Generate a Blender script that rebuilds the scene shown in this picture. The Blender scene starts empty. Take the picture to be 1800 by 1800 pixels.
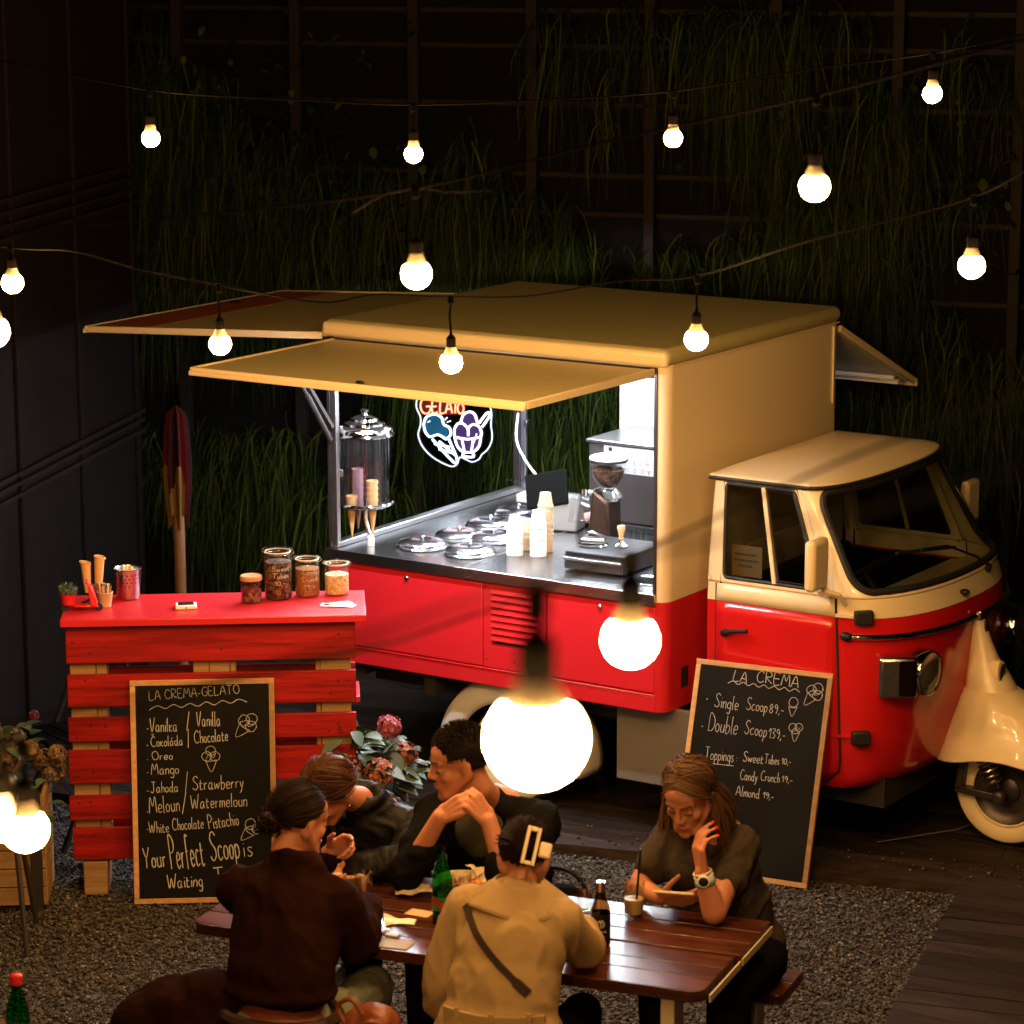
import bpy, math, random
import numpy as np
from mathutils import Vector, Matrix, noise
random.seed(7); rng = np.random.default_rng(7)
R = math.radians
S = bpy.context.scene
COL = S.collection

# ------------------------------------------------------------------ camera, sky, exposure
CAM = Vector((6.1103, -10.6243, 4.0030))
PITCH, YAW, ROLL, FPX = 0.2052, -0.5752, -0.0027, 5201.0        # FPX: focal length in pixels of an 1800 px frame
_fw = Vector((math.sin(YAW)*math.cos(PITCH), math.cos(YAW)*math.cos(PITCH), -math.sin(PITCH)))
_r0 = Vector((math.cos(YAW), -math.sin(YAW), 0)); _u0 = _r0.cross(_fw)
_rt = _r0*math.cos(ROLL) + _u0*math.sin(ROLL); _up = _u0*math.cos(ROLL) - _r0*math.sin(ROLL)
cd = bpy.data.cameras.new('camera'); cam = bpy.data.objects.new('camera', cd); COL.objects.link(cam)
cam.matrix_world = Matrix(((_rt.x, _up.x, -_fw.x, CAM.x), (_rt.y, _up.y, -_fw.y, CAM.y), (_rt.z, _up.z, -_fw.z, CAM.z), (0, 0, 0, 1)))
cd.sensor_width = 36; cd.lens = FPX/1800*36; cd.clip_end = 300; cd.clip_start = 0.05
cd.dof.use_dof = True; cd.dof.focus_distance = 11.8; cd.dof.aperture_fstop = 4.4; cd.dof.aperture_blades = 0
S.camera = cam
w = bpy.data.worlds.new('World'); S.world = w; w.use_nodes = True
bg = w.node_tree.nodes['Background']
bg.inputs['Color'].default_value = (0.30, 0.36, 0.55, 1); bg.inputs['Strength'].default_value = 0.0018     # night sky
S.view_settings.view_transform = 'Standard'; S.view_settings.look = 'None'
S.view_settings.exposure = 0.0; S.view_settings.gamma = 1; S.view_settings.use_curve_mapping = False
S.render.engine = 'CYCLES'
S.cycles.use_denoising = True
S.cycles.max_bounces = 8; S.cycles.transparent_max_bounces = 24; S.cycles.glossy_bounces = 4
S.cycles.diffuse_bounces = 3; S.cycles.transmission_bounces = 8
S.cycles.sample_clamp_indirect = 6.0; S.cycles.caustics_reflective = False; S.cycles.caustics_refractive = False
BULB_E = 1230.0; WARM = (1.0, 0.53, 0.18)
LED_E = 320.0; COOL = (0.86, 0.92, 1.0)
GZ = -0.04                                                     # gravel level; the deck is z = 0

def at(px, py, ax, val):                                       # survey help: where the sight line of a photo point meets a plane
    d = _fw + _rt*((px-900)/FPX) - _up*((py-900)/FPX)
    if ax == 'd': return CAM + d*val
    i = 'xyz'.index(ax)
    return CAM + d*((val-CAM[i])/d[i])
def at_plane(px, py, P0, n):
    d = _fw + _rt*((px-900)/FPX) - _up*((py-900)/FPX)
    return CAM + d*((n.dot(P0-CAM))/n.dot(d))

# ------------------------------------------------------------------ materials
def nn(nt, t, **kw):
    n = nt.nodes.new(t)
    for k, v in kw.items():
        if k in n.inputs: n.inputs[k].default_value = v
        else: setattr(n, k, v)
    return n
def mat(name, col, rough=0.5, metal=0.0, var=0.12, scale=8.0, bump=0.0, bscale=60.0, coat=0.0, spec=0.5, stretch=None, sheen=0.0, rvar=0.08):
    m = bpy.data.materials.new(name); m.use_nodes = True
    nt = m.node_tree; b = nt.nodes['Principled BSDF']; L = nt.links.new
    tc = nn(nt, 'ShaderNodeTexCoord'); src = tc.outputs['Object']
    if stretch:
        mp = nn(nt, 'ShaderNodeMapping'); mp.inputs['Scale'].default_value = stretch
        L(src, mp.inputs['Vector']); src = mp.outputs['Vector']
    nz = nn(nt, 'ShaderNodeTexNoise'); nz.inputs['Scale'].default_value = scale; nz.inputs['Detail'].default_value = 5
    L(src, nz.inputs['Vector'])
    mx = nn(nt, 'ShaderNodeMix', data_type='RGBA')
    lo = [max(0, c*(1-var)) for c in col[:3]]+[1]; hi = [min(1, c*(1+var)) for c in col[:3]]+[1]
    mx.inputs[6].default_value = lo; mx.inputs[7].default_value = hi
    L(nz.outputs['Fac'], mx.inputs[0]); L(mx.outputs[2], b.inputs['Base Color'])
    mr = nn(nt, 'ShaderNodeMapRange'); mr.inputs['To Min'].default_value = max(0.02, rough-rvar); mr.inputs['To Max'].default_value = min(1, rough+rvar)
    nz2 = nn(nt, 'ShaderNodeTexNoise'); nz2.inputs['Scale'].default_value = scale*2.7; nz2.inputs['Detail'].default_value = 4
    L(src, nz2.inputs['Vector']); L(nz2.outputs['Fac'], mr.inputs['Value']); L(mr.outputs['Result'], b.inputs['Roughness'])
    b.inputs['Metallic'].default_value = metal; b.inputs['Specular IOR Level'].default_value = spec
    if coat: b.inputs['Coat Weight'].default_value = coat; b.inputs['Coat Roughness'].default_value = 0.06
    if sheen: b.inputs['Sheen Weight'].default_value = sheen
    if bump:
        nb = nn(nt, 'ShaderNodeTexNoise'); nb.inputs['Scale'].default_value = bscale; nb.inputs['Detail'].default_value = 4
        L(src, nb.inputs['Vector'])
        bp = nn(nt, 'ShaderNodeBump'); bp.inputs['Strength'].default_value = bump; bp.inputs['Distance'].default_value = 0.01
        L(nb.outputs['Fac'], bp.inputs['Height']); L(bp.outputs['Normal'], b.inputs['Normal'])
    return m
def emit(name, col, e):
    m = bpy.data.materials.new(name); m.use_nodes = True; nt = m.node_tree
    for n in list(nt.nodes): nt.nodes.remove(n)
    o = nn(nt, 'ShaderNodeOutputMaterial'); em = nn(nt, 'ShaderNodeEmission')
    em.inputs['Color'].default_value = (*col, 1); em.inputs['Strength'].default_value = e
    nt.links.new(em.outputs[0], o.inputs[0]); return m
def glass(name, tint=(1, 1, 1), ior=1.45, rough=0.02, absorb=0.0):      # thin clear sheet: straight through plus a mirror coat
    m = bpy.data.materials.new(name); m.use_nodes = True; nt = m.node_tree; L = nt.links.new
    for n in list(nt.nodes): nt.nodes.remove(n)
    o = nn(nt, 'ShaderNodeOutputMaterial'); tr = nn(nt, 'ShaderNodeBsdfTransparent'); gl = nn(nt, 'ShaderNodeBsdfGlossy')
    tr.inputs['Color'].default_value = (*tint, 1); gl.inputs['Roughness'].default_value = rough
    fr = nn(nt, 'ShaderNodeFresnel'); ge = nn(nt, 'ShaderNodeNewGeometry'); io = nn(nt, 'ShaderNodeMapRange')     # the sheet has the same index seen from both faces
    io.inputs['To Min'].default_value = ior; io.inputs['To Max'].default_value = 1/ior; L(ge.outputs['Backfacing'], io.inputs['Value']); L(io.outputs[0], fr.inputs['IOR'])
    mx = nn(nt, 'ShaderNodeMixShader'); L(fr.outputs[0], mx.inputs[0]); L(tr.outputs[0], mx.inputs[1]); L(gl.outputs[0], mx.inputs[2])
    L(mx.outputs[0], o.inputs[0]); return m
def wood(name, c1, c2, rough=0.45, axis=0, coat=0.0, dens=1.0, bump=0.15, spec=0.3):
    m = bpy.data.materials.new(name); m.use_nodes = True; nt = m.node_tree; L = nt.links.new; b = nt.nodes['Principled BSDF']
    tc = nn(nt, 'ShaderNodeTexCoord'); mp = nn(nt, 'ShaderNodeMapping')
    sc = [26*dens]*3; sc[axis] = 1.6*dens; mp.inputs['Scale'].default_value = sc
    geo = nn(nt, 'ShaderNodeNewGeometry')
    ad = nn(nt, 'ShaderNodeVectorMath', operation='ADD'); ms = nn(nt, 'ShaderNodeMath', operation='MULTIPLY'); ms.inputs[1].default_value = 37
    L(geo.outputs['Random Per Island'], ms.inputs[0]); L(tc.outputs['Object'], ad.inputs[0]); L(ms.outputs[0], ad.inputs[1])
    L(ad.outputs[0], mp.inputs['Vector'])
    nz = nn(nt, 'ShaderNodeTexNoise'); nz.inputs['Scale'].default_value = 1.6; nz.inputs['Detail'].default_value = 7; nz.inputs['Roughness'].default_value = 0.62
    L(mp.outputs[0], nz.inputs['Vector'])
    cr = nn(nt, 'ShaderNodeValToRGB'); cr.color_ramp.elements[0].position = 0.33; cr.color_ramp.elements[1].position = 0.68
    cr.color_ramp.elements[0].color = (*c1, 1); cr.color_ramp.elements[1].color = (*c2, 1); L(nz.outputs['Fac'], cr.inputs[0])
    hs = nn(nt, 'ShaderNodeHueSaturation'); mv = nn(nt, 'ShaderNodeMapRange'); mv.inputs['To Min'].default_value = 0.62; mv.inputs['To Max'].default_value = 1.3
    L(geo.outputs['Random Per Island'], mv.inputs['Value']); L(mv.outputs[0], hs.inputs['Value']); L(cr.outputs[0], hs.inputs['Color'])
    L(hs.outputs[0], b.inputs['Base Color']); b.inputs['Specular IOR Level'].default_value = spec
    mr = nn(nt, 'ShaderNodeMapRange'); mr.inputs['To Min'].default_value = rough-0.08; mr.inputs['To Max'].default_value = rough+0.14
    L(nz.outputs['Fac'], mr.inputs['Value']); L(mr.outputs[0], b.inputs['Roughness'])
    bp = nn(nt, 'ShaderNodeBump'); bp.inputs['Strength'].default_value = bump; bp.inputs['Distance'].default_value = 0.004
    L(nz.outputs['Fac'], bp.inputs['Height']); L(bp.outputs[0], b.inputs['Normal'])
    if coat: b.inputs['Coat Weight'].default_value = coat; b.inputs['Coat Roughness'].default_value = 0.12
    return m
def speckle(name, cols, scale=60, rough=0.8, bump=0.5, dist=0.004):       # grains, crumbs: voronoi cells each with its own tone
    m = bpy.data.materials.new(name); m.use_nodes = True; nt = m.node_tree; L = nt.links.new; b = nt.nodes['Principled BSDF']
    tc = nn(nt, 'ShaderNodeTexCoord'); v = nn(nt, 'ShaderNodeTexVoronoi'); v.inputs['Scale'].default_value = scale
    L(tc.outputs['Object'], v.inputs['Vector'])
    sx = nn(nt, 'ShaderNodeSeparateColor'); L(v.outputs['Color'], sx.inputs[0])
    cr = nn(nt, 'ShaderNodeValToRGB'); e = cr.color_ramp.elements
    while len(e) < len(cols): e.new(0.5)
    for i, c in enumerate(cols): e[i].position = i/(len(cols)-1); e[i].color = (*c, 1)
    L(sx.outputs[0], cr.inputs[0]); L(cr.outputs[0], b.inputs['Base Color']); b.inputs['Roughness'].default_value = rough; b.inputs['Specular IOR Level'].default_value = 0.15
    bp = nn(nt, 'ShaderNodeBump'); bp.inputs['Strength'].default_value = bump; bp.inputs['Distance'].default_value = dist; bp.invert = True
    L(v.outputs['Distance'], bp.inputs['Height']); L(bp.outputs[0], b.inputs['Normal'])
    return m
def island(name, cols, rough=0.7, bump=0.0, bscale=80, spec=0.4):         # a tone per loose piece (stones, leaves, blades)
    m = bpy.data.materials.new(name); m.use_nodes = True; nt = m.node_tree; L = nt.links.new; b = nt.nodes['Principled BSDF']
    g = nn(nt, 'ShaderNodeNewGeometry'); cr = nn(nt, 'ShaderNodeValToRGB'); e = cr.color_ramp.elements
    while len(e) < len(cols): e.new(0.5)
    for i, c in enumerate(cols): e[i].position = i/(len(cols)-1); e[i].color = (*c, 1)
    L(g.outputs['Random Per Island'], cr.inputs[0]); L(cr.outputs[0], b.inputs['Base Color']); b.inputs['Roughness'].default_value = rough; b.inputs['Specular IOR Level'].default_value = spec
    if bump:
        tc = nn(nt, 'ShaderNodeTexCoord'); nb = nn(nt, 'ShaderNodeTexNoise'); nb.inputs['Scale'].default_value = bscale
        L(tc.outputs['Object'], nb.inputs['Vector']); bp = nn(nt, 'ShaderNodeBump'); bp.inputs['Strength'].default_value = bump
        bp.inputs['Distance'].default_value = 0.004; L(nb.outputs['Fac'], bp.inputs['Height']); L(bp.outputs[0], b.inputs['Normal'])
    return m

M = {}
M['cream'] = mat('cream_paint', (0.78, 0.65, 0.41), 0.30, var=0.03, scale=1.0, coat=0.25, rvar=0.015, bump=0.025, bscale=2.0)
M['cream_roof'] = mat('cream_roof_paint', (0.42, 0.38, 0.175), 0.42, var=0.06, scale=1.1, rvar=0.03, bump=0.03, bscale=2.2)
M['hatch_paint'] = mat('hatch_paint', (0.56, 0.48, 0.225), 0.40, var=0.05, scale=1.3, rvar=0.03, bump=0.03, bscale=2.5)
M['red'] = mat('red_paint', (0.60, 0.016, 0.026), 0.33, var=0.06, scale=1.3, coat=0.2, rvar=0.03, bump=0.025, bscale=2.4)
M['red_cab'] = mat('red_gloss_paint', (0.56, 0.010, 0.012), 0.2, var=0.05, scale=3, coat=0.6, rvar=0.03)
M['orange'] = mat('orange_band_paint', (0.42, 0.10, 0.03), 0.5, var=0.1)
M['sticker'] = mat('grey_white_sticker', (0.34, 0.34, 0.36), 0.5)
M['white_panel'] = mat('white_panel', (0.60, 0.59, 0.56), 0.45, var=0.04)
M['steel'] = mat('brushed_steel', (0.50, 0.50, 0.51), 0.24, 1.0, var=0.1, scale=5, stretch=(1, 14, 14), rvar=0.08)
M['chrome'] = mat('chrome', (0.72, 0.72, 0.73), 0.07, 1.0, var=0.03, rvar=0.03)
M['lid_steel'] = mat('satin_lid_steel', (0.74, 0.75, 0.78), 0.2, 1.0, var=0.04)
M['alu'] = mat('aluminium', (0.62, 0.62, 0.64), 0.34, 1.0, var=0.06)
M['dark_metal'] = mat('dark_frame_metal', (0.06, 0.05, 0.05), 0.4, 0.6)
M['black'] = mat('black_plastic', (0.010, 0.010, 0.011), 0.45, var=0.2, spec=0.3)
M['rubber'] = mat('rubber', (0.010, 0.010, 0.010), 0.6, var=0.2, bump=0.05)
M['under'] = mat('underbody_black', (0.014, 0.013, 0.012), 0.8, var=0.3)
M['grey_panel'] = mat('grey_skirt', (0.16, 0.15, 0.14), 0.6, var=0.12)
M['tyre_white'] = mat('whitewall', (0.70, 0.58, 0.36), 0.6, var=0.08)
M['glass'] = glass('clear_glass', (0.95, 0.97, 0.96), 1.6)
M['car_glass'] = glass('car_glass', (0.44, 0.47, 0.44), 1.85, 0.01)
M['lens'] = glass('lamp_lens', (0.85, 0.82, 0.75), 1.6, 0.05)
M['green_glass'] = glass('green_glass', (0.10, 0.55, 0.16), 1.5)
M['brown_glass'] = glass('brown_glass', (0.36, 0.20, 0.09), 1.5)
M['plastic_clear'] = glass('clear_acrylic', (0.965, 0.965, 0.985), 1.6, 0.08)
M['lid_glass'] = glass('pressed_glass', (0.80, 0.84, 0.84), 2.6, 0.16)
M['led'] = emit('led_light', COOL, LED_E)
M['bulb'] = emit('bulb_glow', WARM, BULB_E)
M['socket'] = mat('socket_rubber', (0.0010, 0.0008, 0.0006), 0.8, spec=0.02)
M['bulb_base'] = mat('bulb_collar', (0.75, 0.66, 0.46), 0.5, var=0.02)
M['cable'] = mat('cable_rubber', (0.0014, 0.0010, 0.0007), 0.7, spec=0.02)
M['pallet_red'] = wood('red_painted_board', (0.13, 0.0025, 0.0025), (0.40, 0.009, 0.009), 0.5, 0, bump=0.35)
M['counter_red'] = mat('red_counter_paint', (0.55, 0.02, 0.028), 0.34, var=0.08, scale=4, bump=0.05, bscale=20)
M['pallet_wood'] = wood('raw_pallet_wood', (0.20, 0.11, 0.045), (0.35, 0.215, 0.095), 0.65, 0, bump=0.3)
M['frame_wood'] = wood('frame_wood', (0.40, 0.22, 0.09), (0.55, 0.33, 0.15), 0.5, 0)
M['chalkboard'] = mat('chalkboard', (0.0075, 0.007, 0.0063), 0.6, var=0.75, scale=4, spec=0.10)
M['chalk'] = mat('chalk', (0.46, 0.44, 0.41), 0.9, var=0.15, scale=300)
M['table_wood'] = wood('varnished_table_wood', (0.022, 0.0055, 0.003), (0.085, 0.021, 0.009), 0.30, 0, coat=0.2, bump=0.08)
M['table_metal'] = mat('cream_table_leg', (0.50, 0.42, 0.28), 0.45)
M['deck'] = wood('deck_board', (0.013, 0.009, 0.007), (0.042, 0.031, 0.024), 0.55, 0, dens=0.7, bump=0.4, spec=0.16)
M['stone'] = island('gravel_stone', [(0.018, 0.015, 0.012), (0.050, 0.044, 0.036), (0.105, 0.093, 0.076), (0.034, 0.029, 0.024), (0.19, 0.172, 0.146)], 0.85, spec=0.1)
M['gravel'] = speckle('gravel_bed', [(0.02, 0.018, 0.016), (0.07, 0.065, 0.058), (0.12, 0.11, 0.10)], 75, 0.9, 0.8, 0.01)
M['blade'] = island('grass_blade', [(0.002, 0.005, 0.001), (0.004, 0.011, 0.001), (0.014, 0.027, 0.0015), (0.003, 0.007, 0.001), (0.034, 0.050, 0.003), (0.006, 0.014, 0.001), (0.056, 0.068, 0.006)], 0.6, spec=0.07)
M['wall_dark'] = mat('dark_wall', (0.005, 0.0045, 0.004), 0.9, var=0.3, scale=2, bump=0.1, bscale=12, spec=0.03)
M['trellis'] = mat('trellis_steel', (0.014, 0.011, 0.009), 0.6, 0.0, spec=0.06)
M['shed'] = mat('dark_cladding', (0.009, 0.007, 0.0065), 0.6, var=0.25, scale=2, spec=0.06)
M['skin'] = mat('skin', (0.43, 0.175, 0.095), 0.48, var=0.10, scale=22, bump=0.10, bscale=260, spec=0.32)
M['skin'].node_tree.nodes['Principled BSDF'].inputs['Subsurface Weight'].default_value = 0.08
M['lip'] = mat('lips', (0.30, 0.065, 0.05), 0.4)
M['eyewhite'] = mat('eye_white', (0.7, 0.66, 0.6), 0.2)
M['iris'] = mat('iris', (0.03, 0.02, 0.015), 0.15)
M['hair_dark'] = island('dark_brown_hair', [(0.006, 0.003, 0.002), (0.016, 0.007, 0.004), (0.012, 0.005, 0.003)], 0.55, spec=0.07)
M['hair_red'] = island('auburn_hair', [(0.030, 0.010, 0.004), (0.075, 0.026, 0.010), (0.048, 0.016, 0.006)], 0.5, spec=0.15)
M['hair_blond'] = island('light_brown_hair', [(0.035, 0.015, 0.006), (0.085, 0.040, 0.016), (0.15, 0.078, 0.032), (0.050, 0.023, 0.010)], 0.5, spec=0.15)
M['hair_black'] = island('black_hair', [(0.006, 0.0035, 0.0025), (0.012, 0.0065, 0.0045)], 0.65, spec=0.10)
M['brown_cloth'] = mat('dark_brown_cloth', (0.016, 0.0052, 0.003), 0.9, var=0.25, scale=14, bump=0.3, bscale=220, spec=0.03)
M['black_cloth'] = mat('black_cloth', (0.006, 0.0055, 0.0055), 0.9, var=0.25, bump=0.25, bscale=200, spec=0.03)
M['leather'] = mat('black_leather', (0.006, 0.005, 0.0045), 0.55, spec=0.18, var=0.2, bump=0.3, bscale=90)
M['trench'] = mat('tan_trench_cloth', (0.36, 0.245, 0.115), 0.85, var=0.10, scale=10, bump=0.25, bscale=260, spec=0.05)
M['grey_tee'] = mat('grey_marl_cloth', (0.040, 0.030, 0.022), 0.9, var=0.35, scale=70, bump=0.2, bscale=240, spec=0.06)
M['denim'] = mat('pale_denim', (0.20, 0.21, 0.15), 0.85, var=0.2, scale=50, bump=0.2, bscale=260, spec=0.06)
M['rust'] = mat('rust_leather', (0.20, 0.050, 0.018), 0.5, var=0.2, bump=0.15)
M['brown_strap'] = mat('dark_leather_strap', (0.035, 0.018, 0.010), 0.5)
M['clip'] = mat('cream_resin', (0.66, 0.53, 0.34), 0.3)
M['paper_white'] = mat('white_paper', (0.80, 0.80, 0.79), 0.6, var=0.03)
M['paper_kraft'] = mat('kraft_paper', (0.50, 0.34, 0.20), 0.7, var=0.06)
M['napkin'] = mat('cream_napkin', (0.68, 0.56, 0.38), 0.85, var=0.05, bump=0.2, bscale=90)
M['wafer'] = mat('wafer_cone', (0.62, 0.36, 0.15), 0.7, var=0.15, scale=40, bump=0.3, bscale=160)
M['pink_wafer'] = mat('pink_wafer', (0.50, 0.30, 0.32), 0.7, var=0.1)
M['gold'] = mat('gold', (0.8, 0.55, 0.2), 0.2, 1.0)
M['leaf'] = island('hydrangea_leaf', [(0.035, 0.062, 0.035), (0.065, 0.105, 0.062), (0.10, 0.14, 0.095), (0.05, 0.085, 0.04)], 0.45)
M['petal_red'] = island('crimson_petal', [(0.20, 0.02, 0.04), (0.32, 0.05, 0.075), (0.38, 0.10, 0.11), (0.15, 0.013, 0.03)], 0.6)
M['petal_rust'] = island('rust_petal', [(0.18, 0.040, 0.022), (0.30, 0.085, 0.042), (0.34, 0.13, 0.065), (0.22, 0.045, 0.032)], 0.6)
M['petal_dry'] = island('dried_petal', [(0.10, 0.055, 0.025), (0.18, 0.11, 0.05), (0.25, 0.16, 0.08)], 0.7)
# ------------------------------------------------------------------ mesh builder and scene tree
def ortho(d):
    d = Vector(d).normalized(); a = Vector((0, 0, 1)) if abs(d.z) < 0.9 else Vector((1, 0, 0))
    x = a.cross(d).normalized(); return x, d.cross(x)
class MB:
    def __init__(s): s.v = []; s.f = []; s.mi = []
    def add(s, vs, fs, mi=0):
        o = len(s.v); s.v += [Vector(p) for p in vs]; s.f += [tuple(i+o for i in f) for f in fs]; s.mi += [mi]*len(fs); return s
    def box(s, lo, hi, mi=0, mx=None):
        (x0, y0, z0), (x1, y1, z1) = lo, hi
        vs = [Vector(p) for p in ((x0,y0,z0),(x1,y0,z0),(x1,y1,z0),(x0,y1,z0),(x0,y0,z1),(x1,y0,z1),(x1,y1,z1),(x0,y1,z1))]
        if mx is not None: vs = [mx @ p for p in vs]
        return s.add(vs, [(0,3,2,1),(4,5,6,7),(0,1,5,4),(1,2,6,5),(2,3,7,6),(3,0,4,7)], mi)
    def bar(s, a, b, wx, wy, upv=(0, 0, 1), mi=0):              # a straight rectangular bar from a to b
        a, b = Vector(a), Vector(b); d = (b-a).normalized(); u = Vector(upv); x = d.cross(u)
        x = x.normalized() if x.length > 1e-4 else ortho(d)[0]; y = x.cross(d).normalized()
        vs = [p + x*(i*wx/2) + y*(j*wy/2) for p in (a, b) for i, j in ((-1,-1),(1,-1),(1,1),(-1,1))]
        return s.add(vs, [(0,1,2,3),(7,6,5,4),(0,4,5,1),(1,5,6,2),(2,6,7,3),(3,7,4,0)], mi)
    def tube(s, path, r, n=8, closed=False, mi=0, caps=True):
        P = [Vector(p) for p in path]; k = len(P); rr = r if hasattr(r, '__len__') else [r]*k
        rings = []; px = None
        for i in range(k):
            a = P[(i-1) % k] if (closed or i) else P[0]; b = P[(i+1) % k] if (closed or i < k-1) else P[-1]
            d = (b-a); d = d.normalized() if d.length > 1e-9 else Vector((0,0,1))
            if px is None: x, y = ortho(d)
            else:
                x = px - d*px.dot(d); x = x.normalized() if x.length > 1e-6 else ortho(d)[0]; y = d.cross(x)
            px = x
            rings.append([P[i] + (x*math.cos(2*math.pi*j/n) + y*math.sin(2*math.pi*j/n))*rr[i] for j in range(n)])
        vs = [p for q in rings for p in q]; fs = []
        for i in range(k if closed else k-1):
            i2 = (i+1) % k
            for j in range(n): fs.append((i*n+j, i*n+(j+1) % n, i2*n+(j+1) % n, i2*n+j))
        if caps and not closed: fs.append(tuple(range(n-1, -1, -1))); fs.append(tuple((k-1)*n+j for j in range(n)))
        return s.add(vs, fs, mi)
    def lathe(s, prof, c=(0,0,0), n=32, axis=(0,0,1), mi=0, squash=(1,1), cap=True):   # prof: (radius, height) pairs, bottom to top
        c = Vector(c); ax = Vector(axis).normalized(); x, y = ortho(ax); o = len(s.v); vs = []; fs = []
        for (r, h) in prof:
            for j in range(n):
                t = 2*math.pi*j/n; vs.append(c + ax*h + x*(r*math.cos(t)*squash[0]) + y*(r*math.sin(t)*squash[1]))
        for i in range(len(prof)-1):
            for j in range(n): fs.append((i*n+j, i*n+(j+1) % n, (i+1)*n+(j+1) % n, (i+1)*n+j))
        if cap and prof[0][0] > 1e-5: fs.append(tuple(range(n-1, -1, -1)))
        if cap and prof[-1][0] > 1e-5: fs.append(tuple((len(prof)-1)*n+j for j in range(n)))
        return s.add(vs, fs, mi)
    def ball(s, c, r, n=16, m=10, mx=None, mi=0):                # ellipsoid; r scalar or triple
        c = Vector(c); r = (r, r, r) if not hasattr(r, '__len__') else r; vs = []; fs = []
        for i in range(m+1):
            a = math.pi*i/m
            for j in range(n):
                t = 2*math.pi*j/n; p = Vector((r[0]*math.sin(a)*math.cos(t), r[1]*math.sin(a)*math.sin(t), -r[2]*math.cos(a)))
                vs.append(c + (mx @ p if mx is not None else p))
        for i in range(m):
            for j in range(n): fs.append((i*n+j, i*n+(j+1) % n, (i+1)*n+(j+1) % n, (i+1)*n+j))
        return s.add(vs, fs, mi)
    def capsule(s, a, ra, b, rb, n=14, mi=0):                    # closed tapered limb with round ends
        a, b = Vector(a), Vector(b); d = b-a; L = d.length
        if L < 1e-6: return s.ball(a, ra, mi=mi)
        d /= L; x, y = ortho(d); prof = []
        for i in range(1, 6): t = math.pi/2*(1-i/5); prof.append((ra*math.cos(t), -ra*math.sin(t)))
        for i in range(1, 4): prof.append((ra+(rb-ra)*i/4, L*i/4))
        for i in range(0, 5): t = math.pi/2*i/5; prof.append((rb*math.cos(t), L+rb*math.sin(t)))
        vs = [a - d*ra]; fs = []
        for (r, h) in prof:
            vs += [a + d*h + x*(r*math.cos(2*math.pi*j/n)) + y*(r*math.sin(2*math.pi*j/n)) for j in range(n)]
        vs.append(b + d*rb); k = len(prof)
        for j in range(n): fs.append((0, 1+(j+1) % n, 1+j))
        for i in range(k-1):
            for j in range(n): fs.append((1+i*n+j, 1+i*n+(j+1) % n, 1+(i+1)*n+(j+1) % n, 1+(i+1)*n+j))
        e = len(vs)-1
        for j in range(n): fs.append((e, 1+(k-1)*n+j, 1+(k-1)*n+(j+1) % n))
        return s.add(vs, fs, mi)
    def chain(s, pts, rs, n=14):
        for i in range(len(pts)-1): s.capsule(pts[i], rs[i], pts[i+1], rs[i+1], n)
        return s
    def prism(s, poly, a, b, mi=0):                              # poly: list of 3-D points of one face; swept by vector a->b
        a, b = Vector(a), Vector(b); n = len(poly); vs = [Vector(p)+a for p in poly] + [Vector(p)+b for p in poly]
        fs = [tuple(range(n-1, -1, -1)), tuple(range(n, 2*n))] + [(i, (i+1) % n, n+(i+1) % n, n+i) for i in range(n)]
        return s.add(vs, fs, mi)
    def grid(s, fn, nu, nv, mi=0, wrap=False):
        vs = [fn(i/(nu-(0 if wrap else 1)), j/(nv-1)) for j in range(nv) for i in range(nu)]; fs = []
        for j in range(nv-1):
            for i in range(nu if wrap else nu-1):
                fs.append((j*nu+i, j*nu+(i+1) % nu, (j+1)*nu+(i+1) % nu, (j+1)*nu+i))
        return s.add(vs, fs, mi)
    def ribbon(s, pts, wdt, nrm, thick=0.0008, mi=0):            # a chalk-like stroke on a plane with normal nrm
        P = [Vector(p) for p in pts]; k = len(P); n = Vector(nrm); vs = []; fs = []
        if k < 2: return s
        for i in range(k):
            d = (P[min(i+1, k-1)]-P[max(i-1, 0)]); d = d.normalized() if d.length > 1e-9 else Vector((1,0,0)); x = n.cross(d)
            w_ = wdt*(0.42+0.28*random.random())/2
            vs += [P[i]+x*w_+n*thick, P[i]-x*w_+n*thick]
        for i in range(k-1): fs.append((2*i, 2*i+1, 2*i+3, 2*i+2))
        return s.add(vs, fs, mi)
    def xf(s, mx): s.v = [mx @ p for p in s.v]; return s
    def mesh(s, name, mats=None):
        me = bpy.data.meshes.new(name); me.from_pydata([tuple(p) for p in s.v], [], s.f)
        if mats:
            for m in mats: me.materials.append(m)
            if len(mats) > 1: me.polygons.foreach_set('material_index', s.mi)
        me.update(); return me
    def build(s, name, m, parent=None, smooth=35, bevel=0.0, seg=2, solid=0.0, sub=0):
        mats = [m] if not isinstance(m, (list, tuple)) else list(m)
        o = bpy.data.objects.new(name, s.mesh(name, mats)); COL.objects.link(o)
        if parent is not None: o.parent = parent
        if solid: q = o.modifiers.new('solid', 'SOLIDIFY'); q.thickness = solid; q.offset = 0
        if bevel: q = o.modifiers.new('bevel', 'BEVEL'); q.width = bevel; q.segments = seg; q.limit_method = 'ANGLE'; q.angle_limit = R(32)
        if sub: q = o.modifiers.new('sub', 'SUBSURF'); q.levels = sub; q.render_levels = sub
        if smooth: shade(o.data, smooth)
        return o
def shade(me, ang=35):
    me.polygons.foreach_set('use_smooth', [True]*len(me.polygons))
    if ang < 180: me.set_sharp_from_angle(angle=R(ang))
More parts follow.
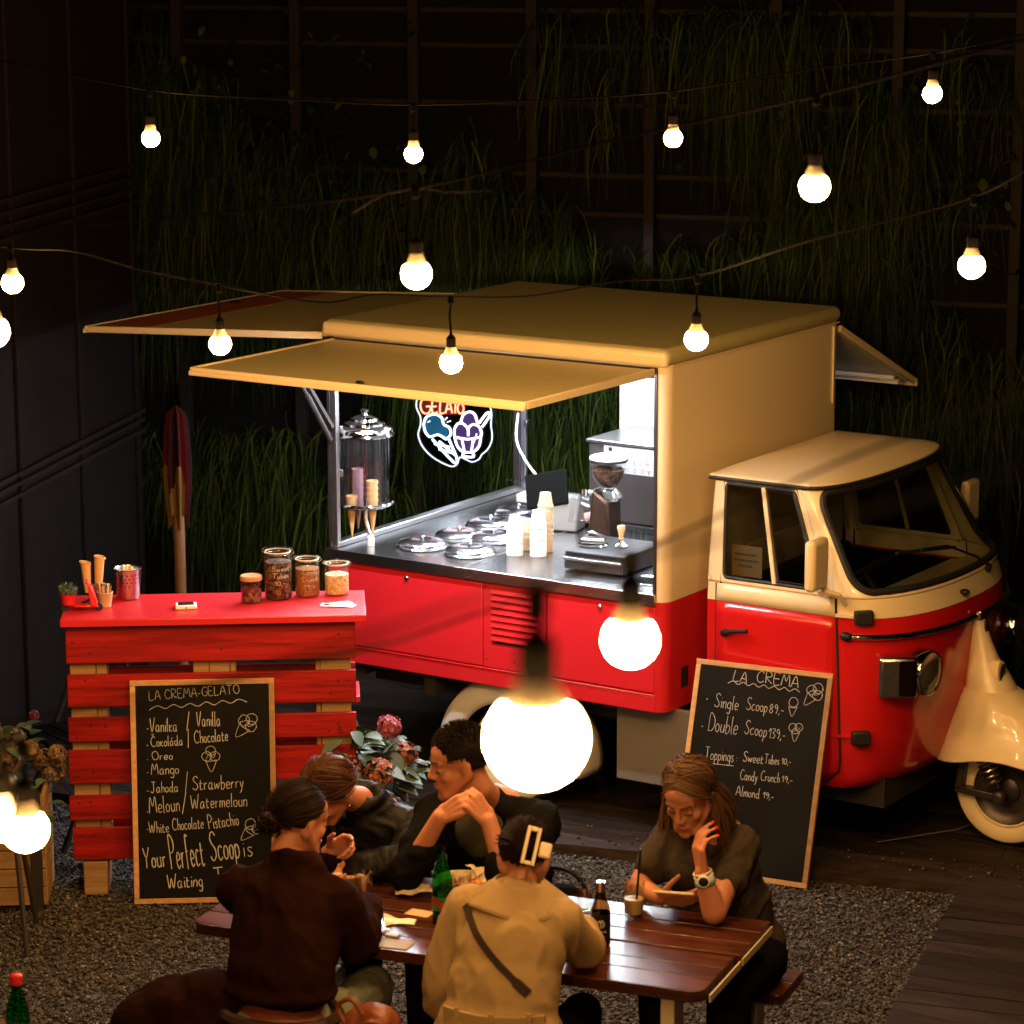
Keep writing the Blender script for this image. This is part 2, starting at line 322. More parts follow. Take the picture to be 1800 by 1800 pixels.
def organic(mb, voxel, smooth=4, fold=0.0, fscale=9.0, seed=0, dirs=(1, 1, 1), zones=()):    # loose overlapping volumes -> one continuous skin
    me = mb.mesh('tmp'); o = bpy.data.objects.new('tmp', me); COL.objects.link(o)
    q = o.modifiers.new('r', 'REMESH'); q.mode = 'VOXEL'; q.voxel_size = voxel
    if smooth: q = o.modifiers.new('s', 'SMOOTH'); q.iterations = smooth; q.factor = 0.5
    dg = bpy.context.evaluated_depsgraph_get(); dg.update(); ev = o.evaluated_get(dg)
    new = bpy.data.meshes.new_from_object(ev, depsgraph=dg)
    bpy.data.objects.remove(o); bpy.data.meshes.remove(me)
    if zones:                                                    # extra relaxing where forms should melt together (faces)
        n = len(new.vertices); co = np.empty(n*3, np.float32); new.vertices.foreach_get('co', co); co = co.reshape(-1, 3).astype(np.float64)
        e = np.empty(len(new.edges)*2, np.int32); new.edges.foreach_get('vertices', e); e = e.reshape(-1, 2)
        for c, r, it in zones:
            wt = np.clip((r-np.linalg.norm(co-np.array(c)[None], axis=1))/(0.25*r), 0, 1)[:, None]*0.5
            deg = np.bincount(e.ravel(), minlength=n)[:, None].clip(1)
            for _ in range(it):
                acc = np.stack([np.bincount(e[:, 0], co[e[:, 1], k], n)+np.bincount(e[:, 1], co[e[:, 0], k], n) for k in range(3)], 1)
                co += wt*(acc/deg-co)
        new.vertices.foreach_set('co', co.astype(np.float32).ravel()); new.update()
    if fold:
        for v in new.vertices:
            p = Vector((v.co.x*dirs[0], v.co.y*dirs[1], v.co.z*dirs[2]))*fscale + Vector((seed*7.3, seed*3.1, 0)); w_ = noise.noise_vector(p*0.5)*0.9
            a_ = noise.noise(p+w_); b_ = noise.noise(p*2.3+w_*2); h = max(-0.22, (0.30-abs(a_)**0.75) + 0.45*(0.28-abs(b_)**0.8))
            v.co += v.normal*(h*fold)
        new.update()
    shade(new, 180); return new
def put(name, me, m, parent=None):
    o = bpy.data.objects.new(name, me); COL.objects.link(o); me.materials.clear()
    for q in (m if isinstance(m, (list, tuple)) else [m]): me.materials.append(q)
    if parent is not None: o.parent = parent
    return o
def tag(o, label, cat, group=None, kind=None):
    if label: o['label'] = label
    if cat: o['category'] = cat
    if group: o['group'] = group
    if kind: o['kind'] = kind
    return o
def thing(name, label, cat, loc=(0,0,0), rz=0.0, group=None):
    o = bpy.data.objects.new(name, None); COL.objects.link(o); o.location = loc; o.rotation_euler = (0, 0, rz); o.empty_display_size = 0.1
    return tag(o, label, cat, group)
def copy_tree(o, parent=None):
    c = o.copy(); COL.objects.link(c)
    if parent is not None: c.parent = parent
    for ch in list(o.children): copy_tree(ch, c)
    return c
def rot(ax, a): return Matrix.Rotation(a, 3, ax)
def smoothpath(pts, k=6):                                        # Catmull-Rom
    P = [Vector(p) for p in pts]; out = []
    for i in range(len(P)-1):
        a = P[max(i-1, 0)]; b = P[i]; c = P[i+1]; d = P[min(i+2, len(P)-1)]
        for j in range(k):
            t = j/k; out.append(0.5*((2*b)+(c-a)*t+(2*a-5*b+4*c-d)*t*t+(3*b-a-3*c+d)*t**3))
    out.append(P[-1]); return out
# ------------------------------------------------------------------ ground, deck, gravel
DA = R(14.5); DX = Vector((math.cos(DA), math.sin(DA), 0)); DY = Vector((-math.sin(DA), math.cos(DA), 0)); DO = Vector((1.325, 0.161, 0))
def dk(a, b, z=0.0): return DO + DX*a + DY*b + Vector((0, 0, z))
g = MB(); g.add([(-40, -40, GZ-0.012), (40, -40, GZ-0.012), (40, 40, GZ-0.012), (-40, 40, GZ-0.012)], [(0, 1, 2, 3)])
tag(g.build('ground', M['gravel'], smooth=0), None, None, kind='structure')
bd = MB()
def board(a0, a1, b0, b1):
    dz = random.uniform(-0.003, 0.002); p = [dk(a0, b0, dz), dk(a1, b0, dz), dk(a1, b1, dz), dk(a0, b1, dz)]
    bd.prism([(q.x, q.y, q.z-0.06) for q in p], (0, 0, 0), (0, 0, 0.06))
bw = 0.138
for i in range(24):
    b0 = i*bw; cuts = [-6.5, -4.1-0.7*(i % 2), -1.9+0.5*(i % 3), 0.9-0.8*(i % 2), 3.2]
    for k in range(len(cuts)-1): board(cuts[k]+0.002, cuts[k+1]-0.002, b0+0.003, b0+bw-0.003)
for i in range(26):                                              # the strip that runs forward on the right of the gravel
    b0 = -(i+1)*bw; board(0.002, 3.2, b0+0.003, b0+bw-0.003)
tag(bd.build('deck', M['deck'], smooth=0), None, None, kind='structure')
# loose gravel: individually shaped little stones
ico = [(0,0,1)] + [(0.894*math.cos(t), 0.894*math.sin(t), 0.447) for t in [2*math.pi*i/5 for i in range(5)]] + \
      [(0.894*math.cos(t), 0.894*math.sin(t), -0.447) for t in [2*math.pi*(i+.5)/5 for i in range(5)]] + [(0,0,-1)]
icf = [(0,i+1,(i+1)%5+1) for i in range(5)] + [(i+1,i+6,(i+1)%5+1) for i in range(5)] + [((i+1)%5+1,i+6,(i+1)%5+6) for i in range(5)] + [(11,(i+1)%5+6,i+6) for i in range(5)]
ico = np.array(ico); icf = np.array(icf)
def scatter(n, name, amin, amax, bmin, bmax, smin=0.0038, smax=0.0090, z0=GZ-0.010):
    a = rng.uniform(amin, amax, n); b = rng.uniform(bmin, bmax, n)
    sz = rng.uniform(smin, smax, n)
    c = np.array(DO)[None] + np.outer(a, np.array(DX)) + np.outer(b, np.array(DY)); c[:, 2] = z0+sz*0.5+rng.uniform(0, 0.007, n)
    V = ico[None]*(1+0.28*rng.standard_normal((n, 12, 1)).clip(-1.5, 1.5)); V = V*np.stack([sz*rng.uniform(.8,1.3,n), sz*rng.uniform(.7,1.1,n), sz*rng.uniform(.5,.85,n)], 1)[:, None]
    th = rng.uniform(0, 6.28, n); cs, sn = np.cos(th), np.sin(th)
    X = V[..., 0]*cs[:, None]-V[..., 1]*sn[:, None]; Y = V[..., 0]*sn[:, None]+V[..., 1]*cs[:, None]
    V = np.stack([X, Y, V[..., 2]], -1) + c[:, None]
    return raw_mesh(name, V.reshape(-1, 3), (icf[None]+12*np.arange(n)[:, None, None]).reshape(-1, 3))
def raw_mesh(name, V, F):
    me = bpy.data.meshes.new(name); k = F.shape[1]
    me.vertices.add(len(V)); me.vertices.foreach_set('co', V.astype(np.float32).ravel())
    me.loops.add(F.size); me.loops.foreach_set('vertex_index', F.astype(np.int32).ravel())
    me.polygons.add(len(F)); me.polygons.foreach_set('loop_start', np.arange(len(F), dtype=np.int32)*k)
    me.update(calc_edges=True); return me
o = put('gravel_stones', scatter(74000, 'gravel_stones', -4.5, -0.01, -3.6, -0.012), M['stone'])
o2 = put('stray_stones', scatter(260, 'stray_stones', -3.5, 0.45, 0.01, 0.32, z0=-0.001), M['stone']); tag(o2, 'a few gravel chips kicked up onto the deck boards', 'gravel', kind='stuff')
tag(o, 'loose grey gravel chips covering the ground under the table', 'gravel', kind='stuff')

# ------------------------------------------------------------------ planted rear wall and its steel trellis
WB = 2.95                                                       # the wall stands this far behind the deck's front edge
WN = -DY
wl = thing('garden_wall', 'tall dark planted wall with a steel trellis behind the ice cream truck', 'wall', dk(0, WB, GZ), DA)
q = MB(); q.box((-7.5, 0.0, 0), (4.5, 0.3, 6.5)); q.build('wall_panel', M['wall_dark'], wl, smooth=0)
for k, px in enumerate((935-208*3, 935-208*2, 935-208, 935, 1143, 1365, 1580, 1795)):
    P = at_plane(px, 100, dk(0, WB-0.07, 0), WN); a = (P-dk(0, WB, GZ)).dot(DX)
    q = MB(); q.box((a-0.028, -0.09, 0), (a+0.028, -0.03, 6.2)); q.build('trellis_post', M['trellis'], wl, bevel=0.004)
for py in (-120, 22, 86, 190, 316, 385, 520):
    P = at_plane(1300, py, dk(0, WB-0.04, 0), WN)
    q = MB(); q.box((-7, -0.03, P.z-GZ-0.012), (4.3, -0.005, P.z-GZ+0.012)); q.build('trellis_rail', M['trellis'], wl, smooth=0)
def blades(n, name, lo, hi, tiers, dens):
    V = []; segs = 6; k = 0; A = np.zeros((n, segs+1, 2, 3)); cnt = 0
    while cnt < n:
        u = rng.uniform(lo, hi); t = rng.integers(0, len(tiers)); z = tiers[t] + rng.normal(0, 0.06)
        f = noise.noise(Vector((u*0.9, z*1.5, 3.3))) + 0.5*noise.noise(Vector((u*2.7, z*2.7, 8.1)))
        if f + rng.uniform(-0.22, 0.22) < dens[t]: continue
        L = rng.uniform(0.24, 0.62)*(0.8+0.6*max(0, f)); wd = rng.uniform(0.0025, 0.006)
        out = rng.uniform(0.10, 0.42)*L*1.4; side = rng.normal(0, 0.16)*L; rise = rng.uniform(-0.02, 0.26)*L; drop = L*rng.uniform(0.75, 1.25)
        s = np.linspace(0, 1, segs+1)
        x = u + side*s + 0.03*np.sin(s*5+u*31); y = -(out*(1-(1-s)**2)) - 0.01; zz = z + rise*4*s*(1-s) - drop*s**2
        w_ = wd*(1-0.85*s**2)
        ang = rng.uniform(-1.2, 1.2); dx, dy = math.cos(ang), math.sin(ang)*0.6
        A[cnt, :, 0] = np.stack([x-w_*dx, y-w_*dy, zz], 1); A[cnt, :, 1] = np.stack([x+w_*dx, y+w_*dy, zz], 1); cnt += 1
    base = np.arange(n)[:, None]*(segs+1)*2; j = np.arange(segs)[None]*2
    F = np.stack([base+j, base+j+1, base+j+3, base+j+2], -1).reshape(-1, 4)
    return raw_mesh(name, A.reshape(-1, 3), F)
tiers = [0.35, 0.62, 0.9, 1.18, 1.46, 1.74, 2.02, 2.30, 2.58, 2.86, 3.14, 3.40]
dens = [0.0, 0.03, 0.08, 0.12, 0.14, 0.14, 0.16, 0.14, 0.16, 0.18, 0.26, 0.42]
o = put('wall_grass', blades(19000, 'wall_grass', -6.2, 1.6, tiers, dens), M['blade'], wl); o['kind'] = 'stuff'
# broad-leaved creepers in the planting
cr = MB()
for k in range(900):
    u = random.choice((-4.3, -4.7, -0.35, -1.35, -3.9)) + random.gauss(0, 0.32); z = {0: 2.9}.get(0) + random.gauss(-0.25, 0.42); sz = random.uniform(0.015, 0.045)
    c = Vector((u, -random.uniform(0.04, 0.26), z)); mx = (rot('Z', random.uniform(0, 6.28)) @ rot('X', random.uniform(-1, 1)))
    cr.add([c+mx@Vector(p)*sz for p in ((-0.1,-1,0),(0.55,-0.25,0.12),(0.4,0.5,0.05),(0,1,-0.1),(-0.4,0.5,0.05),(-0.55,-0.25,0.12))], [(0,1,2,3,4,5)])
o = cr.build('creeper_leaves', M['blade'], wl, smooth=0); o['kind'] = 'stuff'

# ------------------------------------------------------------------ dark clad shed at the left
sc_ = at(243, 720, 'd', 15.5); SA = R(111)
sh = thing('dark_shed', 'dark clad shed side wall with horizontal rails left of the truck', 'shed', (sc_.x, sc_.y, GZ), SA)
q = MB(); q.box((-7.5, 0.0, 0), (0, 3.0, 5.2)); q.build('wall_cladding', M['shed'], sh, smooth=0)
for k in range(9):                                               # vertical cladding boards, proud of the wall
    q = MB(); x = -0.02-k*0.83; q.box((x-0.05, -0.022, 0), (x, -0.002, 5.1)); q.build('batten', M['shed'], sh, bevel=0.004)
zc = sc_.z-GZ
for z in (zc, zc-0.045, zc-0.10, zc+1.10, zc+1.16, zc+1.22, zc+1.28):
    q = MB(); q.bar((-7.3, -0.035, z), (-0.01, -0.035, z), 0.014, 0.02); q.build('rail', M['trellis'], sh)
# ------------------------------------------------------------------ the ice cream three-wheeler
XL, XR, YF, YB = -1.78, 0.0, 0.0, 1.60
ZB, ZC, ZT = 0.57, 1.065, 2.145
tr = thing('food_truck', 'red and cream three wheeled ice cream truck with open serving hatches', 'food truck', (0, 0, 0))
CX = 0.055                                                       # corner radius
def corner_wall(z0, z1, inset=0.0):                              # the bulkhead toward the cab with both rounded corners, in plan
    r = CX; t = 0.025; out = []; inn = []
    out.append((-0.045, YF))
    for i in range(9): a = -math.pi/2+math.pi/2*i/8; out.append((XR-r+r*math.cos(a), YF+r+r*math.sin(a)))
    for i in range(9): a = math.pi/2*i/8; out.append((XR-r+r*math.cos(a), YB-r+r*math.sin(a)))
    out.append((-0.045, YB))
    inn = [(-0.045, YB-t)]
    for i in range(9): a = math.pi/2-math.pi/2*i/8; inn.append((XR-r+(r-t)*math.cos(a), YB-r+(r-t)*math.sin(a)))
    for i in range(9): a = -math.pi/2*i/8; inn.append((XR-r+(r-t)*math.cos(a), YF+r+(r-t)*math.sin(a)))
    inn.append((-0.045, YF+t)); n = len(out); poly = out+inn
    m = MB(); vs = [(x, y, z0) for x, y in poly]+[(x, y, z1) for x, y in poly]; N = len(poly)
    fs = [(i, (i+1) % N, N+(i+1) % N, N+i) for i in range(N)]
    for i in range(n-1): fs.append((N+i, N+i+1, N+N-2-i, N+N-1-i)); fs.append((i+1, i, N-1-i, N-2-i))
    return m.add(vs, fs)
corner_wall(ZB, 1.052).build('lower_body', M['red'], tr)
corner_wall(1.054, 2.075).build('upper_body', M['cream'], tr)
q = MB(); q.box((XL+0.03, YF+0.03, 1.107), (-0.047, YB-0.03, 1.109))
# roof slab with rounded edges
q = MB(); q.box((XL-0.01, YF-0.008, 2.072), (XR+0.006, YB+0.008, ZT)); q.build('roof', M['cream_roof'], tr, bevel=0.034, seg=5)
q = MB(); q.box((XL-0.013, YF-0.014, 2.066), (XR+0.0, YF+0.03, ZT-0.010)); q.build('roof_edge', M['cream'], tr, bevel=0.021, seg=4)
q = MB(); q.bar((0.0085, 0.03, 2.074), (0.0085, YB-0.03, 2.074), 0.004, 0.006); q.bar((0.0035, YB-0.075, 1.70), (0.0035, YB-0.075, 2.06), 0.004, 0.008); q.build('side_seam', M['cream'], tr)
q = MB(); q.box((XL+0.03, YF+0.03, 2.050), (-0.03, YB-0.03, 2.068)); q.build('ceiling', M['white_panel'], tr, smooth=0)
q = MB(); q.box((-0.052, YF+0.035, 1.11), (-0.030, YB-0.035, 2.05)); q.build('inner_wall', M['white_panel'], tr, smooth=0)
# lower body front: sill, doors, louvred vent
q = MB(); q.box((XL, YF+0.012, ZB+0.02), (-0.046, YF+0.05, 1.05)); q.box((XL, YF+0.05, ZB+0.02), (XL+0.03, YB, 1.05)); q.box((XL, YB-0.03, ZB+0.02), (-0.046, YB-0.001, 1.05)); q.build('side_wall', M['red'], tr, smooth=0)
q = MB(); q.box((XL-0.002, YF-0.002, ZB-0.005), (-0.047, YF+0.012, 0.640)); q.build('sill', M['red'], tr, bevel=0.006)
q = MB(); q.box((XL-0.002, YF-0.007, 0.641), (-0.047, YF+0.011, 0.6465)); q.build('sill_trim', M['red'], tr, bevel=0.002)
for x0, x1 in ((XL+0.006, -0.934), (-0.596, -0.050)):
    d = MB(); d.box((x0, YF-0.003, 0.652), (x1, YF+0.0115, 1.031)); d = d.build('locker_door', M['red'], tr, bevel=0.005)
    lk = MB(); xk = -1.34 if x0 < -1 else -0.326; lk.lathe([(0.012, 0), (0.012, 0.006), (0.009, 0.009), (0.003, 0.009), (0.0, 0.004)], (xk, YF-0.003, 1.0), 16, (0, -1, 0)); lk.build('lock', M['chrome'], d)
vp = MB(); x0, x1 = -0.928, -0.602
for lo, hi in (((x0, 0.652), (x0+0.042, 1.031)), ((x1-0.042, 0.652), (x1, 1.031)), ((x0+0.042, 0.652), (x1-0.042, 0.755)), ((x0+0.042, 1.010), (x1-0.042, 1.031))):
    vp.box((lo[0], YF-0.002, lo[1]), (hi[0], YF+0.0115, hi[1]))
vp = vp.build('vent_panel', M['red'], tr, smooth=0)
for k in range(8):
    z = 0.778+k*0.0305; l = MB()
    prof = [(-0.010, 0.000), (-0.001, 0.019), (0.006, 0.022), (0.011, 0.012), (0.004, -0.004)]
    l.prism([(x0+0.043, YF+a, z+b) for a, b in prof], (0, 0, 0), (x1-x0-0.086, 0, 0)); l.build('louvre', M['red'], vp, smooth=40)
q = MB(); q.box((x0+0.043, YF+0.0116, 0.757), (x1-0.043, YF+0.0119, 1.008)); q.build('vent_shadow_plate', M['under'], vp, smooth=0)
for x in (x0+0.014, (x0+x1)/2, x1-0.014):
    for z in (0.69, 1.018): s_ = MB(); s_.lathe([(0.005, 0), (0.004, 0.003), (0, 0.003)], (x, YF-0.002, z), 10, (0, -1, 0)); s_.build('screw', M['steel'], vp)
q = MB(); q.box((0.0006, 0.135, 0.655), (0.004, 0.195, 0.745)); q.build('side_vent', M['dark_metal'], tr, bevel=0.003)
# counter top: steel sheet with turned-down lip, and a raised rear and end rail
q = MB(); q.box((XL-0.006, YF-0.020, 1.040), (-0.046, YF-0.002, 1.092)); q.build('counter_lip', M['steel'], tr, bevel=0.004)
q = MB(); q.box((XL-0.006, YF-0.0015, 1.072), (-0.053, YB-0.02, 1.090)); q.build('counter_top', M['steel'], tr, smooth=0)
q = MB(); q.box((XL+0.062, YF+0.06, 1.0904), (XL+0.066, YB-0.1, 1.0912)); q.box((-1.045, YF+0.02, 1.0904), (-1.037, YB-0.1, 1.0912)); q.build('counter_joint', M['alu'], tr, smooth=0)
q = MB(); q.box((XL-0.004, YF+0.02, 1.091), (XL+0.045, YB-0.03, 1.118)); q.box((XL+0.046, YB-0.075, 1.091), (-0.06, YB-0.03, 1.118)); q.build('counter_rail', M['alu'], tr, bevel=0.006)
# corner posts of the opening
def lpost(x, y, sx, sy, name='corner_post'):
    p = MB(); p.box((x, y, 1.119), (x+0.040*sx, y+0.004*sy, 2.05)); p.box((x, y+0.0045*sy, 1.119), (x+0.004*sx, y+0.040*sy, 2.05)); return p
p = MB(); p.box((XL+0.002, 0.003, 1.093), (XL+0.018, 0.032, 2.064)); p.build('corner_post', M['dark_metal'], tr, bevel=0.002)
p = MB(); p.box((XL+0.019, 0.005, 1.119), (XL+0.052, 0.030, 2.049)); p.build('corner_post', M['alu'], tr, bevel=0.003)
p = MB(); p.box((XL+0.005, YB-0.05, 1.119), (XL+0.045, YB-0.02, 2.049)); p.build('corner_post', M['dark_metal'], tr, bevel=0.003)
p = MB(); p.box((XL+0.046, YB-0.045, 1.119), (XL+0.075, YB-0.025, 2.049)); p.build('corner_post', M['alu'], tr, bevel=0.003)
p = MB(); p.box((-0.062, YF-0.006, 1.06), (-0.046, YF+0.03, 2.066)); p.build('door_jamb', M['dark_metal'], tr, bevel=0.002)
p = MB(); p.box((-1.16, YB-0.045, 1.119), (-0.054, YB-0.012, 2.049)); p.build('rear_jamb_panel', M['white_panel'], tr, smooth=0)
for z in (1.42, 1.62):
    p = MB(); p.box((XL+0.030, 0.0305, z), (XL+0.062, 0.046, z+0.035)); p.box((XL+0.0755, YB-0.06, z), (XL+0.092, YB-0.03, z+0.04)); p.build('hinge', M['steel'], tr, bevel=0.003)
# hatches: framed panels, painted above and white below
def hatch(P, A, B, name, top_m, strip=None, led=True, thick=0.028):          # P hinge corner, A along the hinge, B outwards
    P, A, B = Vector(P), Vector(A), Vector(B); n = A.cross(B).normalized(); n = -n if n.z < 0 else n
    la, lb = A.length, B.length; ua, ub = A/la, B/lb; mx = Matrix((ua, ub, n)).transposed()
    h = MB(); h.box((0.02, 0.02, -thick+0.006), (la-0.02, lb-0.02, 0.0)); h.v = [P+mx@v for v in h.v]
    o = h.build(name, top_m, tr, bevel=0.004)
    fr = MB()
    for lo, hi in (((0, 0.022), (0.018, lb-0.019)), ((la-0.018, 0.022), (la, lb-0.019)), ((0, lb-0.018), (la, lb))):
        fr.box((lo[0], lo[1], -thick), (hi[0], hi[1], 0.0045))
    fr.box((0.0, lb+0.0005, -thick-0.003), (la, lb+0.010, -0.009))
    fr.v = [P+mx@v for v in fr.v]; fr.build('hatch_frame', M['cream'], o, bevel=0.004)
    un = MB(); un.box((0.03, 0.03, -thick+0.001), (la-0.03, lb-0.03, -thick+0.005)); un.v = [P+mx@v for v in un.v]; un.build('hatch_lining', M['white_panel'], o, smooth=0)
    if strip:
        st_ = MB(); st_.box((0.021, lb*strip[0], 0.0008), (la-0.021, lb*strip[1], 0.0018)); st_.v = [P+mx@v for v in st_.v]; st_.build('painted_band', M['orange'], o, smooth=0)
    return o, (lambda a, b, c: P+mx@Vector((a, b, c)))
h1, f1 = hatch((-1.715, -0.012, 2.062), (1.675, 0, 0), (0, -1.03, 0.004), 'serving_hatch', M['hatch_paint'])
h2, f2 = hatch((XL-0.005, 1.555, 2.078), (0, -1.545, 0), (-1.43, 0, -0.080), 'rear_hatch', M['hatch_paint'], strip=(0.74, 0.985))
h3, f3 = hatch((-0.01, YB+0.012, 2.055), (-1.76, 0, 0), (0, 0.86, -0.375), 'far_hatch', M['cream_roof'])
q = MB(); q.bar(f3(0.03, 0.80, -0.052), f3(1.7, 0.80, -0.052), 0.030, 0.022); q.bar(f3(0.03, 0.74, -0.048), f3(1.7, 0.74, -0.048), 0.022, 0.018); q.build('hatch_lining_rail', M['white_panel'], h3)
k = MB(); c = f1(0.86, 1.0, 0.008); k.ball(c, (0.022, 0.012, 0.008)); k.build('hatch_latch', M['black'], h1)
k = MB(); c = f2(0.55, 1.30, 0.008); k.ball(c, (0.03, 0.02, 0.008)); k.build('hatch_latch', M['black'], h2)
# struts that hold the serving hatch
q = MB(); q.bar((-1.745, -0.012, 1.655), (-1.745, -0.30, 2.012), 0.016, 0.030, (1, 0, 0)); q.build('hatch_strut', M['dark_metal'], h1)
q = MB(); q.tube([(-1.735, -0.03, 1.60), (-1.735, -0.34, 2.015)], 0.008, 10); q.tube([(-1.735, -0.03, 1.60), (-1.735, -0.20, 1.83)], 0.012, 10); q.build('gas_spring', M['dark_metal'], h1)
# LED strips under the roof edges
def strip(a, b, wdt, name='led_strip'):
    a, b = Vector(a), Vector(b)
    hs = MB(); hs.bar(a+Vector((0, 0, 0.010)), b+Vector((0, 0, 0.010)), wdt+0.008, 0.010); o = hs.build('led_channel', M['alu'], tr)
    l = MB(); l.bar(a, b, wdt, 0.009); l.build(name, M['led'], o, smooth=0)
strip((-1.66, 1.50, 2.030), (-0.25, 1.50, 2.030), 0.022)
strip((-1.66, 0.75, 2.036), (-0.25, 0.75, 2.036), 0.022)
strip((-1.66, 0.075, 2.036), (-0.25, 0.075, 2.036), 0.022)
strip((-1.66, -0.46, 2.010), (-0.15, -0.46, 2.010), 0.020)
q = MB(); q.box((XL-0.004, -0.0115, 2.020), (-0.063, -0.004, 2.0655)); q.build('hatch_light_stop', M['rubber'], tr, smooth=0)  # added black strip, hides the LED-lit gap between roof edge and hatch
# a thin white flex hanging inside
q = MB(); q.tube(smoothpath([(-1.70, 1.48, 1.50), (-1.52, 1.20, 1.40), (-1.25, 1.02, 1.27), (-0.95, 0.93, 1.21)]), 0.006, 8); q.build('power_flex', M['paper_white'], tr)

# underside: skirt panel, chassis, rear wheel and its arch
q = MB(); q.box((-0.30, 0.10, 0.21), (0.10, 0.125, 0.565)); q.build('skirt_panel', M['grey_panel'], tr, bevel=0.004)
q = MB(); q.box((-1.70, 0.25, 0.43), (0.12, 1.35, 0.555)); q.box((-1.75, 0.06, 0.50), (-1.62, 0.24, 0.566)); q.box((-1.28, 0.04, 0.46), (-1.22, 0.24, 0.566)); q.box((-0.32, 0.30, 0.22), (0.9, 1.29, 0.43)); q.build('chassis', M['under'], tr, smooth=0)
def wheel(c, ax, r=0.232, wdt=0.11, name='wheel'):
    c = Vector(c); o = MB()
    t = [(r*0.62, -wdt*0.42), (r*0.80, -wdt*0.5), (r*0.93, -wdt*0.46), (r, -wdt*0.30), (r*1.005, 0), (r, wdt*0.30), (r*0.93, wdt*0.46), (r*0.80, wdt*0.5), (r*0.62, wdt*0.42)]
    for k in range(len(t)-1): pass
    o.lathe(t, c, 56, ax, cap=False); tyre = o.build('wheel', M['rubber'], tr, smooth=60)
    for sg in (-1, 1):
        wwm = MB(); wwm.lathe([(r*0.63, sg*wdt*0.428), (r*0.74, sg*(wdt*0.49+0.0015)), (r*0.82, sg*(wdt*0.5+0.002)), (r*0.90, sg*(wdt*0.475+0.0025)), (r*0.925, sg*wdt*0.455)], c, 56, ax, cap=False); wwm.build('whitewall', M['tyre_white'], tyre, smooth=60)
    rm = MB(); rm.lathe([(0.02, -wdt*0.2), (r*0.40, -wdt*0.22), (r*0.52, -wdt*0.30), (r*0.60, -wdt*0.44), (r*0.635, -wdt*0.44), (r*0.635, wdt*0.44), (r*0.60, wdt*0.44), (r*0.52, wdt*0.30), (r*0.40, wdt*0.22), (0.02, wdt*0.2)], c, 48, ax, cap=False); rm.build('rim', M['dark_metal'], tyre)
    rl = MB(); rl.tube([c+Vector(ortho(ax)[0])*(r*0.625*math.cos(t))+Vector(ortho(ax)[1])*(r*0.625*math.sin(t))+Vector(ax)*(wdt*0.45) for t in [2*math.pi*i/48 for i in range(48)]], 0.006, 6, closed=True); rl.build('rim_edge', M['tyre_white'], tyre)
    hb = MB(); hb.lathe([(0.055, -wdt*0.3), (0.06, 0), (0.055, wdt*0.3), (0.03, wdt*0.42), (0.0, wdt*0.42)], c, 24, ax); hb.build('hub', M['dark_metal'], tyre)
    return tyre
wheel((-0.845, 0.16, 0.232), (0, -1, 0)); wheel((-0.845, 1.44, 0.232), (0, 1, 0))
def arch(y0, sgn):                                                # rounded mudguard with a white lip
    c = Vector((-0.845, y0, 0.232)); a = MB(); N = 40
    def fn(u, v):
        t = R(-8)+R(196)*u; prof = [(0.262, 0.012), (0.275, 0.0), (0.345, 0.0), (0.375, 0.018), (0.385, 0.05), (0.385, 0.20)]
        i = v*(len(prof)-1); k = min(int(i), len(prof)-2); f = i-k; r_ = prof[k][0]*(1-f)+prof[k+1][0]*f; d = prof[k][1]*(1-f)+prof[k+1][1]*f
        return c + Vector((r_*math.cos(t), sgn*d, r_*math.sin(t)*0.93))
    a.grid(fn, N, 16); return a.build('mudguard', M['white_panel'], tr, solid=0.004, smooth=50)
arch(0.055, 1); arch(1.545, -1)
q = MB(); q.prism([(-0.845+0.258*math.cos(t), 0.30, 0.232+0.24*math.sin(t)) for t in [R(-10)+R(200)*i/24 for i in range(25)]], (0, 0, 0), (0, 0.02, 0)); q.build('wheel_well', M['under'], tr, smooth=0)
# ------------------------------------------------------------------ the cab
CYC = 0.795; XR0 = 0.125
KZ = [(0.300, .70, .16, .575, 2.4), (0.315, .71, .215, .605, 2.4), (0.36, .72, .262, .622, 2.4), (0.45, .72, .295, .634, 2.4), (0.60, .72, .325, .646, 2.4), (0.80, .72, .350, .654, 2.4),
      (0.99, .72, .360, .655, 2.4), (1.065, .72, .347, .654, 2.35), (1.145, .718, .318, .648, 2.3), (1.30, .650, .258, .630, 2.35), (1.45, .586, .203, .610, 2.4), (1.585, .525, .155, .588, 2.5)]
def kz(z):
    for a, b in zip(KZ, KZ[1:]):
        if z <= b[0]: f = max(0, (z-a[0])/(b[0]-a[0])); return [a[i]*(1-f)+b[i]*f for i in range(1, 5)]
    return list(KZ[-1][1:])
def cab(u, z, off=0.0):                                          # u 0..1 near side, 1..3 round the nose (t = -90..90), 3..4 far side
    xc, a, b, p = kz(z)
    if u <= 1: P = Vector((XR0+(xc-XR0)*u, CYC-b, z)); n = Vector((0, -1, 0))
    elif u >= 3: P = Vector((xc+(XR0-xc)*(u-3), CYC+b, z)); n = Vector((0, 1, 0))
    else:
        t = (u-2)*math.pi/2; c, s = max(0.0, math.cos(t)), math.sin(t)
        P = Vector((xc+a*c**(2/p), CYC+b*math.copysign(abs(s)**(2/p), s), z)); n = Vector((b*max(c, 1e-4)**(2-2/p), a*math.copysign(max(abs(s), 1e-4)**(2-2/p), s), 0)).normalized()
    return P + n*off
def cab_grid(u0, u1, z0, z1, nu, nv, off=0.0):
    m = MB(); m.grid(lambda a, b: cab(u0+(u1-u0)*a, z0+(z1-z0)*b, off), nu, nv); return m
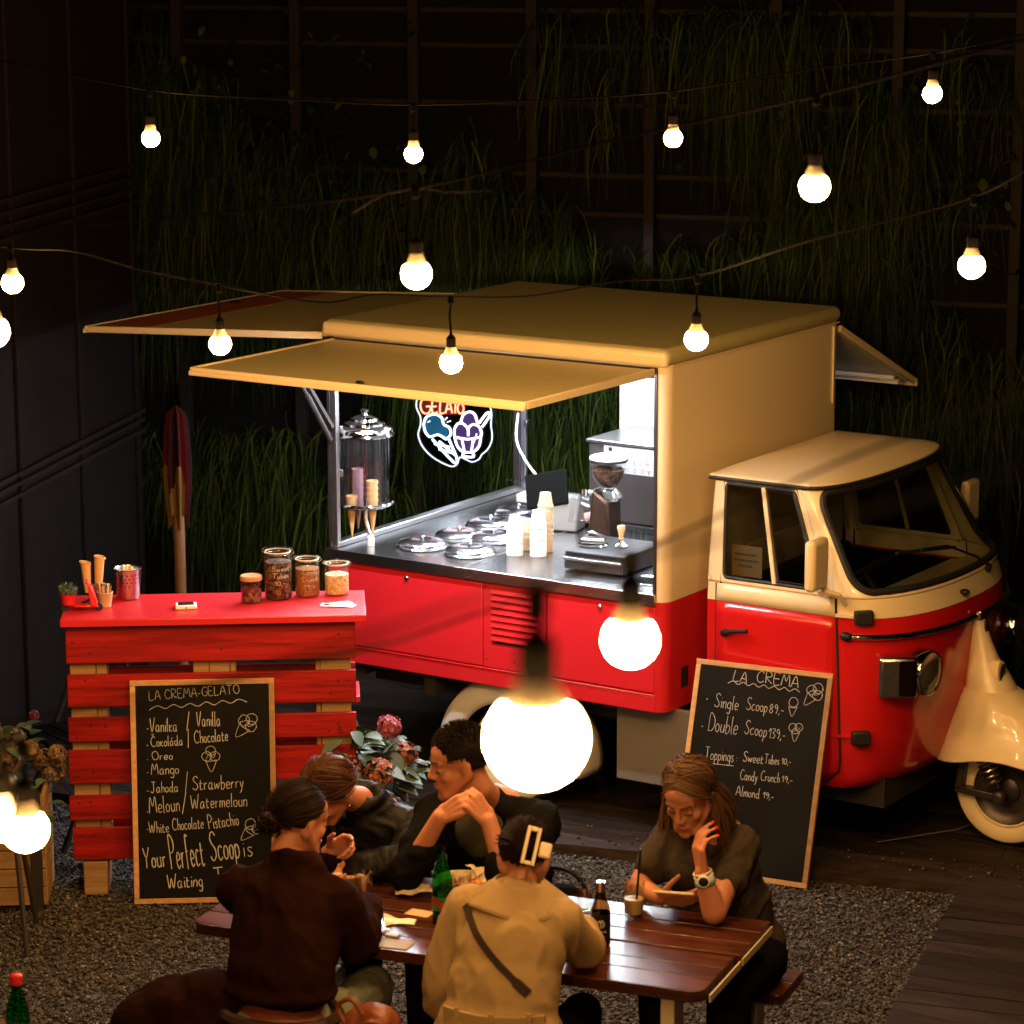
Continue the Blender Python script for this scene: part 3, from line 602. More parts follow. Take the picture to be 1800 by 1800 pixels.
m = MB(); zs = [0.300, 0.305, 0.315, 0.335, 0.36, 0.40, 0.45, 0.52, 0.60, 0.70, 0.80, 0.90, 0.99, 1.03, 1.064]; us = [i/40*4 for i in range(41)]
us = sorted(set([i*0.25 for i in range(5)]+[1+i/30*2 for i in range(31)]+[3+i*0.25 for i in range(5)]))
m.add([cab(u, z) for z in zs for u in us], [(j*len(us)+i, j*len(us)+i+1, (j+1)*len(us)+i+1, (j+1)*len(us)+i) for j in range(len(zs)-1) for i in range(len(us)-1)])
m.add([cab(u, 0.300) for u in us], [tuple(range(len(us)-1, -1, -1))])
m.box((XR0-0.02, CYC-0.60, 0.33), (XR0-0.001, CYC+0.60, 1.064))
m.build('cab_body', M['red_cab'], tr, smooth=40)
m = MB(); zs = [1.066, 1.10, 1.145]
m.add([cab(u, z, 0.0005) for z in zs for u in us], [(j*len(us)+i, j*len(us)+i+1, (j+1)*len(us)+i+1, (j+1)*len(us)+i) for j in range(len(zs)-1) for i in range(len(us)-1)])
m.build('cab_belt', M['cream'], tr, smooth=40)
# opening panels: ring between an outer patch and a rounded-rectangle window, with seal and pane
def rrect(u0, u1, v0, v1, ru, rv, n=10):
    out = []
    for cx, cy, a0 in ((u1-ru, v1-rv, 0), (u0+ru, v1-rv, 90), (u0+ru, v0+rv, 180), (u1-ru, v0+rv, 270)):
        for i in range(n+1): a = R(a0+90*i/n); out.append((cx+ru*math.cos(a), cy+rv*math.sin(a)))
    res = []
    for i in range(len(out)):                                    # subdivide the long straight runs
        a, b = out[i], out[(i+1) % len(out)]; k = 14 if math.hypot(a[0]-b[0], a[1]-b[1]) > 0.15 else 1
        res += [(a[0]+(b[0]-a[0])*j/k, a[1]+(b[1]-a[1])*j/k) for j in range(k)]
    return res
def panel(fn, outer, win, name, m_, seal_r, parent, pane_name, in_off=-0.012):
    (U0, U1, V0, V1) = outer; cu, cv = (win[0][0]+win[len(win)//2][0])/2, (V0+V1)/2
    cu = sum(p[0] for p in win)/len(win); cv = sum(p[1] for p in win)/len(win); out = []
    for (a, b) in win:
        d = (a-cu, b-cv); ks = []
        if d[0] > 1e-9: ks.append((U1-cu)/d[0])
        if d[0] < -1e-9: ks.append((U0-cu)/d[0])
        if d[1] > 1e-9: ks.append((V1-cv)/d[1])
        if d[1] < -1e-9: ks.append((V0-cv)/d[1])
        k = min(ks); out.append((cu+d[0]*k, cv+d[1]*k))
    n = len(win); g_ = MB(); vs = []
    for k in range(5): f = k/4; vs += [fn(a[0]*(1-f)+b[0]*f, a[1]*(1-f)+b[1]*f, 0) for a, b in zip(out, win)]
    g_.add(vs, [(k*n+i, k*n+(i+1) % n, (k+1)*n+(i+1) % n, (k+1)*n+i) for k in range(4) for i in range(n)])
    for c in ((U0, V0), (U1, V0), (U1, V1), (U0, V1)):           # fill the corners the rays cut off
        i = min(range(n), key=lambda i: (out[i][0]-c[0])**2+(out[i][1]-c[1])**2); j = [(i-1) % n, i, (i+1) % n]
        on = [out[k] for k in j]
        if math.hypot(out[i][0]-c[0], out[i][1]-c[1]) > 1e-6:
            a = next((o_ for o_ in on if abs(o_[0]-c[0]) < 1e-6), on[0]); b = next((o_ for o_ in on if abs(o_[1]-c[1]) < 1e-6), on[2])
            g_.add([fn(*a, 0), fn(*c, 0), fn(*b, 0)], [(0, 1, 2)])
    o = g_.build(name, m_, parent, smooth=40, solid=0.012)
    s_ = MB(); s_.tube([fn(a, b, 0.003) for a, b in win], seal_r, 8, closed=True); s_.build('window_seal', M['rubber'], o)
    p_ = MB(); vs = []
    for k in range(9): f = k/8*0.998; vs += [fn(a*(1-f)+cu*f, b*(1-f)+cv*f, -0.002) for a, b in win]
    p_.add(vs, [(k*n+i, k*n+(i+1) % n, (k+1)*n+(i+1) % n, (k+1)*n+i) for k in range(8) for i in range(n)])
    p_.build(pane_name, M['car_glass'], o, smooth=180); return o
Z0, Z1 = 1.146, 1.585
G = lambda u, v, off: cab(u, Z0+(Z1-Z0)*v, off)
ws = panel(G, (1.0, 3.0, 0, 1), rrect(1.19, 2.81, 0.055, 0.945, 0.13, 0.17), 'windscreen_frame', M['cream'], 0.017, tr, 'windscreen')
q = MB(); q.tube([cab(1.02+1.96*i/50, 1.583, 0.008) for i in range(51)], 0.012, 8); q.build('windscreen_gutter', M['rubber'], tr)
for sgn in (0, 1):
    fn = (lambda u, v, off: G(u, v, off)) if not sgn else (lambda u, v, off: G(4-u, v, off))
    o = panel(fn, (0.0, 1.0, 0, 1), rrect(0.13, 0.925, 0.05, 0.95, 0.03, 0.05, 5), 'side_window_frame', M['cream'], 0.008, tr, 'side_window')
    q = MB(); q.bar(fn(0.545, 0.045, 0.004), fn(0.565, 0.955, 0.004), 0.020, 0.014, (0, 1, 0)); q.build('window_divider', M['cream'], o, bevel=0.003)
    q = MB(); q.tube([fn(0.575, 0.08, 0.002), fn(0.90, 0.08, 0.002), fn(0.90, 0.92, 0.002), fn(0.59, 0.92, 0.002)], 0.007, 6, closed=True); q.build('quarter_light_seal', M['rubber'], o)
    q = MB(); q.tube([fn(0.105, -0.02, 0.003), fn(0.105, 0.965, 0.003), fn(0.955, 0.965, 0.003), fn(0.957, -0.02, 0.003)], 0.0045, 6); q.build('door_gap', M['under'], o)
# doors: skins proud of the body with a dark shut line, near side and far side
for sgn in (0, 1):
    def dsk(x, z, off): p = cab(1.0, z); xc = kz(z)[0]; P = cab(min(1.0, (x-XR0)/(xc-XR0)), z, off); P.x = x; 
    def DP(x, z, off):
        u = (x-XR0)/(kz(z)[0]-XR0); P = cab(u, z, off) if u <= 1 else cab(1+2/math.pi*math.acos(max(-1, 1))*0+min(0.12, (u-1)*0.6), z, off)
        return Vector((P.x, 2*CYC-P.y, P.z)) if sgn else P
    dz = [0.335+i*(1.064-0.335)/12 for i in range(13)]
    def dx1(z): return 0.775-0.045*max(0, (z-0.34)/0.8) - (0.09*(1-(z-0.335)/0.09)**2 if z < 0.425 else 0)
    d = MB(); d.add([DP(0.172+(dx1(z)-0.172)*i/10, z, 0.006) for z in dz for i in range(11)], [(j*11+i, j*11+i+1, (j+1)*11+i+1, (j+1)*11+i) for j in range(12) for i in range(10)])
    dr = d.build('cab_door', M['red_cab'], tr, smooth=40, solid=0.006)
    e = MB(); dz2 = [1.066, 1.105, 1.142]; e.add([DP(0.172+(dx1(z)-0.172)*i/10, z, 0.0065) for z in dz2 for i in range(11)], [(j*11+i, j*11+i+1, (j+1)*11+i+1, (j+1)*11+i) for j in range(2) for i in range(10)]); e.build('door_waist_band', M['cream'], dr, smooth=40, solid=0.006)
    gp = MB(); gp.tube([DP(0.168, 1.14, 0.004), DP(0.168, 0.7, 0.004), DP(0.168, 0.33, 0.004)]+[DP(0.17+(dx1(0.335)-0.17)*i/4, 0.331, 0.004) for i in range(1, 5)]+[DP(dx1(z)+0.004, z, 0.004) for z in dz+dz2[1:]], 0.006, 6); gp.build('door_gap', M['under'], dr)
    hd = MB(); hd.tube([DP(0.225, 0.935, 0.028), DP(0.26, 0.946, 0.032), DP(0.335, 0.957, 0.032)], [0.014, 0.009, 0.008], 10); hd.lathe([(0.016, 0), (0.016, 0.03), (0.011, 0.036), (0, 0.036)], DP(0.222, 0.934, 0.004), 14, (0, 1 if sgn else -1, 0)); hd.build('door_handle', M['black'], dr)
    for z in (1.075, 0.555):                                     # rubber-capped hinges
        c = cab(1.20 if not sgn else 2.80, z, 0.02); q = MB(); q.box((-0.038, -0.020, -0.030), (0.042, 0.016, 0.030)); a = math.atan2(0.11, 0.13)*(1 if not sgn else -1)
        q.v = [rot('Z', a)@v + c for v in q.v]; hb = q.build('hinge_cover', M['rubber'], tr, bevel=0.008)
        q = MB(); q.bar(c+Vector((-0.035, 0.0, 0)), cab(1.02 if not sgn else 2.98, z, 0.01), 0.022, 0.012); q.build('hinge_arm', M['cream'] if z > 1 else M['red_cab'], hb)
# domed roof with a rain lip
rf = MB(); ou = [i/16 for i in range(17)]+[1+i/28*2 for i in range(1, 29)]+[3+i/16 for i in range(1, 17)]
edge = [cab(u, 1.585, 0.016) for u in ou]; edge = [Vector((p.x+(0.012 if 1 < u < 3 else -0.025*(1-(u if u < 1 else 4-u)) if (u <= 1 or u >= 3) else 0), p.y, 1.594)) for p, u in zip(edge, ou)]
edge += [Vector((XR0-0.025, CYC+0.616-1.232*i/12, 1.594)) for i in range(1, 12)]
cc = Vector((0.36, CYC, 1.594)); N = len(edge); vs = []
for k in range(15):
    f = 1-(k/14)**1.0; f = math.sin(math.pi/2*(1-k/14)); h = 0.066*(1-f**2.2)
    vs += [cc+(p-cc)*f+Vector((0, 0, h+0.004*(k > 0))) for p in edge]
rf.add(vs, [(k*N+i, k*N+(i+1) % N, (k+1)*N+(i+1) % N, (k+1)*N+i) for k in range(14) for i in range(N)])
rf.add([p-Vector((0, 0, 0.010)) for p in edge]+edge, [(i, (i+1) % N, N+(i+1) % N, N+i) for i in range(N)])
ro = rf.build('cab_roof', M['cream'], tr, smooth=40)
q = MB(); q.tube([p-Vector((0, 0, 0.010)) for p in edge[:len(ou)]], 0.009, 6); q.build('roof_gutter', M['rubber'], ro)
q = MB(); pts = []
for i in range(25):
    y = CYC-0.50+1.0*i/24; f = abs((y-CYC)/0.60); f2 = f; x = 0.44-0.10*f**3; pts.append((x, y, 1.594+0.070*(1-min(1, math.hypot((x-0.36)/0.34, (y-CYC)/0.61))**2.2)))
q.tube(pts, 0.004, 6); q.build('roof_crease', M['cream'], ro)
# rear bulkhead with its window, seat, dash and wheel inside
q = MB(); x0, x1 = XR0, XR0+0.012
for lo, hi in (((CYC-0.59, 1.066), (CYC+0.59, 1.24)), ((CYC-0.58, 1.50), (CYC+0.58, 1.585)), ((CYC-0.59, 1.24), (CYC-0.33, 1.50)), ((CYC+0.33, 1.24), (CYC+0.59, 1.50))): q.box((x0, lo[0], lo[1]), (x1, hi[0], hi[1]))
q.build('cab_bulkhead', M['cream'], tr, smooth=0)
q = MB(); q.add([cab(u, 0.70, -0.03) for u in us], [tuple(range(len(us)))]); q.add([cab(u, z, -0.014) for z in (0.72, 1.06) for u in us], [(i, i+1, len(us)+i+1, len(us)+i) for i in range(len(us)-1)]); q.build('cab_lining', M['wall_dark'], tr, smooth=40)
q = MB(); q.box((0.20, CYC-0.52, 0.62), (0.52, CYC+0.52, 0.74)); q.build('seat_cushion', M['leather'], tr, bevel=0.03, seg=3)
q = MB(); q.box((0.155, CYC-0.52, 0.75), (0.235, CYC+0.52, 1.12)); q.build('seat_back', M['leather'], tr, bevel=0.03, seg=3)
q = MB(); q.add([cab(1.1+1.8*i/20, 1.10, -0.02) for i in range(21)]+[Vector((0.74, CYC-0.52+1.04*i/20, 1.09)) for i in range(21)], [(i, i+1, 22+i, 21+i) for i in range(20)]); q.box((0.72, CYC-0.52, 0.86), (0.74, CYC+0.52, 1.09)); q.build('dashboard', M['cream'], tr, smooth=0)
q = MB(); c = Vector((0.66, 0.56, 1.16)); ax = Vector((-0.62, 0, 0.78)); e1, e2 = ortho(ax); q.tube([c+e1*0.17*math.cos(t)+e2*0.17*math.sin(t) for t in [2*math.pi*i/32 for i in range(32)]], 0.011, 8, closed=True); q.tube([c-e1*0.17, c, c+e1*0.17], 0.009, 6); q.tube([c, c-ax*0.3], 0.02, 8); q.build('steering_wheel', M['black'], tr)
pp = MB(); pp.box((0.200, 0.215, 1.165), (0.345, 0.2165, 1.30)); pp = pp.build('window_notice', M['paper_kraft'], tr, smooth=0)
q = MB()
for z, a, b in ((1.262, 0.215, 0.32), (1.236, 0.21, 0.33), (1.212, 0.23, 0.30)):
    for i in range(9): x = a+(b-a)*i/9; q.box((x, 0.2135, z-0.006), (x+(b-a)/13, 0.2145, z+0.003))
q.build('notice_lines', M['grey_panel'], pp, smooth=0)
# chrome waist rail, headlamps, mirrors, wiper
q = MB(); q.tube([cab(1.10+1.80*i/60, 0.99, 0.013) for i in range(61)], 0.013, 10); rl = q.build('waist_rail', M['chrome'], tr)
for u in (1.085, 2.915): q = MB(); q.ball(cab(u, 0.99, 0.014), (0.030, 0.022, 0.020)); q.build('rail_end', M['black'], rl)
q = MB(); q.box((-0.006, -0.035, -0.020), (0.012, 0.035, 0.020)); q.v = [v+cab(2.0, 0.99, 0.022) for v in q.v]; q.build('rail_clip', M['steel'], rl, bevel=0.003)
for sgn in (1, -1):
    c = Vector((1.072, CYC-sgn*0.465, 0.830)); ya = lambda y: CYC-sgn*(CYC-y)
    hs = MB(); hs.lathe([(0.05, -0.18), (0.085, -0.12), (0.098, -0.05), (0.098, 0.005), (0.094, 0.014), (0.088, 0.014), (0.086, 0.008)], c, 36, (1, -sgn*0.10, 0.0), cap=False)
    hl = hs.build('headlamp', M['chrome'], tr)
    q = MB(); q.lathe([(0.0, -0.032), (0.03, -0.026), (0.06, -0.014), (0.087, 0.008)], c, 32, (1, -sgn*0.10, 0), cap=False); q.build('reflector', M['alu'], hl)
    q = MB(); q.lathe([(0.0875, 0.0095), (0.07, 0.022), (0.035, 0.030), (0.0, 0.032)], c, 32, (1, -sgn*0.10, 0), cap=False); q.build('headlamp_lens', M['lens'], hl, smooth=180)
    q = MB(); b0 = c+Vector((-0.095, -sgn*0.088, -0.005)); q.box((-0.085, -0.055, -0.088), (0.075, 0.055, 0.088)); q.v = [rot('Z', sgn*0.55)@v + b0 for v in q.v]; q.build('lamp_housing', M['steel'], hl, bevel=0.016, seg=3)
    q = MB(); q.box((-0.002, -0.045, -0.075), (0.072, -0.059, 0.075)); 
    q.v = [rot('Z', sgn*0.55)@Vector((v.x, v.y*sgn, v.z)) + b0 for v in q.v]; q.build('indicator_lens', M['brown_glass'], hl, bevel=0.005)
# mirrors
mc = Vector((0.735, -0.045, 1.325))
q = MB(); q.box((mc.x-0.025, mc.y-0.072, mc.z-0.108), (mc.x+0.025, mc.y+0.072, mc.z+0.108)); mi = q.build('door_mirror', M['cream'], tr, bevel=0.022, seg=4)
q = MB(); q.box((mc.x-0.0275, mc.y-0.058, mc.z-0.092), (mc.x-0.0255, mc.y+0.058, mc.z+0.092)); q.build('mirror_glass', M['chrome'], mi, smooth=0)
q = MB(); q.bar((0.70, 0.128, 1.155), (0.735, 0.02, 1.205), 0.05, 0.02); q.tube([(0.735, 0.03, 1.20), (0.738, -0.005, 1.245)], 0.016, 10); q.tube([(0.735, 0.02, 1.20), (0.79, 0.05, 1.185), (0.80, 0.10, 1.13)], 0.010, 8); q.build('mirror_arm', M['cream'], mi)
p = at(1706, 880, 'y', 1.66)
q = MB(); q.box((p.x-0.022, p.y-0.075, p.z-0.10), (p.x+0.022, p.y+0.06, p.z+0.10)); mi = q.build('door_mirror', M['cream'], tr, bevel=0.02, seg=4)
q = MB(); q.tube([(p.x, p.y, p.z-0.08), (p.x+0.02, 1.55, 1.13), (0.70, 1.44, 1.12)], 0.012, 8); q.build('mirror_arm', M['cream'], mi)
q = MB(); q.tube([G(2.16, 0.02, 0.03), G(2.10, 0.14, 0.028), G(1.98, 0.30, 0.022), G(1.80, 0.34, 0.018)], 0.006, 6); q.tube([G(2.02, 0.26, 0.012), G(1.62, 0.36, 0.012)], 0.007, 6); q.tube([G(2.16, -0.02, 0.0), G(2.16, 0.04, 0.035)], 0.013, 8); q.build('wiper', M['black'], tr)
q = MB(); q.ball(cab(1.92, 1.105, 0.02), (0.022, 0.018, 0.014)); q.tube([cab(1.92, 1.105, 0), cab(1.92, 1.105, 0.02)], 0.008, 8); q.build('washer_nozzle', M['black'], tr)
# horn casting and front mudguard
def loft(secs, nth=40, p=2.2, th0=-180, th1=180):                 # secs: (z, cx, rx, ry)
    m = MB()
    for (z, cx, rx, ry) in secs: pass
    def fn(a, b):
        i = b*(len(secs)-1); k = min(int(i), len(secs)-2); f = i-k; f = f*f*(3-2*f) if False else f
        z, cx, rx, ry = [secs[k][j]*(1-f)+secs[k+1][j]*f for j in range(4)]
        t = R(th0+(th1-th0)*a); c, s = math.cos(t), math.sin(t)
        return Vector((cx+rx*math.copysign(abs(c)**(2/p), c), CYC+ry*math.copysign(abs(s)**(2/p), s), z))
    m.grid(fn, nth, len(secs)*3+1); return m
hc = loft([(0.978, 1.085, 0.012, 0.022), (0.972, 1.086, 0.026, 0.030), (0.93, 1.092, 0.034, 0.036), (0.86, 1.105, 0.050, 0.046), (0.80, 1.118, 0.066, 0.058), (0.765, 1.130, 0.082, 0.070), (0.735, 1.140, 0.094, 0.082), (0.700, 1.150, 0.104, 0.094), (0.672, 1.158, 0.112, 0.102)])
hc.add([Vector((1.085+0.012*math.cos(2*math.pi*i/20), CYC+0.022*math.sin(2*math.pi*i/20), 0.978)) for i in range(20)], [tuple(range(20))])
hcast = hc.build('horn_casting', M['cream'], tr, smooth=60)
q = MB(); gc = Vector((1.215, CYC-0.035, 0.755)); q.lathe([(0.040, -0.06), (0.047, -0.01), (0.044, 0.004), (0.036, 0.006), (0.0, 0.004)], gc, 28, (1, -0.15, 0.1), squash=(0.8, 1.15)); q.build('horn_rim', M['cream'], hcast)
q = MB(); 
for k in range(-4, 5): hw = 0.030*math.sqrt(max(0, 1-(k/4.6)**2)); q.bar(gc+Vector((0.0075, -hw-0.002, k*0.0088+0.0005)), gc+Vector((0.0075, hw, k*0.0088+0.0005)), 0.0045, 0.004)
q.build('horn_grille', M['black'], hcast, smooth=0)
q = MB(); q.box((1.122, CYC-0.016, 0.915), (1.130, CYC+0.014, 0.965)); q.build('badge', M['under'], hcast, smooth=0)
fs_ = [(0.674, 1.160, 0.110, 0.100), (0.668, 1.162, 0.118, 0.107), (0.640, 1.180, 0.150, 0.126), (0.600, 1.205, 0.195, 0.148), (0.55, 1.228, 0.242, 0.168), (0.50, 1.243, 0.280, 0.184), (0.45, 1.252, 0.308, 0.197), (0.40, 1.258, 0.328, 0.208), (0.355, 1.262, 0.342, 0.216)]
fm = MB()
def ff(a, b):
    i = b*(len(fs_)-1); k = min(int(i), len(fs_)-2); f = i-k; z, cx, rx, ry = [fs_[k][j]*(1-f)+fs_[k+1][j]*f for j in range(4)]
    t = 2*math.pi*a; c, s = math.cos(t), math.sin(t); p = 2.3
    zz = z
    if b > 0.55: lift = 0.055*math.exp(-((c-0.05)/0.52)**2)*((b-0.55)/0.45)**1.3; zz += lift
    return Vector((cx+rx*math.copysign(abs(c)**(2/p), c), CYC+ry*math.copysign(abs(s)**(2/p), s), zz))
fm.grid(ff, 72, 34, wrap=True); fd = fm.build('front_mudguard', M['cream'], tr, smooth=70, solid=0.006)
q = MB(); q.tube([ff(i/72, 0.62) + Vector((0, 0, 0)) for i in range(26, 47)], 0.0022, 6); q.build('mudguard_crease', M['cream'], fd)
q = MB(); q.ball((1.47, CYC-0.10, 0.565), (0.05, 0.014, 0.028), mx=rot('Y', 0.6)); q.build('mudguard_emblem', M['chrome'], fd)
fw_ = wheel((1.268, CYC-0.02, 0.244), (0.0, -1, 0.0), 0.244, 0.118)
q = MB(); q.bar((1.10, CYC-0.095, 0.50), (1.07, CYC-0.095, 0.235), 0.05, 0.03); q.bar((1.05, CYC-0.095, 0.235), (1.28, CYC-0.095, 0.225), 0.05, 0.03); q.lathe([(0.03, 0), (0.03, 0.03), (0.018, 0.04), (0, 0.04)], (1.262, CYC-0.11, 0.23), 16, (0, -1, 0)); q.tube([(1.16, CYC-0.1, 0.46), (1.25, CYC-0.1, 0.26)], 0.014, 8); q.build('fork', M['dark_metal'], tr, bevel=0.004)
q = MB(); a, b = Vector((1.165, CYC-0.118, 0.475)), Vector((1.235, CYC-0.118, 0.285)); d = b-a; e1, e2 = ortho(d); n_ = 150
q.tube([a+d*(i/n_)+e1*0.040*math.cos(i/n_*2*math.pi*8)+e2*0.040*math.sin(i/n_*2*math.pi*8) for i in range(n_+1)], 0.0075, 8); q.build('coil_spring', M['steel'], tr)
q = MB(); q.tube([(0.80, 0.45, 0.012), (1.02, 0.78, 0.016), (1.10, 1.2, 0.012)], 0.0025, 6); tag(q.build('ground_cable', M['grey_panel']), 'thin pale cable lying on the deck under the cab', 'cable')
# ------------------------------------------------------------------ festoon strings
def lamp(px, py, d, pya, label, group='bulbs of the festoon strings'):      # px, py: glow centre in the photo; d: distance from the camera; pya: photo row where the flex meets the cable
    r = 0.037 if d < 11.5 else 0.0315; d = d if d < 11.5 else d*0.0315/0.037; c = at(px, py, 'd', d); zc = r*math.sin(R(44)); rc = r*math.cos(R(44))
    drop = max(0.004, (py-pya)*d/FPX - zc-0.094)
    t = thing('festoon_lamp', label, 'light bulb', (c.x, c.y, c.z), random.uniform(0, 6), group)
    gl = MB(); prof = []
    for i in range(13): a = R(-90+i*(90+44)/12); prof.append((max(0.0, r*math.cos(a)), r*math.sin(a)*0.97))
    gl.lathe(prof, (0, 0, 0), 18, cap=False); gl.build('globe', M['bulb'], t, smooth=180)
    zc *= 0.97
    b = MB(); b.lathe([(rc+0.0002, zc-0.001), (rc-0.0022, zc+0.005), (0.0185, zc+0.018), (0.0150, zc+0.026), (0.0, zc+0.026)], (0, 0, 0), 18, cap=False); b.build('lamp_collar', M['bulb_base'], t, smooth=60)
    s_ = MB(); s_.lathe([(0.0150, zc+0.0265), (0.0160, zc+0.030), (0.0160, zc+0.055), (0.011, zc+0.062), (0.006, zc+0.067), (0.0045, zc+0.077), (0, zc+0.077)], (0, 0, 0), 16); s_.build('lamp_socket', M['socket'], t)
    f = MB(); f.tube([(0, 0, zc+0.075), (0.004, 0.002, zc+0.077+drop*0.5), (0, 0, zc+0.077+drop)], 0.004, 8); f.lathe([(0.006, 0), (0.011, 0.006), (0.011, 0.026), (0.006, 0.032)], (0, 0, zc+0.077+drop-0.010), 10); f.build('lamp_flex', M['socket'], t)
    return c + Vector((0, 0, zc+0.077+drop+0.016))
def cable(pts, label, r=0.0032):
    o = MB(); o.tube(smoothpath(pts, 10), r, 8); return tag(o.build('festoon_cable', M['cable']), label, 'cable', 'festoon cables')
G1 = 'bulbs on the rear string'
A = [lamp(265, 243, 12.13, 158, 'glowing festoon bulb high at the left in front of the dark shed', G1),
     lamp(727, 271, 12.03, 184, 'glowing bulb on the rear string above the orange striped rear hatch, right of the shed', G1),
     lamp(1183, 243, 11.84, 160, 'glowing bulb on the rear string high above the middle of the truck roof', G1),
     lamp(1639, 165, 11.65, 93, 'topmost glowing bulb, hanging at the upper right corner', G1)]
cable([at(-260, 55, 'd', 10.48), at(-20, 102, 'd', 10.38)] + [A[0], at(500, 174, 'd', 10.22), A[1], at(950, 176, 'd', 10.11), A[2], at(1420, 122, 'd', 9.99), A[3], at(1900, 38, 'd', 9.84), at(2300, -60, 'd', 9.73)], 'thin dark cable of the rear bulb string crossing the top of the picture')
G2 = 'bulbs on the middle string'
B = [lamp(732, 482, 7.42, 330, 'large glowing bulb hanging just above the truck roof edge, brightest of the middle string', G2),
     lamp(1432, 328, 7.32, 168, 'large glowing bulb high above the cab against the planted wall', G2)]
cable([at(-500, 470, 'd', 7.79), at(-60, 418, 'd', 7.67), at(380, 375, 'd', 7.55), B[0], at(1060, 250, 'd', 7.35), B[1], at(1800, 70, 'd', 7.17), at(2300, -60, 'd', 7.05)], 'blurred cable of the middle bulb string rising to the right', 0.0036)
cable([B[0]+(at(620, 372, 'd', 7.47)-at(730, 330, 'd', 7.47)), B[0]+Vector((-0.07, -0.04, -0.016)), B[0], B[0]+Vector((0.08, 0.05, -0.008)), B[0]+Vector((0.16, 0.10, -0.004))], 'short second strand of cable where the bulb above the roof is tied on', 0.003)
G3 = 'bulbs on the front roof string'
C_ = [lamp(22, 497, 10.20, 438, 'glowing bulb at the left edge in front of the dark shed, level with the hatches', G3),
      lamp(387, 605, 9.91, 500, 'glowing bulb in front of the far left corner of the raised serving hatch', G3),
      lamp(793, 637, 9.72, 520, 'glowing bulb in front of the middle of the raised serving hatch', G3),
      lamp(1224, 597, 9.44, 484, 'glowing bulb in front of the rounded right corner of the truck roof', G3),
      lamp(1708, 467, 8.47, 345, 'glowing bulb at the right edge above the cab roof and its far mirror', G3)]
cable([at(-260, 400, 'd', 10.36), C_[0], at(130, 442, 'd', 10.06), at(250, 476, 'd', 9.98), C_[1], at(560, 531, 'd', 9.80), at(660, 518, 'd', 9.78), C_[2], at(930, 520, 'd', 9.62), at(1090, 494, 'd', 9.46), C_[3], at(1420, 425, 'd', 8.95), C_[4], at(1900, 250, 'd', 8.19), at(2300, 130, 'd', 7.93)], 'dark cable of the bulb string sagging across the front edge of the truck roof')
G4 = 'bulbs nearest the camera'
D = [lamp(1108, 1125, 4.14, 985, 'big blurred glowing bulb in front of the red locker door under the counter', G4),
     lamp(943, 1298, 2.41, 1090, 'biggest glowing bulb, blurred, above the table next to the dark haired man', G4),
     lamp(45, 1458, 5.11, 1300, 'big blurred glowing bulb above the wooden planter, right one of the pair', G4),
     lamp(2, 1442, 5.39, 1300, 'blurred glowing bulb low at the left edge, half hidden left one of the pair', G4),
     lamp(-14, 583, 6.73, 450, 'glowing bulb cut off by the left edge of the picture below the shed rails', G4)]
cable([at(2400, 420, 'd', 3.21), at(1850, 670, 'd', 3.70), at(1480, 810, 'd', 3.95), D[0], at(800, 1092, 'd', 4.32), at(560, 1160, 'd', 4.20), at(-300, 1330, 'd', 3.70)], 'very blurred near cable crossing in front of the cab and locker doors', 0.0026)
cable([at(2600, 500, 'd', 1.76), at(1700, 850, 'd', 2.11), D[1]+Vector((0, 0, 0.01)), at(200, 1260, 'd', 2.69), at(-400, 1350, 'd', 2.94)], 'very blurred cable carrying the biggest bulb above the table', 0.0022)
cable([at(-900, 1100, 'd', 6.65), at(-300, 1290, 'd', 5.91), D[3], D[2]], 'dark cable of the bulbs down at the left edge', 0.003)
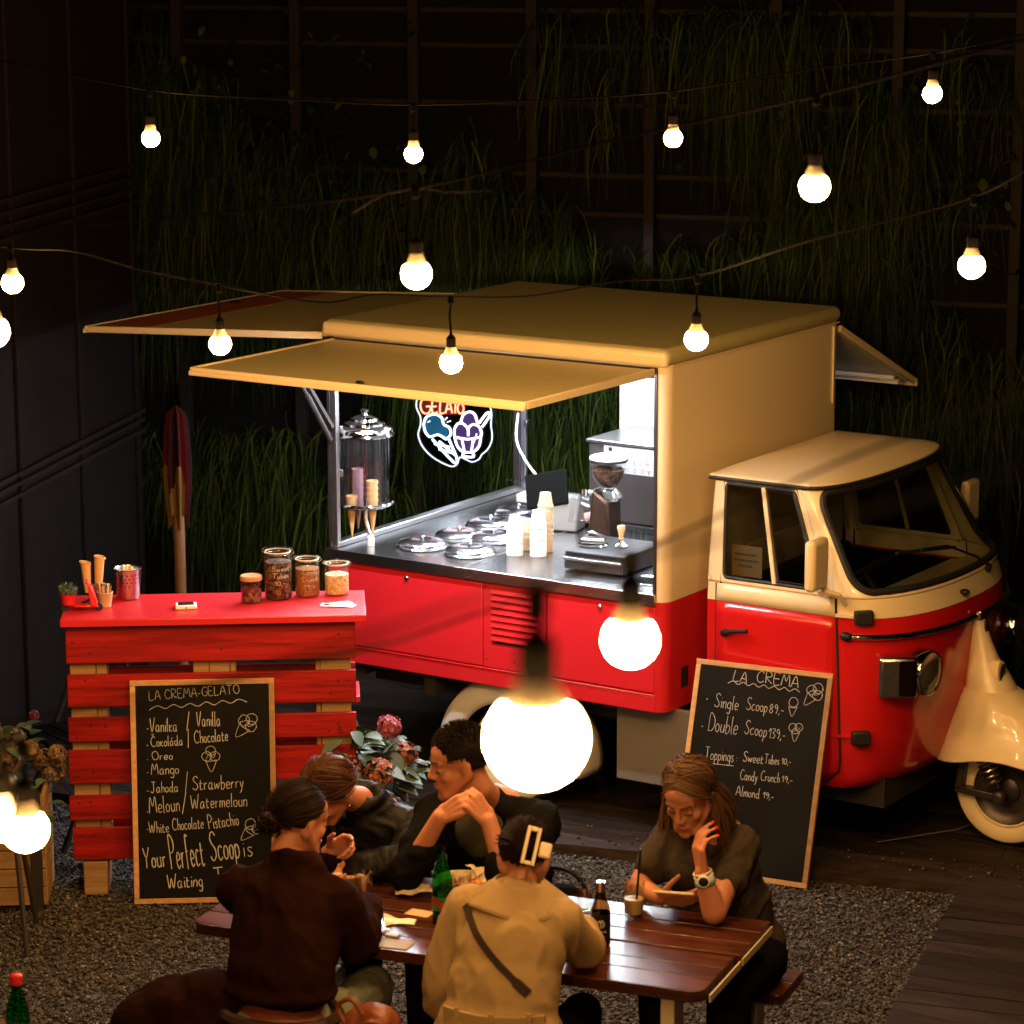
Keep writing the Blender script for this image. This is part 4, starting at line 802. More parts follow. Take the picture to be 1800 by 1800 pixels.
# ------------------------------------------------------------------ chalk writing: one-line letter shapes
GL = {
'A': [[(0,0),(.32,1),(.62,0)],[(.12,.36),(.52,.36)]], 'C': [[(.6,.84),(.42,1),(.18,.86),(.04,.5),(.14,.14),(.38,0),(.62,.14)]],
'D': [[(.06,0),(.06,1),(.34,.94),(.58,.66),(.56,.30),(.34,.04),(.0,.02)]], 'E': [[(.5,.98),(.06,1),(.06,0),(.52,.02)],[(.06,.52),(.42,.52)]],
'G': [[(.6,.86),(.38,1),(.12,.82),(.04,.46),(.16,.1),(.4,0),(.6,.16),(.6,.44),(.38,.44)]], 'J': [[(.12,1),(.56,1)],[(.36,1),(.36,.2),(.26,.02),(.10,.02),(.0,.16)]],
'L': [[(.06,1),(.04,0),(.5,.03)]], 'M': [[(0,0),(.14,1),(.36,.42),(.60,1),(.72,0)]], 'N': [[(0,0),(.06,1),(.5,0),(.54,1)]],
'O': [[(.34,1),(.1,.84),(.02,.5),(.12,.14),(.34,0),(.58,.14),(.66,.5),(.56,.86),(.34,1)]], 'P': [[(.08,0),(.06,1),(.34,1.02),(.52,.84),(.48,.62),(.30,.5),(.08,.5)]],
'R': [[(.05,0),(.06,1),(.38,.98),(.5,.78),(.38,.56),(.08,.5),(.56,0)]], 'S': [[(.52,.86),(.36,1),(.14,.94),(.08,.74),(.22,.56),(.42,.42),(.48,.2),(.32,.02),(.12,.04),(.0,.16)]],
'T': [[(0,1),(.6,.98)],[(.3,.98),(.28,0)]], 'V': [[(0,1),(.22,0),(.52,1.05)]], 'W': [[(0,1),(.18,0),(.38,.72),(.56,0),(.80,1.05)]], 'Y': [[(0,1),(.26,.5),(.56,1)],[(.26,.5),(.22,0)]],
'a': [[(.38,.42),(.22,.5),(.06,.36),(.04,.14),(.16,0),(.32,.1),(.38,.42)],[(.38,.46),(.38,.08),(.46,0)]], 'b': [[(.06,1),(.05,.04),(.22,0),(.38,.14),(.36,.38),(.2,.46),(.06,.3)]],
'c': [[(.36,.42),(.2,.5),(.05,.34),(.05,.12),(.2,0),(.38,.08)]], 'd': [[(.38,.36),(.22,.48),(.06,.34),(.05,.12),(.18,0),(.34,.1),(.38,.36)],[(.4,1),(.38,.06),(.46,0)]],
'e': [[(.06,.24),(.36,.28),(.34,.44),(.2,.5),(.06,.36),(.05,.14),(.18,0),(.38,.08)]], 'f': [[(.36,.92),(.26,1),(.16,.86),(.14,-.05)],[(.02,.48),(.32,.5)]],
'g': [[(.36,.42),(.2,.5),(.05,.34),(.06,.12),(.2,.02),(.36,.14),(.36,.44)],[(.38,.48),(.36,-.22),(.22,-.36),(.06,-.28)]], 'h': [[(.06,1),(.05,0)],[(.05,.3),(.2,.48),(.34,.42),(.36,0)]],
'i': [[(.08,.48),(.08,0)],[(.08,.68),(.09,.72)]], 'k': [[(.06,.5),(.05,0)],[(.34,.48),(.06,.2),(.36,0)]], 'l': [[(.08,1),(.06,.08),(.14,0)]],
'm': [[(.04,.48),(.04,0)],[(.04,.3),(.16,.48),(.26,.4),(.27,0)],[(.27,.32),(.4,.48),(.5,.4),(.52,0)]], 'n': [[(.05,.48),(.05,0)],[(.05,.3),(.2,.48),(.34,.4),(.36,0)]],
'o': [[(.2,.48),(.06,.38),(.04,.14),(.18,0),(.34,.1),(.36,.36),(.2,.48)]], 'p': [[(.06,.48),(.05,-.36)],[(.06,.34),(.2,.48),(.36,.38),(.36,.14),(.2,.0),(.06,.1)]],
'r': [[(.05,.48),(.05,0)],[(.05,.28),(.16,.44),(.30,.46)]], 's': [[(.30,.42),(.16,.5),(.06,.38),(.18,.26),(.3,.14),(.2,0),(.04,.06)]], 't': [[(.12,.7),(.1,.1),(.2,0),(.32,.06)],[(0,.46),(.3,.48)]],
'u': [[(.05,.48),(.05,.12),(.18,0),(.34,.14),(.36,.48)],[(.36,.48),(.37,0)]], 'w': [[(0,.48),(.12,.02),(.26,.38),(.38,.02),(.52,.48)]], 'y': [[(.04,.48),(.18,.08)],[(.36,.5),(.14,-.2),(.0,-.34)]],
'0': [[(.2,.8),(.06,.6),(.06,.2),(.2,0),(.36,.2),(.36,.6),(.2,.8)]], '1': [[(.02,.52),(.2,.82),(.2,0)]], '3': [[(.04,.76),(.24,.82),(.34,.66),(.14,.46),(.36,.3),(.28,.04),(.04,.04)]],
'8': [[(.2,.42),(.06,.6),(.2,.82),(.34,.62),(.2,.42),(.04,.18),(.2,0),(.36,.2),(.2,.42)]], '9': [[(.34,.6),(.2,.46),(.06,.6),(.18,.82),(.34,.64),(.34,.3),(.22,0)]],
'/': [[(0,-.1),(.34,1.15)]], ',': [[(.08,.06),(.02,-.16)]], '-': [[(.02,.3),(.28,.32)]], ':': [[(.06,.1),(.07,.13)],[(.06,.4),(.07,.43)]], '.': [[(.05,.0),(.08,.05)]], '*': [[(.06,.18),(.10,.2),(.12,.16),(.07,.15),(.09,.19)]],
}
GW = {c: max(p[0] for s in g for p in s) for c, g in GL.items()}
def spell(txt, gap=0.13):                                        # -> strokes in cap-height units, total width
    x = 0; out = []
    for ch in txt:
        if ch == ' ': x += 0.34; continue
        base, acc = {'Č': ('C', 'v'), 'á': ('a', '/')}.get(ch, (ch, None))
        for s in GL[base]: out.append([(x+a, b) for a, b in s])
        if acc == 'v': out.append([(x+.2, 1.22), (x+.32, 1.1), (x+.44, 1.24)])
        if acc == '/': out.append([(x+.2, .62), (x+.32, .80)])
        x += GW[base]+gap
    return out, x-gap
def scoops(n):                                                   # a sketched cone: two lines and n looped scoops, unit high
    s = [[(-.22, .48), (0, 0), (.22, .48)], [(-.22, .48), (-.05, .42), (.22, .48)]]
    cs = {1: [(0, .70, .24)], 2: [(-.16, .70, .2), (.14, .74, .2)], 3: [(-.16, .62, .19), (.16, .62, .19), (0, .84, .19)]}[n]
    for cx, cy, r in cs: s.append([(cx+r*math.cos(t), cy+r*math.sin(t)) for t in [2*math.pi*i/14+0.4 for i in range(16)]])
    if n > 1: s.append([(-.2, .5), (-.05, .72), (.08, .56), (.2, .74)])
    return s
class Board:                                                     # a framed chalkboard leaning back; a across, b up its face
    def __init__(s, name, label, A, B, T, h, group=None):        # A, B: bottom corners, T: point above A where the top leans
        s.A = Vector(A); s.ux = (Vector(B)-s.A); s.w = s.ux.length; s.ux /= s.w; s.uy = (Vector(T)-s.A).normalized(); s.h = h
        s.n = s.ux.cross(s.uy).normalized(); 
        s.t = thing(name, label, 'chalkboard', s.A, 0, group); f = 0.022; th = 0.020
        bd_ = MB(); bd_.box((f-0.003, f-0.003, -th+0.006), (s.w-f+0.003, h-f+0.003, -0.004), mx=None); bd_.v = [s.L(v) for v in bd_.v]; s.o = bd_.build('board', M['chalkboard'], s.t, smooth=0)
        fr = MB()
        for lo, hi in (((0, 0), (s.w, f)), ((0, h-f), (s.w, h)), ((0, f+0.0005), (f, h-f-0.0005)), ((s.w-f, f+0.0005), (s.w, h-f-0.0005))): fr.box((lo[0], lo[1], -th), (hi[0], hi[1], 0.0))
        fr.v = [s.L(v) for v in fr.v]; fr.build('board_frame', M['frame_wood'], s.t, bevel=0.002)
        s.m = MB()
    def L(s, p): return s.ux*p[0]+s.uy*p[1]+s.n*p[2]
    def ab(s, px, py): P = at_plane(px, py, s.A, s.n)-s.A; return P.dot(s.ux), P.dot(s.uy)
    def strokes(s, st, a, b, hx, hy, ang=0.0, wd=0.0042, jit=0.02):
        c, sn = math.cos(ang), math.sin(ang)
        for q in st:
            q = [(x+random.gauss(0, jit*0.5), y+random.gauss(0, jit*0.5)) for x, y in q]
            P = smoothpath([(x, y, 0) for x, y in q], 4) if len(q) > 2 else [Vector((q[0][0], q[0][1], 0)), Vector((q[1][0], q[1][1], 0))]
            s.m.ribbon([s.L((a+(p.x*hx*c-p.y*hy*sn), b+(p.x*hx*sn+p.y*hy*c), -0.0036)) for p in P], wd, s.n)
    def text(s, txt, p0, p1, cap, wd=0.0046):                    # p0, p1: photo points of the baseline ends; cap: cap height in photo pixels
        a0, b0 = s.ab(*p0); a1, b1 = s.ab(*p1); st, W = spell(txt); _, b2 = s.ab(p0[0], p0[1]-cap)
        L_ = math.hypot(a1-a0, b1-b0); s.strokes(st, a0, b0, L_/W, b2-b0, math.atan2(b1-b0, a1-a0), wd)
    def cone(s, p, hpx, n, tilt=0.0, wd=0.0036):
        a, b = s.ab(*p); _, b2 = s.ab(p[0], p[1]-hpx); h = b2-b; s.strokes(scoops(n), a, b, h, h, tilt, wd)
    def wave(s, p0, p1, amp, k, wd=0.0044):
        a0, b0 = s.ab(*p0); a1, b1 = s.ab(*p1); pts = []
        for i in range(k*2+1): f = i/(k*2); pts.append((a0+(a1-a0)*f, b0+(b1-b0)*f+(amp if i % 2 else -amp*0.6)))
        s.strokes([pts], 0, 0, 1, 1, 0, wd, 0.0008)
    def done(s): s.m.build('chalk_writing', M['chalk'], s.o, smooth=0)

# ------------------------------------------------------------------ pallet counter
PX = Vector((0.8, 0.6, 0)); PN = Vector((0.6, -0.8, 0)); PO = Vector((-1.745, -1.815, GZ)); PA = math.atan2(0.6, 0.8)
def pl(a, n, z): return PO + PX*a + PN*n + Vector((0, 0, z-GZ))
pc = thing('pallet_counter', 'red painted wooden pallet counter with a flat red top', 'counter', PO, PA)
q = None
for z0, z1 in ((.947, 1.097), (.762, .899), (.617, .719), (.44, .58), (.284, .387), (.11, .248)):
    for face, y in ((0, 0.0), (1, 0.122)):
        if face and z0 in (.617, .284): continue
        b = MB(); e = random.uniform(-.006, .006); b.box((-0.020+e, y, z0-GZ+e*0.5), (1.158+e*0.6, y+0.022, z1-GZ)); b.build('slat', M['pallet_red'], pc, bevel=0.003)
for x0, x1 in ((0.0, 0.105), (0.106, 0.150), (0.50, 0.565), (0.566, 0.650), (0.651, 0.675), (1.00, 1.02), (1.021, 1.145)):
    b = MB(); b.box((x0-0.005, 0.0225+(0.004 if x1-x0 < 0.05 else 0), 0.10-GZ), (x1-0.005, 0.1215, 1.105-GZ)); b.build('pallet_block', M['pallet_wood'], pc, bevel=0.003)
for x0 in (0.025, 1.02):
    b = MB(); b.box((x0, -0.004, 0.0), (x0+0.100, 0.25, 0.106-GZ-0.004)); b.build('foot_block', M['pallet_wood'], pc, bevel=0.004)
b = MB(); b.box((-0.034, -0.042, 1.110-GZ), (1.205, 0.40, 1.141-GZ)); b.build('counter_board', M['counter_red'], pc, bevel=0.004)
b = MB(); b.box((0.02, 0.15, 0.72-GZ), (1.178, 0.40, 0.745-GZ)); b.build('lower_shelf', M['counter_red'], pc, bevel=0.003)
b = MB(); b.box((0.04, 0.38, 0.0), (0.10, 0.44, 1.109-GZ)); b.build('rear_leg', M['pallet_wood'], pc, bevel=0.003)
b = MB(); b.box((1.07, 0.38, 0.0), (1.13, 0.44, 1.109-GZ)); b.build('rear_leg', M['pallet_wood'], pc, bevel=0.003)
nl = MB()
for z0, z1 in ((.947, 1.097), (.762, .899), (.617, .719), (.44, .58), (.284, .387), (.11, .248)):
    for x in (0.02, 0.07, 0.13, 0.54, 0.62, 1.05, 1.09, 1.13):
        if random.random() < 0.75: zz = random.uniform(z0+0.02, z1-0.02)-GZ; nl.lathe([(0.005, 0), (0.004, 0.001), (0, 0.001)], (x+random.uniform(-.012, .012), -0.0003, zz), 8, (0, -1, 0))
nl = nl.build('nail_heads', M['under'], pc, smooth=0); nl['kind'] = 'stuff'
t = thing('plastic_tub', 'clear plastic tub on the shelf inside the pallet counter', 'tub', pl(0.86, -0.30, 0.7455), PA)
q = MB(); q.box((0, 0, 0), (0.16, 0.11, 0.06)); q.build('tub_body', M['plastic_clear'], t, bevel=0.01); q = MB(); q.box((-0.005, -0.005, 0.0605), (0.165, 0.115, 0.068)); q.build('tub_lid', M['plastic_clear'], t, bevel=0.003)

# the two menu boards
b1 = Board('menu_board', 'menu chalkboard listing gelato flavours leaning on the red pallet counter', pl(0.238, 0.135, GZ), pl(0.825, 0.135, GZ), pl(0.238, 0.026, 0.88), 0.925)
b1.text('LA CREMA-GELATO', (262, 1231), (421, 1219), 16, 0.0042)
b1.wave((262, 1246), (434, 1232), 0.009, 6)
for tx, p0, p1, cp in (('Vanilka', (264, 1287), (311, 1286), 24), ('/', (328, 1282), (338, 1280), 26), ('Vanilla', (346, 1277), (387, 1276), 25),
                       ('Čokoláda', (265, 1313), (321, 1310), 18), ('/', (330, 1312), (336, 1311), 26), ('Chocolate', (342, 1307), (401, 1302), 22),
                       ('Oreo', (267, 1336), (303, 1335), 15), ('Mango', (266, 1362), (314, 1360), 19), ('Jahoda', (265, 1394), (313, 1392), 19), ('/', (325, 1392), (336, 1390), 30),
                       ('Strawberry', (339, 1389), (428, 1385), 24), ('Meloun', (263, 1430), (316, 1426), 29), ('/', (320, 1428), (332, 1426), 30), ('Watermeloun', (336, 1422), (434, 1417), 24),
                       ('White', (262, 1465), (297, 1463), 20), ('Chocolate', (303, 1460), (358, 1456), 21), ('Pistachio', (367, 1458), (420, 1450), 24)):
    b1.text(tx, p0, p1, cp, 0.0048)
b1.text('Your', (254, 1527), (292, 1523), 36, 0.0075); b1.text('Perfect', (301, 1529), (360, 1521), 58, 0.0075); b1.text('Scoop', (372, 1514), (421, 1508), 52, 0.0075); b1.text('is', (428, 1507), (444, 1505), 34, 0.006)
b1.text('Waiting', (295, 1562), (356, 1558), 24, 0.007); b1.text('T', (376, 1538), (392, 1536), 12, 0.008)
for p in ((257, 1284), (257, 1313), (257, 1338), (257, 1361), (257, 1393), (257, 1430), (257, 1461)): b1.text('*', p, (p[0]+3, p[1]), 14, 0.005)
b1.cone((414, 1295), 50, 3, -0.75); b1.cone((371, 1357), 44, 3, 0.0); b1.cone((424, 1478), 46, 2, -0.75)
b1.done()
b2 = Board('price_board', 'price chalkboard for scoops and toppings leaning on the red cab door', (0.150, -0.205, GZ), (0.758, -0.128, GZ), (0.128, 0.046, 0.82), 0.90)
b2.text('LA', (1284, 1196), (1308, 1202), 19, 0.005); b2.text('CREMA', (1325, 1199), (1399, 1211), 20, 0.005); b2.wave((1276, 1199), (1402, 1217), 0.008, 7)
for tx, p0, p1, cp in (('Single', (1252, 1242), (1293, 1249), 24), ('Scoop', (1308, 1248), (1344, 1253), 22), ('89,-', (1348, 1254), (1373, 1257), 19),
                       ('Double', (1241, 1284), (1292, 1292), 31), ('Scoop', (1305, 1290), (1343, 1297), 24), ('139,-', (1347, 1298), (1376, 1302), 21),
                       ('Toppings', (1236, 1334), (1286, 1340), 22), (':', (1290, 1340), (1293, 1340), 16), ('Sweet', (1303, 1339), (1338, 1344), 18), ('Tubes', (1341, 1343), (1366, 1346), 17), ('10,-', (1371, 1345), (1387, 1346), 13),
                       ('Candy', (1298, 1371), (1328, 1375), 18), ('Crunch', (1334, 1373), (1367, 1378), 18), ('19,-', (1371, 1376), (1390, 1379), 13), ('Almond', (1291, 1399), (1332, 1405), 18), ('19,-', (1338, 1404), (1357, 1408), 13)):
    b2.text(tx, p0, p1, cp, 0.0042)
for p in ((1237, 1231), (1229, 1279), (1224, 1332)): b2.text('*', p, (p[0]+3, p[1]), 14, 0.006)
a0, b0_ = b2.ab(1237, 1341); a1, b1_ = b2.ab(1287, 1347); b2.strokes([[(a0, b0_), (a1, b1_)]], 0, 0, 1, 1, 0, 0.004, 0.0)
b2.cone((1410, 1241), 46, 3, -0.6); b2.cone((1388, 1261), 36, 1); b2.cone((1393, 1306), 36, 2)
b2.done()
# ------------------------------------------------------------------ things on the pallet counter
CT = 1.1412
def jar(a, n, r, h, fill, fm, label, text=None, square=0.0):
    t = thing('glass_jar', label, 'jar', pl(a, n, CT), PA, 'glass jars on the counter')
    q = MB(); q.lathe([(0, 0.002), (r*0.9, 0.002), (r, 0.010), (r, h*0.72), (r*0.96, h*0.79), (r*0.78, h*0.86), (r*0.76, h*0.90)], (0, 0, 0), 28, cap=False); q.build('jar_body', M['glass'], t, smooth=60)
    q = MB(); q.lathe([(0, 0.006), (r*0.88, 0.006), (r*0.945, 0.014), (r*0.945, fill*h), (r*0.6, fill*h+r*0.10), (0, fill*h+r*0.16)], (0, 0, 0), 28, cap=False); q.build('jar_filling', fm, t, smooth=60)
    q = MB(); q.lathe([(r*0.74, h*0.875), (r*0.90, h*0.885), (r*0.90, h*0.93), (r*0.84, h*0.955), (r*0.5, h*0.975), (0, h*0.98)], (0, 0, 0), 28); q.build('jar_lid', M['glass'], t, smooth=40)
    q = MB(); q.tube([(r*0.92*math.cos(x), r*0.92*math.sin(x), h*0.882) for x in [2*math.pi*i/28 for i in range(28)]], 0.0028, 6, closed=True); q.build('jar_gasket', M['napkin'], t)
    q = MB(); q.tube([(r*0.82*math.cos(x), r*0.82*math.sin(x), h*0.84) for x in [2*math.pi*i/28 for i in range(28)]], 0.0018, 6, closed=True); q.tube(smoothpath([(-r*0.8, 0, h*0.84), (-r*1.12, 0, h*0.90), (-r*0.9, 0, h*0.965)]), 0.002, 6); q.tube(smoothpath([(r*0.8, 0, h*0.80), (r*1.16, 0, h*0.86), (r*0.9, 0, h*0.95)]), 0.002, 6); q.build('jar_clasp', M['steel'], t)
    if text:
        w_ = MB()
        for k, (tx, wd_) in enumerate(text):
            st, W = spell(tx); sc2 = wd_/W
            for s in st:
                P = smoothpath([(x, y, 0) for x, y in s], 3) if len(s) > 2 else [Vector((x, y, 0)) for x, y in s]; pts = []
                for p in P:
                    th = (p.x*sc2-wd_*0.32)/r + R(-90); z = h*0.56-k*0.030+p.y*0.021; pts.append(Vector(((r+0.0008)*math.cos(th), (r+0.0008)*math.sin(th), z)))
                for i in range(len(pts)-1): w_.tube([pts[i], pts[i+1]], 0.0011, 4)
        w_.build('jar_writing', M['chalk'], t, smooth=0)
    return t
f1_ = speckle('chocolate_tubes', [(0.015, 0.007, 0.004), (0.06, 0.03, 0.015), (0.20, 0.12, 0.07), (0.03, 0.014, 0.008)], 75, 0.5)
f2_ = speckle('candy_crunch', [(0.16, 0.06, 0.018), (0.26, 0.10, 0.03), (0.36, 0.17, 0.06)], 170, 0.7)
f3_ = speckle('almond_flakes', [(0.45, 0.27, 0.10), (0.66, 0.52, 0.28), (0.72, 0.62, 0.42)], 110, 0.7)
f4_ = speckle('dark_sweets', [(0.03, 0.010, 0.008), (0.12, 0.025, 0.02), (0.24, 0.10, 0.06)], 60, 0.5)
jar(0.846, -0.275, 0.058, 0.228, 0.70, f1_, 'tallest clip top glass jar, filled with dark chocolate tubes', [('Sweet', 0.075), ('Tubes', 0.07), ('10,-', 0.045)])
jar(0.967, -0.315, 0.052, 0.180, 0.66, f2_, 'middle clip top glass jar filled with brown candy crunch', [('Candy', 0.065), ('Crunch', 0.07), ('19,-', 0.045)])
jar(1.090, -0.335, 0.052, 0.150, 0.58, f3_, 'shortest clip top glass jar, filled with pale almond flakes, at the counter end', [('', 0.01), ('19,-', 0.04)][1:])
t = thing('sweets_jar', 'small low jar of dark sweets with a wooden lid', 'jar', pl(0.735, -0.215, CT), PA, 'glass jars on the counter')
q = MB(); q.lathe([(0, 0.002), (0.042, 0.002), (0.044, 0.008), (0.044, 0.095)], n=28, cap=False); q.build('jar_body', M['glass'], t)
q = MB(); q.lathe([(0, 0.005), (0.041, 0.006), (0.041, 0.055), (0.02, 0.072), (0, 0.075)], n=24, cap=False); q.build('jar_filling', f4_, t)
q = MB(); q.lathe([(0.045, 0.0955), (0.046, 0.098), (0.046, 0.112), (0.043, 0.115), (0, 0.115)], n=28); q.build('jar_lid', M['frame_wood'], t)
t = thing('card_reader', 'small white card reader with a dark screen lying on the counter', 'card reader', pl(0.468, -0.135, CT), PA+0.06)
q = MB(); q.box((-0.044, -0.035, 0), (0.044, 0.035, 0.018)); q.build('reader_body', M['paper_white'], t, bevel=0.006, seg=3); q = MB(); q.box((-0.032, -0.024, 0.0182), (0.032, 0.027, 0.0195)); q.build('reader_screen', M['black'], t, bevel=0.001)
q = MB(); q.ball((0, -0.0355, 0.009), (0.004, 0.001, 0.003)); q.build('reader_slot', M['black'], t)
t = thing('flyer_pile', 'loose pile of printed white flyers on the right end of the counter', 'flyers', pl(1.105, -0.135, CT), PA)
for k in range(5):
    q = MB(); mx = Matrix.Rotation(random.uniform(-0.7, 0.5), 4, 'Z'); cx, cy = random.uniform(-.035, .045), random.uniform(-.02, .02); q.box((-0.052, -0.026, 0.0004+k*0.0010), (0.052, 0.026, 0.0010+k*0.0010)); q.v = [mx@v+Vector((cx, cy, 0)) for v in q.v]; o = q.build('flyer', M['paper_white'], t, smooth=0)
    q = MB()
    for j in range(3): x = random.uniform(-0.04, 0.02); q.box((x, -0.014, 0.00105+k*0.0010), (x+0.02, random.uniform(0, 0.016), 0.0012+k*0.0010))
    q.v = [mx@v+Vector((cx, cy, 0)) for v in q.v]; q.build('flyer_print', random.choice([M['paper_kraft'], M['under'], M['rust']]), o, smooth=0)
t = thing('cutlery_tin', 'perforated steel utensil tin full of wooden sticks on the counter', 'utensil tin', pl(0.222, -0.325, CT), PA)
q = MB(); q.lathe([(0, 0.002), (0.044, 0.002), (0.048, 0.008), (0.056, 0.125), (0.0575, 0.128), (0.0565, 0.131), (0.0545, 0.128), (0.046, 0.01)], n=36, cap=False); tb = q.build('tin_body', M['steel'], t, smooth=50)
q = MB()
for k in range(6):
    for j in range(18):
        th = 2*math.pi*(j+0.5*(k % 2))/18; z = 0.030+k*0.0155; r = 0.0455+0.0105*z/0.125*1.0+0.0008; q.lathe([(0.0030, 0), (0, 0.0004)], (r*math.cos(th), r*math.sin(th), z), 8, (math.cos(th), math.sin(th), 0))
pf = q.build('perforations', M['under'], tb, smooth=0); pf['kind'] = 'stuff'
q = MB()
for k in range(34):
    a, r = random.uniform(0, 6.28), 0.045*math.sqrt(random.random()); q.bar((r*0.7*math.cos(a), r*0.7*math.sin(a), 0.02), (r*math.cos(a), r*math.sin(a), random.uniform(0.118, 0.138)), 0.008, 0.003)
q = q.build('wooden_sticks', M['napkin'], t, smooth=0); q['kind'] = 'stuff'
t = thing('spoon_cup', 'small paper cup of wooden spoons in front of the wafer cones', 'paper cup', pl(0.135, -0.185, CT), PA)
q = MB(); q.lathe([(0, 0.002), (0.024, 0.002), (0.033, 0.060), (0.0345, 0.062), (0.033, 0.064), (0.031, 0.060), (0.022, 0.006)], n=28, cap=False); q.build('cup_body', M['paper_kraft'], t)
for k in range(7):
    q = MB(); a = k*0.9; q.bar((0.012*math.cos(a), 0.012*math.sin(a), 0.01), (0.026*math.cos(a), 0.022*math.sin(a), 0.085+0.006*(k % 4)), 0.009, 0.002); q.build('spoon', M['wafer'], t)
t = thing('cone_holder', 'metal stand holding two upright wafer cones on the counter end', 'cone holder', pl(0.062, -0.235, CT), PA)
q = MB(); q.box((-0.03, -0.035, 0), (0.065, 0.03, 0.004)); q.bar((-0.028, -0.02, 0.004), (0.06, -0.02, 0.05), 0.003, 0.05, (0, 1, 0)); q.bar((0.06, -0.036, 0.004), (0.06, -0.036, 0.095), 0.004, 0.07, (1, 0, 0)); q.build('stand_plate', M['steel'], t, bevel=0.001)
for k, (x, y, h, tl) in enumerate(((0.0, 0.0, 0.145, -0.05), (0.042, 0.012, 0.165, 0.06))):
    c = thing('wafer_cone', ('left rolled wafer cone with a folded pink paper rim in the metal stand', 'right rolled wafer cone, the taller, in the metal stand')[k], 'wafer cone', (pl(0.062, -0.235, CT)+PX*x-PN*y+Vector((0, 0, 0.05))), PA, 'wafer cones in the stand')
    q = MB(); q.lathe([(0.0125, 0.0), (0.017, 0.05), (0.021, h-0.03), (0.0225, h-0.018), (0.0215, h-0.018), (0.014, 0.03)], n=24, axis=(tl, 0, 1), cap=False); q.tube([(tl*h+0.0225*math.cos(a_), 0.0225*math.sin(a_), h-0.028+0.014*(math.sin(a_*0.5))) for a_ in [2*math.pi*i/20 for i in range(21)]], 0.003, 6); q.build('cone_shell', M['wafer'], c)
t = thing('toy_scooter', 'small red toy delivery scooter carrying a plant tub at the counter end', 'toy scooter', pl(0.022, -0.115, CT), PA)
q = MB(); q.box((-0.01, -0.022, 0.020), (0.085, 0.022, 0.028)); q.build('footboard', M['red'], t, bevel=0.004)
q = MB(); q.prism([(0.060, -0.026, 0.026), (0.092, -0.026, 0.018), (0.066, -0.018, 0.105), (0.048, -0.016, 0.112)], (0, 0, 0), (0, 0.048, 0)); q.build('leg_shield', M['red'], t, bevel=0.004)
for x in (0.092, -0.045):
    q = MB(); q.lathe([(0.006, -0.008), (0.016, -0.008), (0.018, 0), (0.016, 0.008), (0.006, 0.008)], (x, 0, 0.018), 20, (0, 1, 0)); q.build('toy_wheel', M['rubber'], t)
q = MB(); q.tube([(0.055, 0, 0.10), (0.046, 0, 0.122)], 0.004, 8); q.tube([(0.046, -0.035, 0.124), (0.044, 0.035, 0.124)], 0.0035, 8); q.build('handlebar', M['red'], t)
q = MB(); q.lathe([(0.026, 0), (0.034, 0.045), (0.031, 0.045), (0.024, 0.004)], (-0.032, 0, 0.030), 24); q.build('plant_tub', M['red'], t)
q = MB()
for k in range(220):
    v = Vector((random.gauss(0, 1), random.gauss(0, 1), abs(random.gauss(0, 1)))).normalized()*random.uniform(0.018, 0.045); c = Vector((-0.032, 0, 0.078))+v; mx = rot('Z', random.uniform(0, 6))@rot('X', random.uniform(0, 3)); q.add([c+mx@Vector(p)*0.009 for p in ((0,-1,0),(.5,0,0),(0,1,0),(-.5,0,0))], [(0,1,2,3)])
q = q.build('toy_foliage', M['leaf'], t, smooth=0); q['kind'] = 'stuff'

# ------------------------------------------------------------------ on the truck's steel counter
KT = 1.0912
# cone dispenser: a tall clear drum on a plate, held by a bent foot
DC = at(642, 885, 'y', 0.16); dx, dy, dz = DC.x, DC.y, DC.z
t = thing('cone_dispenser', 'tall clear cone dispenser drum with a stepped chrome lid', 'cone dispenser', (dx, dy, KT))
k0 = dz-KT; ppm = 400.0
top = (885-762)/ppm/0.98
q = MB(); q.lathe([(0, k0-0.006), (0.118, k0-0.008), (0.128, k0-0.002), (0.130, k0+0.006), (0.124, k0+0.012), (0, k0+0.012)], n=48); q.build('dispenser_plate', M['chrome'], t)
q = MB(); q.lathe([(0.112, k0+0.013), (0.112, k0+top)], n=48, cap=False); q.build('dispenser_drum', M['plastic_clear'], t, smooth=180)
for th in (0.35, 1.6, 2.85, 4.2, 5.2):
    x, y = 0.066*math.cos(th), 0.066*math.sin(th); q = MB(); q.lathe([(0.034, k0+0.013), (0.034, k0+top-0.01)], (x, y, 0), 20, cap=False); q.build('cone_tube', M['plastic_clear'], t, smooth=180)
q = MB(); q.tube([(0, 0, k0+0.012), (0, 0, k0+top)], 0.007, 10); q.build('dispenser_rod', M['chrome'], t)
z = k0+top; q = MB(); q.lathe([(0.112, z), (0.134, z+0.004), (0.137, z+0.012), (0.128, z+0.020), (0.128, z+0.036), (0.120, z+0.046), (0.094, z+0.054), (0.092, z+0.064), (0.066, z+0.074), (0.063, z+0.084), (0.040, z+0.094), (0.016, z+0.100), (0.012, z+0.106), (0.020, z+0.114), (0.020, z+0.120), (0.010, z+0.127), (0, z+0.128)], n=48); q.build('dispenser_lid', M['chrome'], t, smooth=40)
q = MB(); q.tube([(0, 0, k0-0.006), (0.0, -0.0, 0.115), (0.022, -0.012, 0.07), (0.046, -0.025, 0.045)], 0.011, 12); q.build('dispenser_stem', M['alu'], t)
q = MB(); q.lathe([(0.017, 0), (0.016, 0.045), (0.010, 0.052), (0, 0.052)], (0.047, -0.026, 0.0), 16); q.build('dispenser_foot', M['paper_white'], t)
